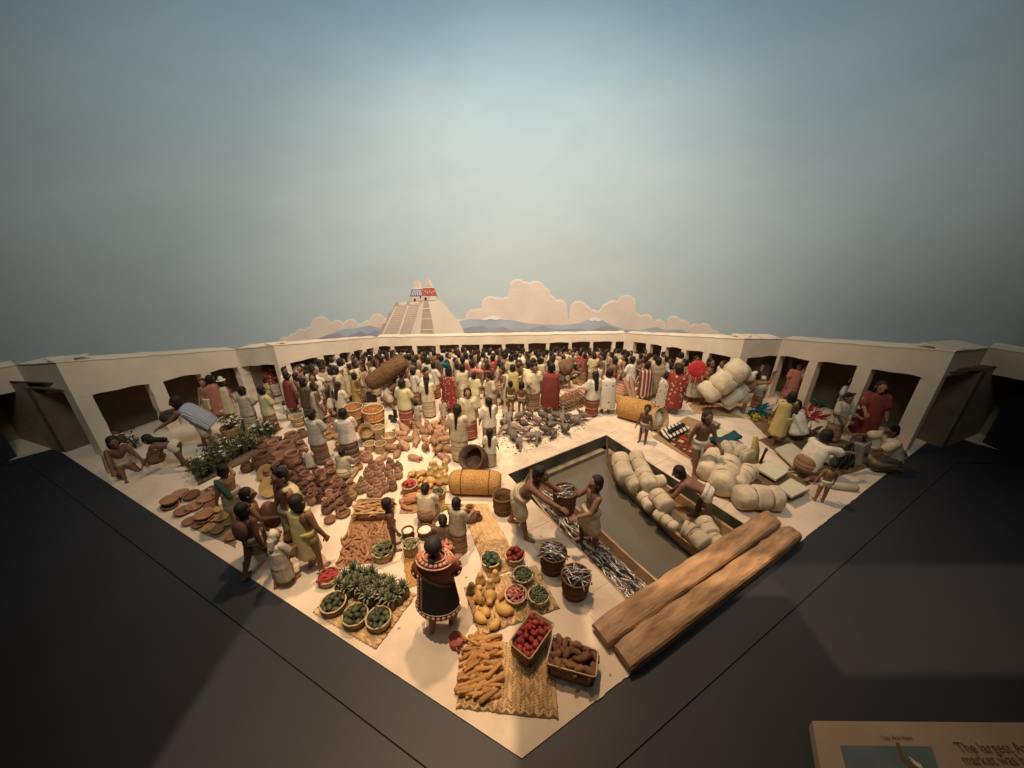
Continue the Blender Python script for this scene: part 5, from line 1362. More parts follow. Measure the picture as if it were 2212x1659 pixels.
ROOT = [root_mesh("root", orange_m, .24, .026, k) for k in range(5)]
PALE = [root_mesh("root", pale_root, .30, .026, k, .12) for k in range(4)]
TUBER = [root_mesh("tuber", tuber_m, .17, .042, k, .3, .18) for k in range(5)]
SWEET = [root_mesh("sweet_potato", sweet_m, .30, .045, k, .2) for k in range(3)]
def cob_mesh(k):
    m = MB(); n = 10; rs = []; L = .235
    for i in range(9):
        t = i / 8; r = .027 * (1.05 - .42 * t) * (.6 if i in (0, 8) else 1) * (1 + (.07 if i % 2 else -.03))
        rs.append([(L * (t - .5), r * (1 + (.09 if j % 2 else -.06)) * math.cos(2 * math.pi * j / n), r * (1 + (.09 if j % 2 else -.06)) * math.sin(2 * math.pi * j / n)) for j in range(n)])
    m.rings(rs); return m.mesh("corn_cob", [corn_m])
COB = [cob_mesh(0)]
TOM = [ball_mesh("tomato", tomato_m, .041, (1, 1, .95)), ball_mesh("tomato", tomato_m, .038, (1, 1.2, .9))]
APP = [ball_mesh("red_fruit", apple_m, .042)]
CHAY = [ball_mesh("green_fruit", chay_m, .047, (1, 1.15, .9))]
AVO = [ball_mesh("avocado", avo_m, .038, (1, 1.55, 1), .0), ball_mesh("avocado", avo_m, .036, (1, 1.4, 1), .0)]
CHIL = [root_mesh("chilli", chili_m, .15, .026, k, .3) for k in range(3)]
PINK = [root_mesh("pink_tuber", pink_m, .085, .018, k, .2) for k in range(3)]
BEAN = [root_mesh("green_bean", bean_m, .19, .009, k, .5, .05, 5) for k in range(4)]
BLADE = [root_mesh("leaf_blade", grass_m, .17, .012, k, .6, .05, 5) for k in range(4)]
def weave_box(m, c4, h, th=.012, flare=.06, rnd_=.12):
    """open plaited box: rounded-corner walls from rim outline c4 (world, at rim height h)"""
    cen = sum((Vector(p) for p in c4), Vector()) / 4; out = []
    for i in range(4):
        p, a, b = Vector(c4[i]), Vector(c4[i - 1]), Vector(c4[(i + 1) % 4])
        for f in (0, .25, .5, .75, 1):
            s0 = p + (a - p) * rnd_ * (1 - f); s1 = p + (b - p) * rnd_ * f
            out.append((s0 + s1 - p) if f not in (0, 1) else (s0 if f == 0 else s1))
    def ring(k, z, wob=0): return [Vector((cen.x + (p.x - cen.x) * k, cen.y + (p.y - cen.y) * k, z + wob * math.sin(i * 1.7))) for i, p in enumerate(out)]
    m.rings([ring(1 - flare, .004), ring(1 - flare * .3, h * .55), ring(1, h, .006), ring(.965, h + .004, .006), ring(.95 - flare * .3, h * .5), ring(.93 - flare, .02)])
    return cen
def basket(r, x, y, rad, h, kind, label, group=None, taper=.82, zb=0.0):
    """round basket whose rim centre shows at the given place"""
    P = G(r, x, y, h + zb); rr = W(r, rad, P); P = Vector((P.x, P.y, zb)); m = MB()
    if kind == 'ribbed':
        m.lathe([(rr * taper, .0), (rr * (taper + .06), h * .3), (rr * .97, h * .8), (rr, h), (rr * .93, h), (rr * .86, h * .6), (rr * taper * .9, .03)], 48, rib=.035); mt, rm = straw_d, rim_d
    else:
        m.lathe([(rr * taper, .0), (rr * (taper + .1), h * .25), (rr * .98, h * .7), (rr, h), (rr * .95, h), (rr * .9, h * .5), (rr * taper * .92, .03)], 28, rib=.008); mt, rm = (straw, rim_m) if kind == 'straw' else (straw_o, rim_m)
    o = link("basket", m.mesh("basket", [mt]), P); tag(o, label, "basket", group)
    q = MB(); q.tube([(rr * .985 * math.cos(2 * math.pi * i / 28), rr * .985 * math.sin(2 * math.pi * i / 28), h + .004 * math.sin(i * 2.1)) for i in range(29)], .013 if kind != 'ribbed' else .014, 6)
    link("rim", q.mesh("rim", [rm]), parent=o)
    if kind == 'ribbed':
        q = MB(); q.tube([(rr * (taper + .10) * math.cos(2 * math.pi * i / 28), rr * (taper + .10) * math.sin(2 * math.pi * i / 28), h * .35) for i in range(29)], .010, 5); link("hoop", q.mesh("hoop", [rm]), parent=o)
    return o, P, rr, h
def heap(B, mes, n, name, cat, label, group, dmin, flat=True, dome=.05, s=1.0, ang=None, depth=.06):
    o, P, rr, h = B; pts = scatter([(math.cos(a) * rr * .80, math.sin(a) * rr * .80) for a in [k * .45 for k in range(14)]], n, dmin)
    for x, y in pts:
        d2 = (x * x + y * y) / (rr * rr)
        p = Vector((P.x + x, P.y + y, P.z + h - depth * .5 + dome * (1 - d2)))
        lay(name, mes, p, rnd.uniform(0, 6.28) if ang is None else rnd.gauss(ang, .35), rnd.gauss(0, .25), rnd.uniform(-.4, .4), s * rnd.uniform(.88, 1.12), label, cat, group)
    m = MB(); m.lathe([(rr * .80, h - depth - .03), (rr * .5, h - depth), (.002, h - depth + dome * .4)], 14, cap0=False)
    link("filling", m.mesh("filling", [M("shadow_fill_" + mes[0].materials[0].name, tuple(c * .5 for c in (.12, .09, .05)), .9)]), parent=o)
GR = lambda s: s
def mat_quad(name, cs, label, group=None, mat=None, th=.012):
    """thin plaited mat, corners at ground"""
    c = [Vector((p.x, p.y, 0)) for p in cs]; n = 14; cen = sum(c, Vector()) / 4; rr = random.Random(len(label)); m = MB()
    e_ = []
    for i in range(4):
        for k in range(n):
            p = c[i].lerp(c[(i + 1) % 4], k / n); e_.append(p + Vector((rr.uniform(-.012, .012), rr.uniform(-.012, .012), 0)))
    m.prism([(p.x - cen.x, p.y - cen.y) for p in e_], .002, th)
    o = link(name, m.mesh(name, [mat or straw], smooth=False), cen); tag(o, label, "mat", group); o["c"] = 1; return o, c, cen
strand_ms = [M("straw_strand_" + str(i), c, .65, .18, 14, rand=.22) for i, c in enumerate([(.56, .39, .20), (.46, .29, .13)])]
def strand_mesh(mt):
    m = MB(); m.rings([[(x, w_ * math.cos(a), .25 * math.sin(a)) for a in [math.pi * j / 4 for j in range(5)]] for x, w_ in ((-.5, .32), (-.3, .5), (.3, .5), (.5, .32))], closed=False, cap0=True, cap1=True)
    return m.mesh("straw_strand", [mt])
STR = [strand_mesh(mt) for mt in strand_ms]
weave_dark = M('mat_gap_shade', (.17, .10, .05), .9, .2, 20, .4, 60)  # mat base coloured dark as the shade in the gaps between strands
def herringbone(o, c, cen, cols, rows, lim=300, near=(0, 1.5), slope=.62):
    """plaited strands in zig-zag columns, each its own small rod; u runs c0->c1, v runs c0->c3"""
    if not o.data.materials[0].name.startswith('mat_straw'): o.data.materials[0] = weave_dark
    cells = []
    for i in range(cols):
        for j in range(rows):
            def bi(u, v): return (c[0] * (1 - u) + c[1] * u) * (1 - v) + (c[3] * (1 - u) + c[2] * u) * v
            u0, u1 = (i + .04) / cols, (i + .96) / cols; v = (j + .5) / rows; dv = slope / rows * (1 if i % 2 else -1)
            v0, v1 = min(.995, max(.005, v - dv)), min(.995, max(.005, v + dv))
            a, b = bi(u0, v0), bi(u1, v1); cells.append((a, b, (bi(0, (j + 1) / rows) - bi(0, j / rows)).length))
    cells.sort(key=lambda t: ((t[0] + t[1]) / 2 - Vector((near[0], near[1], 0))).length)
    rest = MB()
    for k, (a, b, w_) in enumerate(cells):
        d = b - a; L = d.length * 1.02; mid = (a + b) / 2 - cen; an = math.atan2(d.y, d.x)
        if k < lim:
            s = bpy.data.objects.new("straw_strand", STR[k % 5 == 0 or rnd.random() < .25]); C.objects.link(s); s.parent = o
            s.location = (mid.x, mid.y, .013 + rnd.uniform(-.002, .002)); s.rotation_euler = (rnd.uniform(-.12, .12), rnd.uniform(-.02, .02), an); s.scale = (L, w_ * .78, .055)
        else:
            u = d.normalized(); v = Vector((-u.y, u.x, 0))
            rest.rings([[mid + u * (x * L) + v * (w_ * .78 * ww * math.cos(t)) + Z1 * (.013 + .25 * .055 * math.sin(t)) for t in [math.pi * q / 4 for q in range(5)]] for x, ww in ((-.5, .32), (-.3, .5), (.3, .5), (.5, .32))], closed=False, mi=0)
    if rest.v:
        s = link("weave", rest.mesh("weave", [strand_ms[0]]), parent=o); s["kind"] = "stuff"
# ------------------------------------------------------------------ front corner
mo = mat_quad("straw_mat", [G('l', 648, 365), G('l', 1545, 470), G('l', 1605, 1250), G('l', 498, 1128)], "plaited straw mat at the plaza's front corner, under the corn cobs")
herringbone(*mo, 22, 24, slope=.95)
poly = [(p.x, p.y) for p in (G('l', 660, 380), G('l', 920, 395), G('l', 915, 900), G('l', 880, 1040), G('l', 600, 1000), G('l', 610, 700))]
for k, (x, y) in enumerate(scatter(poly, 46, .068) + scatter(poly, 40, .075) + scatter(poly, 26, .09)):
    z = .036 if k < 46 else .07 if k < 86 else .10
    lay("corn_cob", COB, (x, y, z + rnd.uniform(-.01, .01)), rnd.choice([.15, .25, .5, -.12, .75]) + rnd.gauss(0, .2) + (math.pi if rnd.random() < .5 else 0), rnd.gauss(0, .12), 0, rnd.uniform(.9, 1.15), "tan corn cob heaped on the mat at the front corner", "corn cob", "corn cobs on the front mat")
def open_box(cs, h, mt, rm, label, flare=.05):
    m = MB(); c4 = [Vector((p.x, p.y, h)) for p in cs]; cen = weave_box(m, c4, h, flare=flare)
    me = m.mesh("woven_box", [mt]); me.transform(Matrix.Translation((-cen.x, -cen.y, 0))); o = link("woven_box", me, (cen.x, cen.y, 0)); tag(o, label, "box")
    q = MB(); e_ = []
    for i in range(4):
        for k in range(6): e_.append(c4[i].lerp(c4[(i + 1) % 4], .06 + .88 * k / 5))
    q.tube([Vector((p.x - cen.x, p.y - cen.y, h + .006)) * 1 for p in e_ + e_[:1]], .011, 6); link("rim", q.mesh("rim", [rm]), parent=o)
    return o, c4, cen, h
def fill_box(B, mes, n, name, cat, label, group, dmin, z0=-.05, layers=2, ang=None):
    o, c4, cen, h = B; poly = [(cen.x + (p.x - cen.x) * .86, cen.y + (p.y - cen.y) * .86) for p in c4]
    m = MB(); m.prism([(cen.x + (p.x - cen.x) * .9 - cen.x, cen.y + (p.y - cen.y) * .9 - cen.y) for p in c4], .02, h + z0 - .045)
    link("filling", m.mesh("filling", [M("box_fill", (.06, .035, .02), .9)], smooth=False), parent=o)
    for L_ in range(layers):
        for x, y in scatter(poly, n if L_ == 0 else n // 2, dmin * (1 if L_ == 0 else 1.3)):
            lay(name, mes, (x, y, h + z0 + L_ * .04 + rnd.uniform(-.01, .01)), rnd.uniform(0, 6.28) if ang is None else rnd.gauss(ang, .4), rnd.gauss(0, .25), rnd.uniform(-.5, .5), rnd.uniform(.9, 1.12), label, cat, group)
bx = open_box([G('k', 1100, 622, .24), G('k', 1345, 770, .24), G('k', 1078, 1160, .24), G('k', 850, 972, .24)], .24, woven("box_straw", (.46, .31, .18), (.28, .17, .09), 40), rim_m, "plaited straw box filled with red tomatoes at the front")
fill_box(bx, TOM, 44, "tomato", "tomato", "red tomato in the plaited box at the front", "tomatoes in the front box", .066)
bx = open_box([G('k', 1330, 880, .24), G('k', 1815, 1060, .24), G('k', 1792, 1352, .24), G('k', 1252, 1200, .24)], .24, woven("box_straw_dark", (.33, .20, .11), (.20, .115, .06), 40), rim_m, "plaited straw box filled with brown tubers at the front")
fill_box(bx, TUBER, 34, "tuber", "tuber", "brown tuber in the plaited box at the front", "tubers in the front box", .085)
P = G('k', 282, 985); rr = .098
o = lathe_thing("bowl", [(rr * .62, 0), (rr * .85, .03), (rr, .10), (rr * 1.02, .12), (rr * .93, .12), (rr * .8, .05), (rr * .75, .045), (.003, .042)], clay_r, P, "small red clay bowl with a handle by the bordered robe woman's feet", "bowl", n=24)
m = MB(); m.tube([(.02, -rr * .95, .09), (.035, -rr * 1.25, .085), (.05, -rr * 1.2, .05), (.04, -rr * .8, .03)], .013, 6); link("handle", m.mesh("handle", [clay_r]), parent=o)
# ------------------------------------------------------------------ squash mat and its baskets
mo = mat_quad("straw_mat", [G('k', 365, 380), G('k', 1140, 135), G('k', 1395, 600), G('k', 540, 908)], "plaited straw mat under the yellow squashes and small baskets", "straw mats")
herringbone(*mo, 20, 20, slope=.95)
def crook(r, x0, y0, x1, y1, x2, y2, rad, label, mt=squash_m):
    a, b, c = G(r, x0, y0, .05), G(r, x1, y1, .06), G(r, x2, y2, .05); rr = W(r, rad, b); m = MB(); pts = []; rs = []
    for i in range(10):
        t = i / 9; p = a * (1 - t) ** 2 + b * 2 * t * (1 - t) + c * t * t; pts.append(p); rs.append(rr * (.45 + .0 * t) if t < .3 else rr * (.45 + .55 * math.sin(math.pi * .5 * min(1, (t - .3) / .35))) * (1 if t < .85 else .8))
    rs[0] *= .6; rs[-1] *= .45
    cen = sum(pts, Vector()) / 10; m.tube([p - cen + Z1 * .0 for p in pts], rs, 12); o = link("squash", m.mesh("squash", [mt]), Vector((cen.x, cen.y, max(rr, .04) + .015))); return tag(o, label, "squash", "squashes on the mat")
def pear(r, x, y, rad, hh, label, mt=squash_m, group="squashes on the mat"):
    P = G(r, x, y); a = W(r, rad, P); return lathe_thing("gourd", [(a * .5, 0), (a * .92, hh * .12), (a, hh * .3), (a * .85, hh * .48), (a * .52, hh * .62), (a * .55, hh * .78), (a * .5, hh * .92), (a * .15, hh)], mt, P + Z1 * .014, label, "gourd", group, 16)
pear('k', 545, 330, 58, .21, "pear gourd standing at the back of the squash mat, left one"); pear('k', 705, 300, 55, .21, "pear gourd standing at the back of the squash mat, right one")
pear('k', 650, 390, 52, .20, "pear gourd standing in the second row of the squash mat", gourd_m); pear('k', 535, 445, 55, .16, "small pear gourd in front of the left standing gourd"); pear('k', 450, 425, 58, .18, "dark green brown gourd at the left corner of the squash mat", dgourd_m)
crook('k', 470, 530, 510, 520, 560, 500, 78, "plump yellow squash at the left of the mat"); crook('k', 640, 590, 645, 520, 655, 450, 74, "plump yellow squash in the middle of the mat")
crook('k', 730, 530, 700, 650, 900, 640, 60, "yellow crookneck squash lying below the pink basket"); crook('k', 530, 590, 440, 670, 610, 760, 52, "yellow crookneck squash at the mat's lower left, hooked left")
crook('k', 530, 620, 570, 610, 640, 690, 48, "short yellow squash inside the hooked one"); crook('k', 690, 660, 790, 740, 640, 830, 45, "yellow crookneck squash at the lowest point of the mat")
lay("sweet_potato", SWEET, G('k', 785, 430, .06), 1.0, 0, 0, 1.0, "long tan sweet potato beside the pink basket", "sweet potato")
b = basket('k', 1002, 230, 106, .15, 'straw', "small straw basket of dull green beans at the back of the squash mat"); heap(b, BEAN, 46, "green_bean", "bean", "dull green bean in the rear basket of the squash mat", "beans in the rear small basket", .028, ang=.2)
b = basket('k', 925, 440, 116, .13, 'straw', "small straw basket of pink and white tubers on the squash mat"); heap(b, PINK, 36, "pink_tuber", "tuber", "small pink tuber in the basket on the squash mat", "pink tubers in the small basket", .036)
b = basket('k', 1172, 450, 112, .14, 'straw', "small straw basket of coiled green stalks at the right of the squash mat"); heap(b, BEAN, 46, "green_stalk", "stalk", "thin grey green stalk in the right basket of the squash mat", "stalks in the right small basket", .028)
# ------------------------------------------------------------------ long mat with goods, fish baskets
mo = mat_quad("straw_mat", [G('g', 1650, 800), G('g', 1945, 800), G('k', 985, 160), G('k', 632, 280)], "long narrow plaited mat running from the ochre bale towards us", "straw mats", woven("mat_straw", (.42, .27, .12), (.26, .155, .065), 34))
herringbone(*mo, 12, 60, 300)
b = basket('g', 1985, 1390, 108, .17, 'straw', "squarish straw basket of dark green fruit at the long mat's near end"); heap(b, CHAY, 15, "green_fruit", "fruit", "dark green fruit in the squarish basket on the long mat", "green fruit in the squarish basket", .08)
b = basket('h', 472, 1340, 104, .17, 'straw', "round straw basket of red fruit beside the green fruit"); heap(b, APP, 16, "red_fruit", "fruit", "dark red fruit in the round basket by the fish baskets", "red fruit in the round basket", .076, dome=.08)
b = basket('h', 890, 1315, 143, .36, 'ribbed', "brown ribbed basket of dark silver fish, the one further from us"); heap(b, FISH, 30, "fish", "fish", "silver fish in the further ribbed basket on the quay", "fish in the further quay basket", .035, ang=-.25, s=.72)
b = basket('k', 1578, 240, 156, .36, 'ribbed', "brown ribbed basket of bright silver fish, nearest the planks"); heap(b, FISH, 26, "fish", "fish", "silver fish in the nearer ribbed basket on the quay", "fish in the nearer quay basket", .035, s=.72)
b = basket('h', 345, 705, 112, .38, 'ribbed', "deep brown basket with a ragged rim behind the leaning fisherman", taper=.85)
hp = find("man standing in the fish canoe"); pz = on(hp, (-.02, -.42, .90))
bP = at_depth('h', 1020, 640, pz.y); m = None
o, P, rr, hh = basket('h', 1018, 650, 130, .44, 'ribbed', "ribbed basket of fish held up between the two fishermen", zb=max(.2, pz.z - .16)); heap((o, P, rr, hh), FISH, 18, "fish", "fish", "silver fish in the basket held up by the man in the canoe", "fish in the held basket", .04, ang=.1, s=.6)
print("held basket", P, "hand", pz)
bar = straw_barrel("straw_bale", straw_y, 1.02, .235, (.24, .78), G('g', 1815, 720) + Vector((0, .16, .235)), toward((1, -.04, 0)), "ochre straw bale with rounded ends lying behind the long mat", "bale", bulge=.04)
for yy in (660, 805):
    p = G('g', 1520, yy, .04); s = MB(); s.cap((-.07, 0, 0), (.07, 0, 0), .016); tag(link("wooden_peg", s.mesh("wooden_peg", [pale_root]), p), "short pale stick beside the ochre bale, " + ("the upper one" if yy == 660 else "the lower one"), "stick")
p = G('g', 1780, 440); straw_barrel("tilted_basket", M("scorched_clay", (.10, .06, .04), .8, .4, 8, .6, 18), .40, .27, (), p + Vector((.05, .0, .33)), toward((-.22, -.72, .62)), "dark brown basket tilted towards us on the ochre bale's far side", "basket", open_end=True, bulge=.1)
jarp = lambda r_, h_: [(r_ * .45, 0), (r_ * .8, h_ * .12), (r_, h_ * .36), (r_ * .85, h_ * .56), (r_ * .40, h_ * .70), (r_ * .38, h_ * .8), (r_ * .62, h_ * .97), (r_ * .62, h_), (r_ * .50, h_), (r_ * .30, h_ * .80), (r_ * .5, h_ * .5), (.003, h_ * .25)]
bowlp = lambda r_, h_: [(r_ * .4, 0), (r_ * .75, h_ * .25), (r_ * .97, h_ * .75), (r_, h_), (r_ * .92, h_), (r_ * .8, h_ * .5), (r_ * .4, h_ * .22), (.003, h_ * .2)]
dishp = lambda r_, h_: [(r_ * .55, 0), (r_ * .85, h_ * .35), (r_, h_ * .9), (r_, h_), (r_ * .93, h_), (r_ * .6, h_ * .55), (.003, h_ * .5)]
lidp = lambda r_, h_: [(r_ * .5, 0), (r_ * .9, h_ * .15), (r_, h_ * .38), (r_ * .8, h_ * .6), (r_ * .5, h_ * .68), (r_ * .62, h_ * .7), (r_ * .6, h_ * .74), (r_ * .3, h_ * .82), (r_ * .32, h_ * .92), (r_ * .2, h_), (.003, h_)]
potp = lambda r_, h_: [(r_ * .5, 0), (r_ * .88, h_ * .2), (r_, h_ * .45), (r_ * .8, h_ * .75), (r_ * .62, h_ * .86), (r_ * .72, h_), (r_ * .62, h_), (r_ * .5, h_ * .86), (r_ * .75, h_ * .45), (.003, h_ * .15)]
def pot(r, x, y, rad, hk, kind, mt, label, group=None, cat="pot", tilt=0, z=0.0, rz=0, handle=False):
    P = G(r, x, y, z); a = W(r, rad, P); h_ = a * hk; prof = dict(jar=jarp, bowl=bowlp, dish=dishp, lid=lidp, pot=potp)[kind](a, h_)
    nm = dict(jar="clay_jar", bowl="clay_bowl", dish="clay_dish", lid="lidded_jar", pot="clay_pot")[kind]
    if tilt: P = P + Z1 * (a * abs(math.sin(tilt)))
    o = lathe_thing(nm, prof, mt, P, label, cat, group, 18, rot=(tilt, 0, rz) if tilt else None)
    if handle:
        for sd in (-1, 1):
            m = MB(); m.tube([(sd * a * .82, 0, h_ * .58), (sd * a * 1.12, 0, h_ * .62), (sd * a * 1.1, 0, h_ * .42), (sd * a * .95, 0, h_ * .36)], a * .08, 6); link("handle", m.mesh("handle", [mt]), parent=o)
    return o
pot('g', 1765, 985, 78, 2.6, 'jar', clay_d, "tall brown jug at the side of the long mat", handle=True); pot('g', 1848, 975, 46, 2.4, 'jar', clay_d, "small brown jug right of the tall one on the long mat", handle=True); pot('g', 1700, 940, 40, 2.2, 'pot', clay_d, "small brown pot left of the tall jug on the long mat")
# ------------------------------------------------------------------ pineapples and avocados
mo = mat_quad("straw_mat", [G('j', 285, 862), G('j', 700, 470), G('j', 1400, 680), G('j', 975, 1262)], "plaited straw mat under the pineapples and avocado baskets", "straw mats")
herringbone(*mo, 20, 20, slope=.95)
pine_m = M("pineapple_skin", (.12, .095, .05), .7, .4, 26, .9, 34, rand=.2); pine_l = M("pineapple_leaf", (.20, .215, .13), .6, .3, 10, rand=.2)
m = MB(); rs = []
for i in range(9):
    t = i / 8; r_ = .068 * (.62 + .5 * math.sin(math.pi * (.15 + .75 * t))) * (.8 if i in (0, 8) else 1); rs.append([(r_ * (1 + (.07 if (i + j) % 2 else -.04)) * math.cos(2 * math.pi * j / 14), r_ * (1 + (.07 if (i + j) % 2 else -.04)) * math.sin(2 * math.pi * j / 14), .165 * t) for j in range(14)])
m.rings(rs); pine_me = m.mesh("pineapple", [pine_m])
m = MB(); rp_ = random.Random(5)
for k in range(24):
    a = k * 2.4; el = .25 + 1.15 * k / 24; d = Vector((math.cos(a) * math.cos(el), math.sin(a) * math.cos(el), math.sin(el))); s = Vector((-math.sin(a), math.cos(a), 0)); L = .095 + .03 * rp_.random(); b0 = Vector((0, 0, .155)); up_ = d.cross(s)
    tip = b0 + d * L + Z1 * (.02 if k > 12 else -.012); md = b0 + d * L * .5 + Z1 * .012
    m.rings([[b0 + s * .011, b0 - up_ * .004, b0 - s * .011, b0 + up_ * .004], [md + s * .012, md - up_ * .003, md - s * .012, md + up_ * .003], [tip + s * .001, tip - up_ * .001, tip - s * .001, tip + up_ * .001]])
crown_me = m.mesh("crown", [pine_l], smooth=False)
for x, y in ((585, 640), (670, 690), (655, 560), (745, 500), (790, 610), (820, 530), (860, 650), (885, 560), (945, 540), (935, 640), (1005, 620), (1010, 700), (945, 740), (1070, 600), (1095, 690), (1060, 780), (1130, 820), (1210, 760), (1270, 690), (895, 800), (785, 690), (1150, 650), (720, 620), (850, 740), (1160, 740)):
    o = link("pineapple", pine_me, G('j', x, y, .012), rnd.uniform(0, 6), rnd.uniform(.95, 1.2)); tag(o, "pineapple with a spiky grey green crown standing on the pineapple mat", "pineapple", "pineapples on the mat"); link("crown", crown_me, (0, 0, -.03), scale=(1.15, 1.15, 1.25), parent=o)
for x, y, rd, nm in ((500, 750, 132, "left"), (738, 885, 132, "middle"), (990, 915, 132, "right")):
    b = basket('j', x, y, rd, .15, 'straw', f"straw basket of avocados, {nm} of the three on the pineapple mat", "avocado baskets", taper=.78); heap(b, AVO, 15, "avocado", "avocado", f"dark green avocado in the {nm} basket on the pineapple mat", f"avocados in the {nm} basket", .068, dome=.05)
b = basket('j', 450, 462, 112, .12, 'straw', "round straw basket of dark red chillies by the case edge"); heap(b, CHIL, 22, "chilli", "chilli", "dark red chilli in the round basket by the case edge", "chillies in the round basket", .042, ang=.5)
# ------------------------------------------------------------------ root mat
mo = mat_quad("straw_mat", [G('g', 535, 750), G('g', 945, 745), G('g', 925, 1415), G('g', 308, 1492)], "straw mat under the box of pale roots and the orange root heap", "straw mats", woven("mat_straw_b", (.46, .26, .13), (.30, .15, .07), 30))
bx = open_box([G('g', 545, 748, .20), G('g', 945, 738, .20), G('g', 905, 895, .20), G('g', 497, 908, .20)], .20, woven("box_straw_tan", (.36, .21, .11), (.24, .135, .065), 40), rim_m, "plaited box of long pale roots behind the orange root heap")
fill_box(bx, PALE, 22, "root", "root", "long pale root in the plaited box", "pale roots in the box", .06, layers=2, ang=.1)
poly = [(p.x, p.y) for p in (G('g', 500, 1060), G('g', 850, 1050), G('g', 880, 1200), G('g', 720, 1330), G('g', 600, 1440), G('g', 345, 1450), G('g', 410, 1140))]
for k, (x, y) in enumerate(scatter(poly, 95, .082) + scatter([(lerp(p[0], sum(q[0] for q in poly) / 7, .2), lerp(p[1], sum(q[1] for q in poly) / 7, .2)) for p in poly], 65, .085) + scatter([(lerp(p[0], sum(q[0] for q in poly) / 7, .45), lerp(p[1], sum(q[1] for q in poly) / 7, .45)) for p in poly], 30, .1)):
    lay("root", ROOT, (x, y, (.035 if k < 95 else .08 if k < 160 else .12) + rnd.uniform(-.01, .01)), rnd.gauss(2.2, .7), rnd.gauss(0, .2), rnd.uniform(-1, 1), rnd.uniform(.85, 1.2), "rusty orange root in the big heap on the root mat", "root", "orange roots in the heap")
b = basket('g', 812, 1290, 112, .17, 'straw', "straw basket of pale green shoots at the corner of the root mat"); heap(b, BLADE, 44, "leaf_blade", "leaf", "pale green shoot in the basket at the root mat's corner", "shoots in the basket", .03, dome=.09)
b = basket('g', 1110, 1225, 80, .22, 'straw', "squarish straw basket of grey green leaves beside the bare boy", taper=.9); heap(b, BLADE, 26, "leaf_blade", "leaf", "grey green leaf in the squarish basket beside the boy", "leaves in the squarish basket", .03)
flour = M("white_meal", (.72, .66, .54), .95, .06, 8, .3, 30)
for x, y, rd, nm in ((1085, 1080, 62, "smaller, on the left"), (1268, 1070, 78, "larger, on the right")):
    b = basket('g', x, y, rd, .16, 'ribbed', f"tub of white meal in front of the kneeling woman, the {nm}", taper=.85); m = MB(); m.lathe([(b[2] * .88, b[3] - .02), (b[2] * .5, b[3] + .005), (.003, b[3] + .012)], 20, cap0=False); link("meal", m.mesh("meal", [flour]), parent=b[0])
mat_quad("straw_mat", [G('j', 1262, 250), G('j', 1440, 250), G('j', 1420, 575), G('j', 1290, 602)], "narrow straw mat behind the woman in the bordered robe", "straw mats", straw_y)
b = basket('g', 1490, 1255, 84, .2, 'ribbed', "round basket of pink tubers held by the woman with the yellow flower", zb=.35); heap(b, PINK, 18, "pink_tuber", "tuber", "pink tuber in the basket held by the woman with the flower", "pink tubers in the held basket", .042, s=1.4)
# ------------------------------------------------------------------ gourd mat
mat_quad("straw_mat", [G('g', 1090, 450), G('g', 1517, 440), G('g', 1480, 880), G('g', 998, 910)], "straw mat under the pale gourds and the basket of red tomatoes", "straw mats", woven("mat_straw_c", (.42, .26, .13), (.27, .15, .07), 30))
for i, (x, y) in enumerate(((1385, 440), (1485, 440), (1330, 500), (1392, 515), (1450, 495), (1490, 540), (1432, 590), (1500, 575), (1345, 450))):
    pear('g', x, y, 44, .25, "pale round topped gourd standing on the gourd mat", gourd_m, "pale gourds on the gourd mat")
for i, (a, b_, nm) in enumerate((((1105, 510, 1140, 480, 1175, 490), 40, "at the mat's rear left corner"), ((1190, 520, 1220, 470, 1290, 470), 36, "second from the mat's rear left corner"), ((1200, 570, 1215, 540, 1260, 555), 36, "below the rear squashes"), ((1270, 600, 1280, 540, 1390, 580), 44, "long one in the middle of the mat"), ((1190, 620, 1220, 600, 1260, 615), 30, "small one beside the red basket"), ((1290, 625, 1320, 600, 1360, 612), 30, "small one behind the kneeling woman"))):
    crook('g', *a, b_, f"yellow squash on the gourd mat, {nm}")
b = basket('g', 1100, 585, 84, .18, 'straw', "round straw basket of red tomatoes on the gourd mat"); heap(b, TOM, 15, "tomato", "tomato", "red tomato in the basket on the gourd mat", "tomatoes on the gourd mat", .07)
b = basket('g', 1415, 665, 66, .16, 'straw', "straw basket of dark green fruit behind the kneeling woman"); heap(b, CHAY, 9, "green_fruit", "fruit", "dark green fruit in the basket behind the kneeling woman", "green fruit on the gourd mat", .07)
for i, (x, y, a) in enumerate(((1075, 830, -.5), (1130, 690, .45), (1075, 735, .4), (1130, 770, .1), (1095, 660, .3), (1140, 735, .25), (1060, 775, -.2), (1150, 700, .6))):
    lay("sweet_potato", SWEET, G('g', x, y, .05 + .03 * (i % 2)), a, 0, 0, rnd.uniform(.85, 1.1), "tan sweet potato heaped at the left edge of the gourd mat", "sweet potato", "sweet potatoes on the gourd mat")
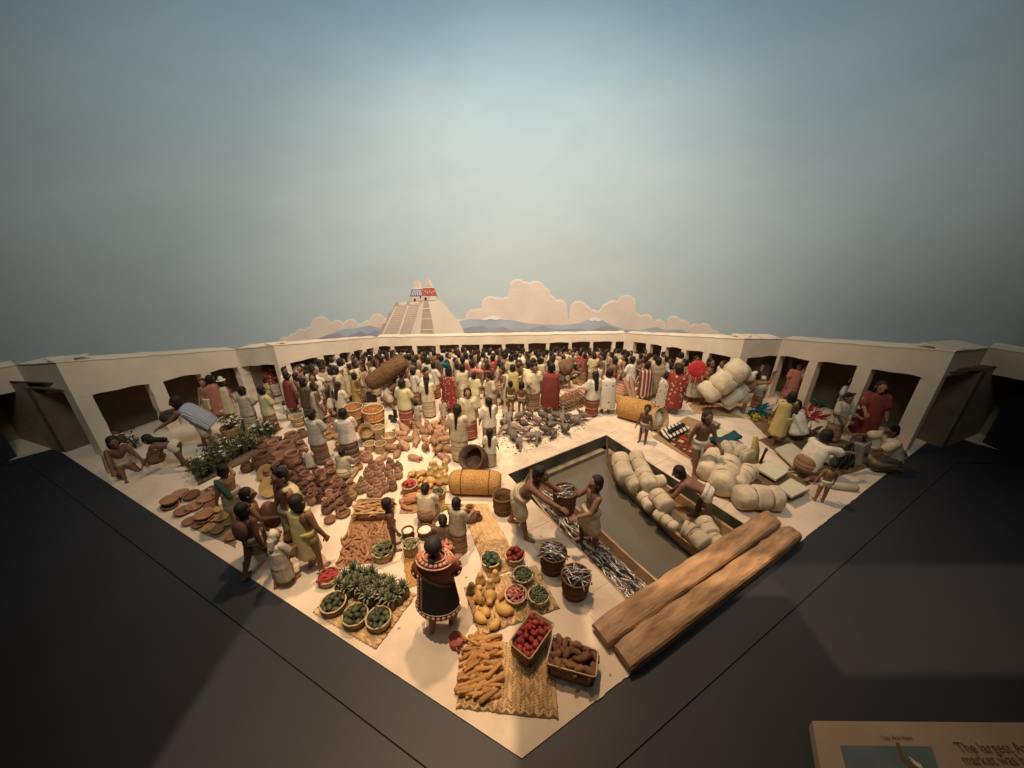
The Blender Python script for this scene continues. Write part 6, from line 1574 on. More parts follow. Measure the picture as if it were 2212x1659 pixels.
# ================================================================== POTTERY ON THE LEFT
mat_quad("straw_mat", [G('f', 470, 900), G('f', 900, 930), G('f', 1005, 1130), G('f', 850, 1272), G('f', 380, 1055)][:2] + [G('f', 870, 1272), G('f', 375, 1055)], "worn straw mat under the clay dishes at the left plaza edge", "straw mats", woven("mat_straw_old", (.30, .22, .13), (.18, .13, .07), 30))
DISHES = [(165, 775, 84, clay, .5), (165, 815, 84, clay_d, .3), (275, 700, 84, clay, .35), (395, 715, 84, clay, .4), (560, 745, 88, clay, .4), (690, 680, 62, clay, .3), (305, 880, 84, clay, .35), (430, 830, 80, clay, .4), (375, 985, 72, clay, .3), (535, 920, 92, clay, .35), (540, 955, 90, clay_d, .3),
          (575, 1060, 68, clay_o, .3), (680, 1090, 62, clay_o, .3), (700, 860, 62, clay_o, .4), (730, 945, 76, clay_o, .4), (800, 1005, 56, clay_o, .3), (830, 1160, 62, clay_d, .3), (600, 810, 70, clay_d, .3), (640, 960, 50, clay_o, .3), (470, 1030, 56, clay_d, .3)]
adj = ["broad", "thick", "worn", "sooty", "smooth", "rough", "shallow", "plain", "heavy", "dull"]
cn_ = {clay.name: "red brown", clay_d.name: "dark brown", clay_o.name: "ochre", clay_r.name: "rose red"}
for k, (x, y, a, mt, hk) in enumerate(DISHES):
    z = .05 if k in (0, 9) else .0
    o = pot('f', x, y + 14, a, hk * 1.4 if a > 66 else .7, 'bowl', mt, f"{cn_[mt.name]} clay dish in the rows at the plaza's left edge", "clay dishes at the left edge", cat="dish", z=z)
for x, y, a, mt, tl in ((1270, 640, 112, clay_o, .75), (1215, 470, 90, clay_o, .7), (1300, 560, 60, clay_o, .9), (745, 590, 62, clay, .5), (550, 640, 60, clay, .0), (620, 610, 66, clay_d, 0)):
    pot('f', x, y + 40, a, .38, 'dish', mt, f"{cn_[mt.name]} clay dish {'leaning towards us' if tl else 'standing flat'} behind the dish rows", "clay dishes leaning by the pot seller", cat="dish", tilt=tl)
BIG = [(1190, 410, 112, 1.75, 'pot', clay_d, "huge round dark pot beside the ochre dishes"), (1000, 440, 66, 1.6, 'pot', clay_d, "round dark pot behind the reaching man's head"), (1340, 380, 100, 1.25, 'bowl', clay_d, "deep stacked bowl in the middle of the pot heap"),
       (1510, 390, 100, 1.8, 'pot', clay_d, "tall dark pot left of the small white robed child"), (1440, 270, 95, 1.7, 'pot', clay, "reddish round pot at the heart of the heap"), (1300, 240, 80, 1.7, 'pot', clay_d, "round pot in the rear of the heap, darker"), (1490, 160, 90, 1.6, 'pot', clay, "reddish pot at the back of the heap"),
       (1640, 560, 72, 1.7, 'pot', clay_d, "dark pot below the white robed child"), (1790, 520, 74, 1.3, 'pot', clay, "squat red pot left of the woman with the braided knot"), (1880, 400, 52, 1.8, 'jar', clay, "small red jar behind the squat pot"), (1770, 640, 76, .6, 'bowl', clay_d, "wide dark bowl in front of the squat pot"),
       (1850, 690, 62, 1.15, 'bowl', clay_d, "dark bowl second from the kneeling potter"), (1960, 690, 60, 2.0, 'jar', clay_d, "upright jar below the kneeling potter"), (2125, 740, 58, 2.2, 'lid', clay_o, "yellowish lidded jar with a handle"), (1860, 890, 62, 2.1, 'jar', clay_d, "tall brown jar near the pale yellow cloak"),
       (2010, 860, 66, 1.7, 'jar', clay, "brown jar in the front of the stack"), (2030, 915, 78, .8, 'pot', clay_d, "squat dark pot lowest in the front stack"), (1890, 990, 62, .8, 'bowl', clay_d, "round bowl standing alone at the front of the pots"), (1430, 640, 56, 2.3, 'jar', clay_d, "slim brown jar between the ochre dish and the pale cloak"),
       (1395, 975, 82, 1.1, 'bowl', clay_d, "dark open pot beside the man in the sheer yellow cloak"), (1450, 1110, 58, 1.4, 'jar', clay_d, "stacked brown jar between the two cloaked men"), (1465, 1210, 66, 1.1, 'bowl', clay_d, "dark bowl below the stacked jar"), (1490, 1340, 62, 1.9, 'pot', clay, "round red pot on the floor beside the crouched bearer"),
       (1245, 560, 48, 1.4, 'pot', clay_d, "little dark pot behind the ochre dishes"), (1560, 600, 50, 1.9, 'jar', clay_d, "slim jar in the middle of the heap")]
for x, y, a, hk, kd, mt, lb in BIG: pot('f', x, y, a, hk, kd, mt, lb, "clay pots of the pot seller", handle=(kd == 'pot' and a > 90))
for k, (x, y) in enumerate(((1640, 650), (1700, 615), (1760, 600), (1830, 610), (1905, 575), (1705, 700), (1655, 740), (1935, 640), (1985, 615), (1870, 655), (1955, 800), (2075, 810), (1920, 840), (1840, 815), (1780, 775), (1995, 770), (1940, 720), (1885, 740), (2050, 690), (1700, 790), (1620, 690), (2120, 640))):
    pot('f', x, y, rnd.uniform(46, 60), rnd.uniform(1.9, 2.4), ('jar', 'jar', 'pot')[k % 3], (clay_d, clay)[k % 2], f"{('dark brown', 'red brown')[k % 2]} narrow necked clay jar in the loose rows in front of the heap", "loose rows of clay jars", cat="jar")
for k, (x, y) in enumerate(((930, 1045), (965, 1130), (905, 1200), (1000, 1200), (985, 1060), (870, 1010), (885, 1110), (930, 1160), (1010, 1120), (590, 1060), (620, 1180), (560, 1180))):
    pot('b', x, y, rnd.uniform(40, 58), rnd.uniform(.7, 1.7), ('bowl', 'pot', 'jar')[k % 3], (clay, clay_o, clay_d)[(k // 2) % 3], "clay vessel crowded between the baskets and the standing women", "vessels behind the pot heap")
taken = [(*(G('f', b[0], b[1]).xy), W('f', b[2], G('f', b[0], b[1]))) for b in BIG]
poly = [(p.x, p.y) for p in (G('f', 1090, 240), G('f', 1180, 150), G('f', 1560, 120), G('f', 1640, 330), G('f', 1900, 330), G('f', 1930, 560), G('f', 1860, 760), G('f', 1640, 760), G('f', 1380, 540), G('f', 1120, 500))]
for x, y in scatter(poly, 130, .165, avoid=[(t[0], t[1], t[2] + .08) for t in taken] + [(p[0], p[1], .2) for p in PEOPLE[:24]]):
    a = rnd.uniform(.085, .145); kd = rnd.choice(['jar', 'jar', 'pot', 'jar', 'bowl']); mt = rnd.choice([clay, clay_d, clay_d]); h_ = a * dict(jar=2.2, pot=1.7, bowl=.9)[kd]
    lathe_thing(dict(jar="clay_jar", pot="clay_pot", bowl="clay_bowl")[kd], dict(jar=jarp, bowl=bowlp, pot=potp)[kd](a, h_), mt, (x, y, 0), f"{cn_[mt.name]} clay {dict(jar='jar', pot='pot', bowl='bowl')[kd]} packed among others in the pot heap", "pot", "clay pots of the pot seller", 16)
LID = [(710, 400), (800, 420), (905, 390), (990, 425), (660, 490), (765, 470), (885, 470), (990, 500), (695, 560), (805, 540), (915, 560), (640, 640), (765, 610), (930, 625), (580, 660), (695, 690), (790, 675), (760, 720), (600, 590), (850, 640)]
for x, y in LID: pot('g', x, y + 18, 50, 2.75, 'lid', M('lid_clay', (.31, .175, .11), .7, .25, 6, .25, 20, rand=.25), "lidded brown clay jar in the close set rows", "lidded jars in rows", cat="jar")
for x, y, a in ((650, 330, 66), (590, 300, 50), (560, 420, 48), (530, 350, 46)): pot('g', x, y, a, 1.5, 'pot', clay, f"red clay pot at the rear of the lidded jars, radius rank {a}".replace(f", radius rank {a}", {66: ", biggest one", 50: ", second biggest", 48: ", in front of the others", 46: ", smallest one"}[a]), "red pots behind the lidded jars")
# baskets of the basket sellers
def tall_basket(r, x, y, rad, h, label):
    P = G(r, x, y); rr = W(r, rad, P); m = MB(); m.lathe([(rr * .74, 0), (rr * .85, h * .4), (rr, h), (rr * .95, h), (rr * .8, h * .4), (rr * .68, .04)], 56, rib=.025)
    o = link("tall_basket", m.mesh("tall_basket", [straw_o]), P); tag(o, label, "basket", "tall orange baskets")
    for t, k in ((1.0, .985), (.62, .925)):
        q = MB(); q.tube([(rr * k * math.cos(2 * math.pi * i / 28), rr * k * math.sin(2 * math.pi * i / 28), h * t) for i in range(29)], .015, 6); link("hoop", q.mesh("hoop", [rim_m]), parent=o)
P = G('b', 1215, 1110); tall_basket('b', 1205, 1095, 98, max(.4, up_to(P, 'b', 1200, 870)), "tall orange cane basket, left one of the pair")
P = G('b', 1410, 1125); tall_basket('b', 1412, 1120, 112, max(.4, up_to(P, 'b', 1410, 885)), "tall orange cane basket, right one of the pair")
basket('b', 1430, 1075, 64, .34, 'straw', "straw basket stacked with another in front of the tall pair"); basket('b', 1452, 1250, 62, .22, 'straw', "round straw basket right of the leaning one", taper=1.0); basket('b', 1545, 1165, 74, .16, 'straw', "low wide straw basket at the right of the basket group")
basket('b', 1335, 1250, 60, .2, 'straw', "straw basket below the leaning basket"); basket('b', 1010, 1240, 46, .18, 'straw', "small straw basket left of the stooping woman in white"); basket('b', 550, 960, 68, .26, 'straw', "round straw basket beside the small boy in white at left"); basket('b', 990, 990, 52, .12, 'straw', "shallow bowl basket between the squatting seller's knees")
m = MB(); m.lathe([(.13, 0), (.17, .04), (.185, .32), (.17, .32), (.15, .05), (.003, .04)], 24, rib=.01); P = G('b', 1310, 1200); tag(link("leaning_basket", m.mesh("leaning_basket", [straw]), P + Z1 * .16, rot=(R(48), 0, R(25))), "straw basket leaning on its side below the tall orange pair", "basket")
stone = M("black_stone", (.02, .024, .022), .35, .3, 8, .2, 16, spec=.5)
for i, (x, y, sx, sz, nm) in enumerate(((1345, 800, 60, .34, "tall one beside the ochre cloth"), (1395, 800, 46, .22, "shorter one beside the ochre cloth"), (1570, 990, 46, .14, "left one near the little dogs"), (1620, 975, 36, .26, "upright one near the little dogs"), (1600, 1020, 60, .10, "lying one near the little dogs"))):
    P = G('b', x, y); s = W('b', sx, P); m = MB(); m.rings([[(s * a * k, s * .7 * b * k, z) for a, b in ((-.5, -.5), (.5, -.45), (.55, .5), (-.45, .5))] for z, k in ((0, 1), (sz * .8, .92), (sz, .7))])
    tag(link("stone_block", m.mesh("stone_block", [stone], smooth=False), P, rnd.uniform(-.5, .5)), f"black stone block, {nm}", "stone", "black stone blocks")
# flowers
leaf_g = M("herb_leaf", (.085, .10, .045), .7, .4, 12, rand=.25); petal = M("white_petal", (.50, .46, .36), .8, .1, 9, rand=.1); stem_g = M("herb_stem", (.07, .07, .035), .8, .3, 12); soil = M("tray_earth", (.14, .10, .06), .95, .3, 9, .5, 20, rand=0)
mat_quad("tray", [G('f', 385, 440), G('f', 1000, 105), G('f', 1185, 235), G('f', 470, 600)], "earthy tray holding the row of flowering herbs", None, soil, .05)
def herb(P, s, fl, label, group):
    o = empty("flowering_herb", P, rnd.uniform(0, 6), s); tag(o, label, "plant", group); rr = random.Random(int(P.x * 991 + P.y * 77)); st = MB(); lf = MB(); bl = MB()
    for k in range(9):
        a = rr.uniform(0, 6.28); t = Vector((math.cos(a) * rr.uniform(.05, .2), math.sin(a) * rr.uniform(.05, .2), rr.uniform(.2, .42))); st.tube([(0, 0, 0), t * .5 + Z1 * .05, t], .006, 4)
        for q in range(20):
            p = t * rr.uniform(.35, 1.0) + Vector((rr.gauss(0, .035), rr.gauss(0, .035), rr.gauss(0, .03))); d = Vector((rr.gauss(0, 1), rr.gauss(0, 1), rr.gauss(.3, .6))).normalized(); u = d.orthogonal().normalized(); L = rr.uniform(.035, .07)
            lf.add([p, p + d * L * .5 + u * L * .28, p + d * L, p + d * L * .5 - u * L * .28 + Z1 * .006], [(0, 1, 2), (0, 2, 3)])
        if k < fl:
            c = t + Z1 * .03
            for q in range(5):
                b = q * 1.257 + a; d = Vector((math.cos(b), math.sin(b), .35)); u = Vector((-math.sin(b), math.cos(b), 0)); bl.add([c, c + d * .02 + u * .016, c + d * .045, c + d * .02 - u * .016], [(0, 1, 2, 3)])
    link("stem", st.mesh("stem", [stem_g]), parent=o); link("foliage", lf.mesh("foliage", [leaf_g], smooth=False), parent=o); link("blossom", bl.mesh("blossom", [petal], smooth=False), parent=o)
for k, (x, y) in enumerate(((430, 480), (520, 520), (490, 430), (590, 470), (570, 370), (670, 420), (650, 310), (750, 370), (740, 260), (840, 320), (820, 210), (930, 270), (920, 160), (1020, 220), (1010, 120), (1100, 190))):
    herb(G('f', x, y, .04), rnd.uniform(.9, 1.15), rnd.choice([1, 1, 2]), "leafy herb with small white flowers in the tray at left", "flowering herbs in the tray")
for k, (x, y) in enumerate(((1170, 130), (1240, 90), (1290, 40), (1210, 30), (1150, 60))): herb(G('f', x, y, .0), 1.0, 5, "flowering herb growing between the tray and the pot heap", "herbs behind the pots")
P = G('a', 1790, 830); o = pot('a', 1790, 835, 62, 1.3, 'bowl', clay_o, "ochre tub of white flowers in front of the seated women"); herb(P + Z1 * .1, 1.25, 8, "bush of white flowers standing in the ochre tub", None)
herb(G('a', 1900, 800), 1.1, 8, "bush of white flowers beside the ochre tub", None); herb(G('a', 1050, 930), 1.1, 6, "bundle of pale herbs by the sitting man at far left", None)
pack_p = G('a', 900, 930); m = MB(); m.ell((0, 0, 0), (.26, .2, .24), n=14, m=10); tag(link("sack", m.mesh("sack", [M("brown_sack", (.13, .075, .045), .8, .2, 6, .4, 18)]), pack_p + Z1 * .22), "round brown sack against the wall behind the sitting man", "sack")
w_ = find("man in a white cape sitting"); pot('a', 1215, 1030, 62, 1.3, 'pot', clay_d, "round clay pot held out by the sitting man at far left")
# ================================================================== LITTLE DOGS
dog_ms = [M("dog_tan", (.37, .215, .125), .7, .28, 7, .2, 20, rand=.2)]
def dog(kind):
    m = MB()
    if kind == 0:    # lying
        m.cap((0, .13, .105), (0, -.12, .11), .112, .095); m.ell((0, .15, .08), (.085, .08, .08)); hd = Vector((.05, -.24, .13))
        m.cap((0, -.12, .11), hd, .055, .05)
        for s in (-1, 1): m.cap((s * .07, .12, .04), (s * .08, -.0, .028), .04, .028); m.cap((s * .055, -.13, .05), (s * .06, -.27, .025), .03, .022)
        m.cap((0, .21, .07), (.09, .27, .03), .022, .012)
    elif kind == 1:  # standing
        m.cap((0, .13, .2), (0, -.12, .205), .10, .098); m.ell((0, -.1, .19), (.08, .09, .09)); hd = Vector((-.02, -.25, .30)); m.cap((0, -.14, .23), hd, .058, .05)
        for s in (-1, 1):
            m.cap((s * .05, -.12, .18), (s * .052, -.12, .09), .035, .026); m.cap((s * .052, -.12, .09), (s * .052, -.13, .02), .024, .022); m.ell((s * .052, -.15, .018), (.022, .035, .018))
            m.cap((s * .05, .13, .18), (s * .055, .10, .11), .045, .032); m.cap((s * .055, .10, .11), (s * .055, .17, .07), .028, .022); m.cap((s * .055, .17, .07), (s * .055, .15, .02), .021, .02); m.ell((s * .055, .125, .018), (.022, .035, .018))
        m.cap((0, .2, .23), (.03, .27, .30), .02, .012)
    else:            # sitting
        m.cap((0, .11, .12), (0, -.06, .22), .125, .088); hd = Vector((.03, -.15, .35)); m.cap((0, -.07, .25), hd, .055, .05)
        for s in (-1, 1): m.cap((s * .07, .10, .08), (s * .085, -.01, .05), .055, .035); m.cap((s * .08, 0, .03), (s * .08, -.09, .022), .028, .022); m.cap((s * .045, -.08, .2), (s * .048, -.12, .03), .032, .024); m.ell((s * .048, -.14, .018), (.022, .034, .018))
        m.cap((0, .18, .06), (.08, .25, .03), .022, .012)
    f = Vector((0, -1, -.12)).normalized(); m.ell(hd, (.056, .062, .055)); m.cap(hd + f * .035, hd + f * .098 - Z1 * .012, .034, .022)
    for s in (-1, 1): m.cap(hd + Vector((s * .035, .012, .035)), hd + Vector((s * .056, .02, .078)), .022, .008, 8)
    me = remesh(m, "dog", .0125, 2); me.materials.append(dog_ms[0]); me.materials.append(eye_m)
    for p in me.polygons:
        for s in (-1, 1):
            if (p.center - (hd + Vector((s * .03, -.052, .018)))).length < .014: p.material_index = 1
        if (p.center - (hd + f * .12)).length < .018: p.material_index = 1
    return me
DOG = [dog(0), dog(1), dog(2)]
dn = ["lying", "standing", "sitting"]
dl_ = [('b', *q) for q in ((1710, 1130), (1800, 1090), (1880, 1085), (1960, 1060), (2050, 1070), (2150, 1050), (1690, 1200), (1750, 1230), (1840, 1180), (1930, 1150), (2000, 1140), (2110, 1130), (1845, 1250), (1940, 1225), (2045, 1215), (2130, 1185), (1710, 1310), (1640, 1380), (1950, 1330), (2050, 1290), (2090, 1360), (2150, 1260), (1820, 1430), (2160, 1440), (1590, 1350), (1470, 1440))]
dl_ += [('c', *q) for q in ((190, 1060), (130, 1150), (60, 1180), (190, 1200), (70, 1290), (110, 1350), (200, 1340), (160, 1430), (60, 1085), (150, 1095))]
for k, q in enumerate(dl_):
    kd = rnd.choices([0, 1, 2], [4, 2, 3])[0]; o = link("dog", DOG[kd], G(*q), rnd.uniform(0, 6.28), (lambda k_: (.78 * k_, .70 * k_, .74 * k_))(rnd.uniform(.85, 1.08))); tag(o, f"small tan hairless dog {dn[kd]} in the pack on the pale floor", "dog", "little dogs for sale")
# ================================================================== BIRDS
bird_m = M("grey_bird", (.20, .165, .13), .75, .3, 16, .3, 40, rand=.25); beak_m = M("bird_beak", (.25, .15, .05), .6, .1, 9, rand=0)
def bird(kind):
    m = MB(); up_ = (.12, .42)[kind % 2]; d = Vector((0, -math.cos(up_), math.sin(up_))); c = Vector((0, 0, .17))
    m.ell(c, (.07, .135, .075), Matrix.Rotation(-up_, 3, 'X'), n=12, m=8)
    t = c - d * .12; m.cap(t, t - d * .2 - Z1 * .02 * (1 - kind % 2), .038, .022, 8, flat=.45)
    nk = c + d * .11 + Z1 * .02
    hd = nk + (Vector((0, -.05, .10)) if kind < 2 else Vector((0, -.10, -.13))); m.cap(nk - d * .02, hd, .04, .026, 8); m.ell(hd, (.032, .038, .03), n=10, m=6); m.cap(hd + Vector((0, -.03, 0)), hd + Vector((0, -.065, -.008)), .012, .005, 6)
    for s in (-1, 1):
        m.ell(c + Vector((s * .058, .02, .01)), (.022, .13, .055), Matrix.Rotation(-up_, 3, 'X'), n=10, m=6); m.cap((s * .032, .0, .12), (s * .036, -.01, .01), .014, .011, 6)
        for a in (-.5, 0, .5): m.cap((s * .036, -.01, .012), (s * .036 + .035 * math.sin(a), -.01 - .04 * math.cos(a), .008), .009, .007, 5)
    me = remesh(m, "turkey", .0115, 2); me.materials.append(bird_m); return me
BIRD = [bird(0), bird(1), bird(2)]
for k, q in enumerate(((810, 960), (860, 1015), (970, 1010), (1070, 1000), (1150, 1060), (1215, 1010), (1300, 1060), (1355, 1010), (1430, 1035), (1500, 1030), (1590, 1040), (1650, 1010), (790, 1090), (835, 1155), (910, 1130), (1030, 1170), (1090, 1230), (1160, 1230), (1235, 1160), (1320, 1200), (1460, 1150), (890, 1220), (960, 1290), (1300, 1115), (1010, 1100), (1550, 1055))):
    kd = rnd.choices([0, 1, 2], [4, 3, 3])[0]; o = link("bird", BIRD[kd], G('c', *q), rnd.uniform(0, 6.28), rnd.uniform(.98, 1.18)); tag(o, f"grey bird {('with level back', 'with raised head', 'pecking at the ground')[kd]} in the flock behind the canal", "bird", "flock of grey birds behind the canal")
flake = M("feed_flake", (.55, .50, .40), .9, .4, 30, rand=0); flake_d = M("feed_dark", (.12, .09, .06), .9, .3, 30, rand=0)
for mt, n in ((flake, 420), (flake_d, 330)):
    m = MB(); poly = [(p.x, p.y) for p in (G('c', 750, 960), G('c', 1100, 950), G('c', 1760, 1060), G('c', 1400, 1220), G('c', 850, 1400), G('c', 740, 1250))]
    for x, y in scatter(poly, n, .03):
        s = rnd.uniform(.012, .035); a = rnd.uniform(0, 6.28); u = Vector((math.cos(a), math.sin(a), 0)) * s; v = Vector((-math.sin(a), math.cos(a), 0)) * s * .6; p = Vector((x, y, .004)); m.rings([[p + u, p + v, p - u, p - v], [p + u * .5 + Z1 * .012, p + v * .5 + Z1 * .014, p - u * .5 + Z1 * .012, p - v * .5 + Z1 * .01]])
    o = link("bird_feed", m.mesh("bird_feed", [mt], smooth=False)); tag(o, ("pale" if mt is flake else "dark") + " feed and feathers strewn under the grey birds", "feed", kind="stuff")
# wooden beams, lattice
beam_m = M("pink_timber", (.46, .25, .16), .75, .2, 4, .4, 12, rand=.15, stretch=(1, 6, 1)); stick_m = M("stick_wood", (.26, .155, .08), .8, .25, 8, rand=.2)
def timber(a, b, w_, label, group, mt=beam_m, rnd_=False):
    d = b - a; L = d.length; m = MB()
    if rnd_: m.cap((0, -L / 2, 0), (0, L / 2, 0), w_, w_ * .85, 10)
    else: m.box((0, 0, 0), (w_, L, w_ * .8))
    o = link("timber", m.mesh("timber", [mt], smooth=rnd_), (a + b) / 2, rot=Vector(d).to_track_quat('Y', 'Z').to_euler()); return tag(o, label, "timber", group)
for k in range(4): timber(G('c', 1400 + 26 * k, 760 - 26 * k, .07 + .0 * k), G('c', 1520 + 30 * k, 790 - 28 * k, .07), .12, f"squared pink timber lying behind the wooden lattice, {['nearest', 'second', 'third', 'rearmost'][k]} of the left stack", "squared timbers")
for k in range(3): timber(G('c', 1600 + 20 * k, 700 - 22 * k, .07), G('c', 1720 + 20 * k, 790 - 30 * k, .07), .12, f"squared pink timber beside the long haired woman, {['nearest', 'second', 'rearmost'][k]} of the right stack", "squared timbers")
for k in range(5): timber(G('d', 190, 560 + 32 * k, .30 - .05 * k), G('d', 330, 610 + 28 * k, .30 - .05 * k), .11, f"pink timber in the stack right of the white figured cloak, {['top', 'second', 'third', 'fourth', 'lowest'][k]} one", "stacked timbers")
yb = G('d', 400, 830).y
timber(at_depth('d', 425, 815, yb), at_depth('d', 330, 560, yb + .3), .07, "long pale pole leaning behind the ochre cylinder, left one", "leaning poles", rnd_=True); timber(at_depth('d', 440, 800, yb), at_depth('d', 395, 540, yb + .3), .065, "long pale pole leaning behind the ochre cylinder, right one", "leaning poles", rnd_=True)
for k, (x, y) in enumerate(((240, 780), (270, 800), (310, 790), (250, 750), (340, 800), (290, 760))): tag(link("stone", ball_mesh("stone", clay_o, .09), G('d', x, y, .07)), "round tan stone at the foot of the stacked timbers", "stone", "round stones by the timbers")
lat = empty("wooden_lattice", G('c', 1520, 850)); tag(lat, "wooden lattice crate of crossed sticks behind the grey birds", "crate")
A4 = [G('c', 1345, 870) - lat.location, G('c', 1600, 760) - lat.location, G('c', 1700, 840) - lat.location, G('c', 1440, 930) - lat.location]
def stick(a, b, r_=.014):
    m = MB(); m.cap(a, b, r_, n=6); link("stick", m.mesh("stick", [stick_m]), parent=lat)
for z in (.05, .16, .27):
    for t in [k / 9 for k in range(10)]: stick(A4[0].lerp(A4[1], t) + Z1 * z, A4[3].lerp(A4[2], t) + Z1 * z)
    for t in [k / 5 for k in range(6)]: stick(A4[0].lerp(A4[3], t) + Z1 * (z + .025), A4[1].lerp(A4[2], t) + Z1 * (z + .025))
for t in [k / 7 for k in range(8)]:
    stick(A4[0].lerp(A4[1], t), A4[0].lerp(A4[1], t) + Z1 * .32); stick(A4[3].lerp(A4[2], t), A4[3].lerp(A4[2], t) + Z1 * .32)
# odd goods in the middle of the crowd
for k in range(9): pot('c', 1560 + 28 * (k % 4), 600 - 34 * (k // 4) + 9 * (k % 3), 26, (1.5, .8, 1.7)[k % 3], ('pot', 'bowl', 'jar')[k % 3], (clay, clay_d, clay_o)[k % 3], "small clay vessel on the open floor in the rear crowd", "small vessels in the rear crowd")
# ================================================================== RIGHT SIDE: cylinder, cloths, bales
m = straw_barrel("straw_cylinder", straw_y, .95, .30, (), G('d', 450, 1010) + Vector((0, .1, .30)), toward((.80, -.58, .05)), "ochre straw cylinder lying behind the bare boy at right", "cylinder", bulge=.03)
P = G('d', 670, 1100); o = straw_barrel("open_basket", straw, .34, .29, (), P + Vector((.0, .1, .26)), toward((.55, -.72, .42)), "round straw basket lying open towards us with white cloth inside", "basket", open_end=True, bulge=.04)
m = MB(); m.ell((0, 0, .02), (.22, .22, .1), n=14, m=8); link("lining", m.mesh("lining", [white]), parent=o)
mo = mat_quad("straw_mat", [G('d', 630, 1185), G('d', 1010, 960), G('d', 1600, 1180), G('d', 1120, 1475)], "straw mat spread with folded cloths behind the man in the white belt", "straw mats", woven("mat_straw_d", (.40, .28, .16), (.25, .165, .085), 40))
red_pat = spotted("red_patterned_cloth", (.30, .05, .03), (.50, .30, .09), 4.0, .86, c3=(.08, .03, .02), metric='MANHATTAN')
def cloth(cs, z0, z1, mt, label, cat="cloth", name="folded_cloth", group=None):
    pts = [Vector((p.x, p.y, 0)) for p in cs]; cen = sum(pts, Vector()) / len(pts); m = MB(); rs = []
    for z, k in ((z0, .985), (z0 + .008, 1), (z1 - .008, 1), (z1, .975)): rs.append([(cen.x + (p.x - cen.x) * k - cen.x, cen.y + (p.y - cen.y) * k - cen.y, z) for p in pts])
    a = (pts[1] - pts[0]).cross(pts[2] - pts[1]).z
    m.rings(rs if a > 0 else [r_[::-1] for r_ in rs]); o = link(name, m.mesh(name, [mt], smooth=False), cen); return tag(o, label, cat, group)
cloth([G('d', 795, 1235), G('d', 960, 1140), G('d', 1340, 1300), G('d', 1105, 1450)], .014, .035, red_pat, "red cloth with yellow stepped figures spread on the mat", name="patterned_cloth")
def stack(r, cs, n, th, mts, lab, z0=.015, gap=.008):
    for k in range(n):
        dx, dy = rnd.uniform(-6, 6), rnd.uniform(-6, 6); q = [G(r, x + dx, y + dy, z0 + k * (th + gap)) for x, y in cs]
        cloth(q, z0 + k * (th + gap), z0 + k * (th + gap) + th, mts[k % len(mts)], lab.format(["lowest", "second", "third", "fourth", "fifth", "top"][k if k < n - 1 else 5]))
bw = banded("black_white_bands", [(.62, .57, .46), (.03, .027, .025)], 0, .12, jit=.004, widths=[0, .62])
pale_c = M("pale_folded_cotton", (.56, .52, .36), .85, .08, 4, .3, 20, rand=.08); grey_c = M("grey_brown_cloth", (.22, .17, .14), .9, .2, 5, .4, 20); blk = M("black_cloth", (.02, .02, .02), .9, .2, 6, .3, 20); teal_c = M("teal_cloth", (.015, .09, .11), .8, .25, 5, .5, 14)
stack('d', [(690, 1120), (905, 1025), (1035, 1090), (800, 1205)], 3, .035, [pale_c, pale_c, bw], "pale folded cloth with black bands, {} of its stack on the mat")
cloth([G('d', 790, 1125, .15), G('d', 960, 1040, .15), G('d', 985, 1060, .15), G('d', 820, 1150, .15)], .145, .20, blk, "folded black cloth lying on the black banded cloth")
stack('d', [(1120, 1040), (1230, 985), (1365, 1050), (1230, 1130)], 3, .045, [grey_c], "grey brown folded cloth, {} of its stack behind the walking man")
stack('d', [(1240, 1170), (1380, 1095), (1460, 1140), (1300, 1220)], 2, .03, [pale_c], "pale folded cloth, {} of its pair beside the teal cloth")
m = MB(); a, b, c = G('d', 1290, 1230, .09), G('d', 1420, 1230, .17), G('d', 1545, 1160, .15); n_ = 12; rs = []
for i in range(n_ + 1):
    t = i / n_; p = a * (1 - t) ** 2 + b * 2 * t * (1 - t) + c * t * t + Z1 * (.03 * math.sin(t * 9)); d = (c - a).normalized(); u = Vector((-d.y, d.x, 0)); rs.append([p + u * (.17 * math.cos(q) * (.8 + .2 * math.sin(t * 7))) + Z1 * (.07 * math.sin(q) + .02 * math.cos(3 * q + 4 * t)) for q in [2 * math.pi * j / 14 for j in range(14)]])
cen = (a + c) / 2; m.rings([[v - cen for v in r_] for r_ in rs]); tag(link("teal_cloth", m.mesh("teal_cloth", [teal_c]), cen), "crumpled teal cloth lying right of the man in the white belt", "cloth")
mat_quad("straw_mat", [G('d', 1025, 835), G('d', 1165, 775), G('d', 1640, 985), G('d', 1085, 925)], "straw mat on the floor under the porter of the great bale", "straw mats", straw)
mat_quad("straw_mat", [G('e', 165, 868), G('e', 470, 760), G('e', 1275, 1005), G('e', 640, 1190)], "brown mat under the kneeling women with the striped cloth", "straw mats", woven("mat_straw_e", (.24, .15, .08), (.14, .085, .045), 40))
mat_quad("straw_mat", [G('i', 1400, 760), G('i', 1620, 560), G('i', 2120, 800), G('i', 1850, 1000)], "brown mat under the folded pale cloths by the white bales", "straw mats", woven("mat_straw_f", (.24, .15, .08), (.14, .085, .045), 42))
BL = "white roped bales beside the canal"
def bale_px(r, pts, rad, z, ropes, label, seed): return soft_bale("bale", [G(r, x, y, z) for x, y in pts], rad, ropes, label, BL, seed=seed)
bale_px('i', [(975, 690), (1040, 590), (1110, 490)], .225, .22, (.30, .62), "white bale standing left in the group, its end towards the walking man's foot", 11)
bale_px('i', [(1150, 850), (1200, 700), (1240, 560)], .255, .25, (.34, .70), "plump white bale nearest the canal, second from the left", 12)
bale_px('i', [(1160, 440), (1290, 440), (1400, 500), (1470, 540)], .22, .30, (.2, .42, .64, .84), "knobbly white bale lying behind the others", 13)
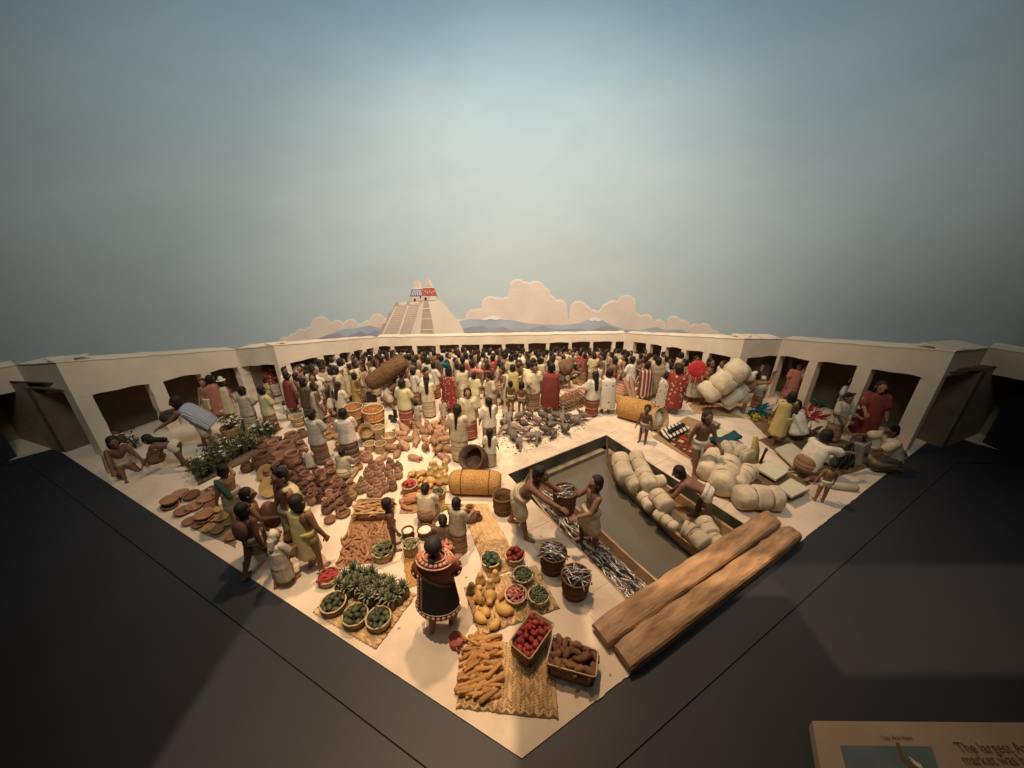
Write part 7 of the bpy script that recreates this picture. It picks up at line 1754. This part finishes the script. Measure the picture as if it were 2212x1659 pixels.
bale_px('i', [(1310, 820), (1360, 740), (1480, 650)], .19, .20, (.25, .45, .65, .85), "short knobbly white bale between the plump one and the cloths", 14)
bale_px('i', [(1310, 950), (1480, 945), (1640, 950), (1800, 950)], .235, .23, (.34, .70), "long white bale lying in front, nearest the planks", 15)
m = MB(); P = G('i', 1510, 590); m.rings([[P + Vector((-.1, 0, .02)), P + Vector((.1, .02, .02)), P + Vector((.1, .06, .02)), P + Vector((-.1, .04, .02))], [P + Vector((-.13, .05, .35)), P + Vector((.08, .07, .33)), P + Vector((.08, .1, .33)), P + Vector((-.13, .08, .35))], [P + Vector((-.08, .16, .62)), P + Vector((.03, .17, .6)), P + Vector((.03, .19, .6)), P + Vector((-.08, .18, .62))]]); c0 = P.copy()
me = m.mesh("palm_strip", [gourd_m]); me.transform(Matrix.Translation(-c0)); tag(link("palm_strip", me, c0), "pale strip of palm leaf standing between the bales and cloths", "leaf")
s = MB(); s.cap((0, 0, 0), (.03, .0, .40), .03, .022, 8); s.cap((.01, 0, .22), (.07, .0, .36), .016, .012, 6); tag(link("stake", s.mesh("stake", [M("dark_stake", (.05, .03, .02), .8, .2, 9)]), G('i', 1575, 580)), "dark forked stake beside the pale palm strip", "stick")
stack('i', [(1530, 650), (1640, 570), (1870, 690), (1740, 775)], 2, .055, [pale_c], "pale folded cotton cloth, {} of the left pair by the bales", gap=.02)
stack('i', [(1760, 850), (1900, 760), (2100, 870), (1910, 960)], 4, .045, [pale_c], "pale folded cotton cloth, {} of the stack of four by the plaza edge", gap=.018)
stack('e', [(285, 940), (410, 890), (545, 1010), (440, 1090)], 2, .05, [pale_c], "pale folded cotton cloth, {} of the pair left of the kneeling woman", gap=.018)
stack('e', [(600, 1000), (690, 960), (760, 990), (700, 1050)], 3, .05, [pale_c], "pale folded cotton cloth, {} of the stack between the kneeling women", gap=.018)
# the cloth held up between the two women
dk = banded("dark_striped_weave", [(.03, .028, .026), (.06, .075, .065), (.42, .38, .30), (.035, .03, .03)], 0, .115, jit=.002, widths=[0, .45, .8, .86])
a0, a1 = G('e', 770, 1010, 0), G('e', 905, 1010, 0); m = MB(); rs = []
yb = G('e', 850, 1130).y
for i in range(9):
    t = i / 8; p = at_depth('e', 735 + 60 * t, 930 + 175 * t, yb + .05); q = at_depth('e', 905, 890 + 195 * t, yb + .05); w2_ = .02 * math.sin(t * 8); rs.append([p + (q - p) * (j / 8) + Vector((0, w2_ + .03 * math.sin(j * 1.2), 0)) for j in range(9)] + [p + (q - p) * (j / 8) + Vector((0, w2_ + .03 * math.sin(j * 1.2) + .014, 0)) for j in range(8, -1, -1)])
cen = rs[4][4].copy(); m.rings([[v - cen for v in r_] for r_ in rs]); tag(link("striped_cloth", m.mesh("striped_cloth", [dk]), cen), "dark striped cloth held up between the two kneeling women", "cloth")
m = MB(); rs = []
for i in range(9):
    t = i / 8; p = at_depth('e', 900, 895 + 190 * t, yb + .07); q = at_depth('e', 1050 - 60 * t, 890 + 150 * t, yb + .1); rs.append([p + (q - p) * (j / 8) + Vector((0, .04 * math.sin(j * 1.1 + t), 0)) for j in range(9)] + [p + (q - p) * (j / 8) + Vector((0, .04 * math.sin(j * 1.1 + t) + .014, 0)) for j in range(8, -1, -1)])
cen = rs[4][4].copy(); m.rings([[v - cen for v in r_] for r_ in rs]); tag(link("ivory_cloth", m.mesh("ivory_cloth", [ivory]), cen), "ivory cloth held beside the dark striped cloth by the right kneeling woman", "cloth")
P = G('e', 820, 1225, .07); m = MB(); m.cap((-.2, 0, 0), (.2, 0, 0), .075, .075, 12); m.cap((.2, 0, 0), (.205, 0, 0), .05, .05, 10); tag(link("cloth_roll", m.mesh("cloth_roll", [pale_c]), P, R(-12)), "rolled pale cloth on the floor beside the bare toddler", "cloth")
# feathers and flowers of the feather sellers
def feather_heap(r, x, y, n, mt, label, L=.26, sp=.28):
    o = empty("feather_bunch", G(r, x, y)); tag(o, label, "feathers"); 
    for k in range(n):
        plume("feather", o, (rnd.gauss(0, sp * .5), rnd.gauss(0, sp * .5), .02), [(rnd.gauss(0, .7), rnd.gauss(0, .7), rnd.uniform(.5, 1.2))], L * rnd.uniform(.8, 1.2), mt)
feather_heap('d', 1800, 930, 26, teal, "bunch of teal feathers left of the man in the yellow cloak", .3, .3); feather_heap('d', 1730, 960, 10, green_f, "bunch of green feathers beside the teal ones", .22, .2); feather_heap('d', 1790, 1010, 16, yelf, "yellow feathers along the edge of the feather mat", .18, .3)
feather_heap('e', 440, 640, 20, redf, "bunch of red feathers in the corner behind the squatting man", .3, .25); feather_heap('e', 545, 680, 24, redf, "bunch of red feathers before the second right doorway", .3, .3); feather_heap('e', 620, 600, 16, green_f, "bunch of green feathers beside the second right doorway", .3, .2)
feather_heap('e', 560, 820, 14, M("grey_feather", (.06, .065, .055), .7, .3, 10, rand=.2), "bunch of dark grey feathers by the striped tunic", .26, .25); feather_heap('e', 800, 800, 10, petal, "bunch of white feathers right of the striped tunic", .2, .2)
mat_quad("straw_mat", [G('d', 1650, 960), G('d', 1760, 880), G('e', 620, 700), G('e', 250, 860)], "mat under the bright feathers on the right side", "straw mats", woven("mat_straw_g", (.24, .17, .09), (.14, .095, .05), 40))
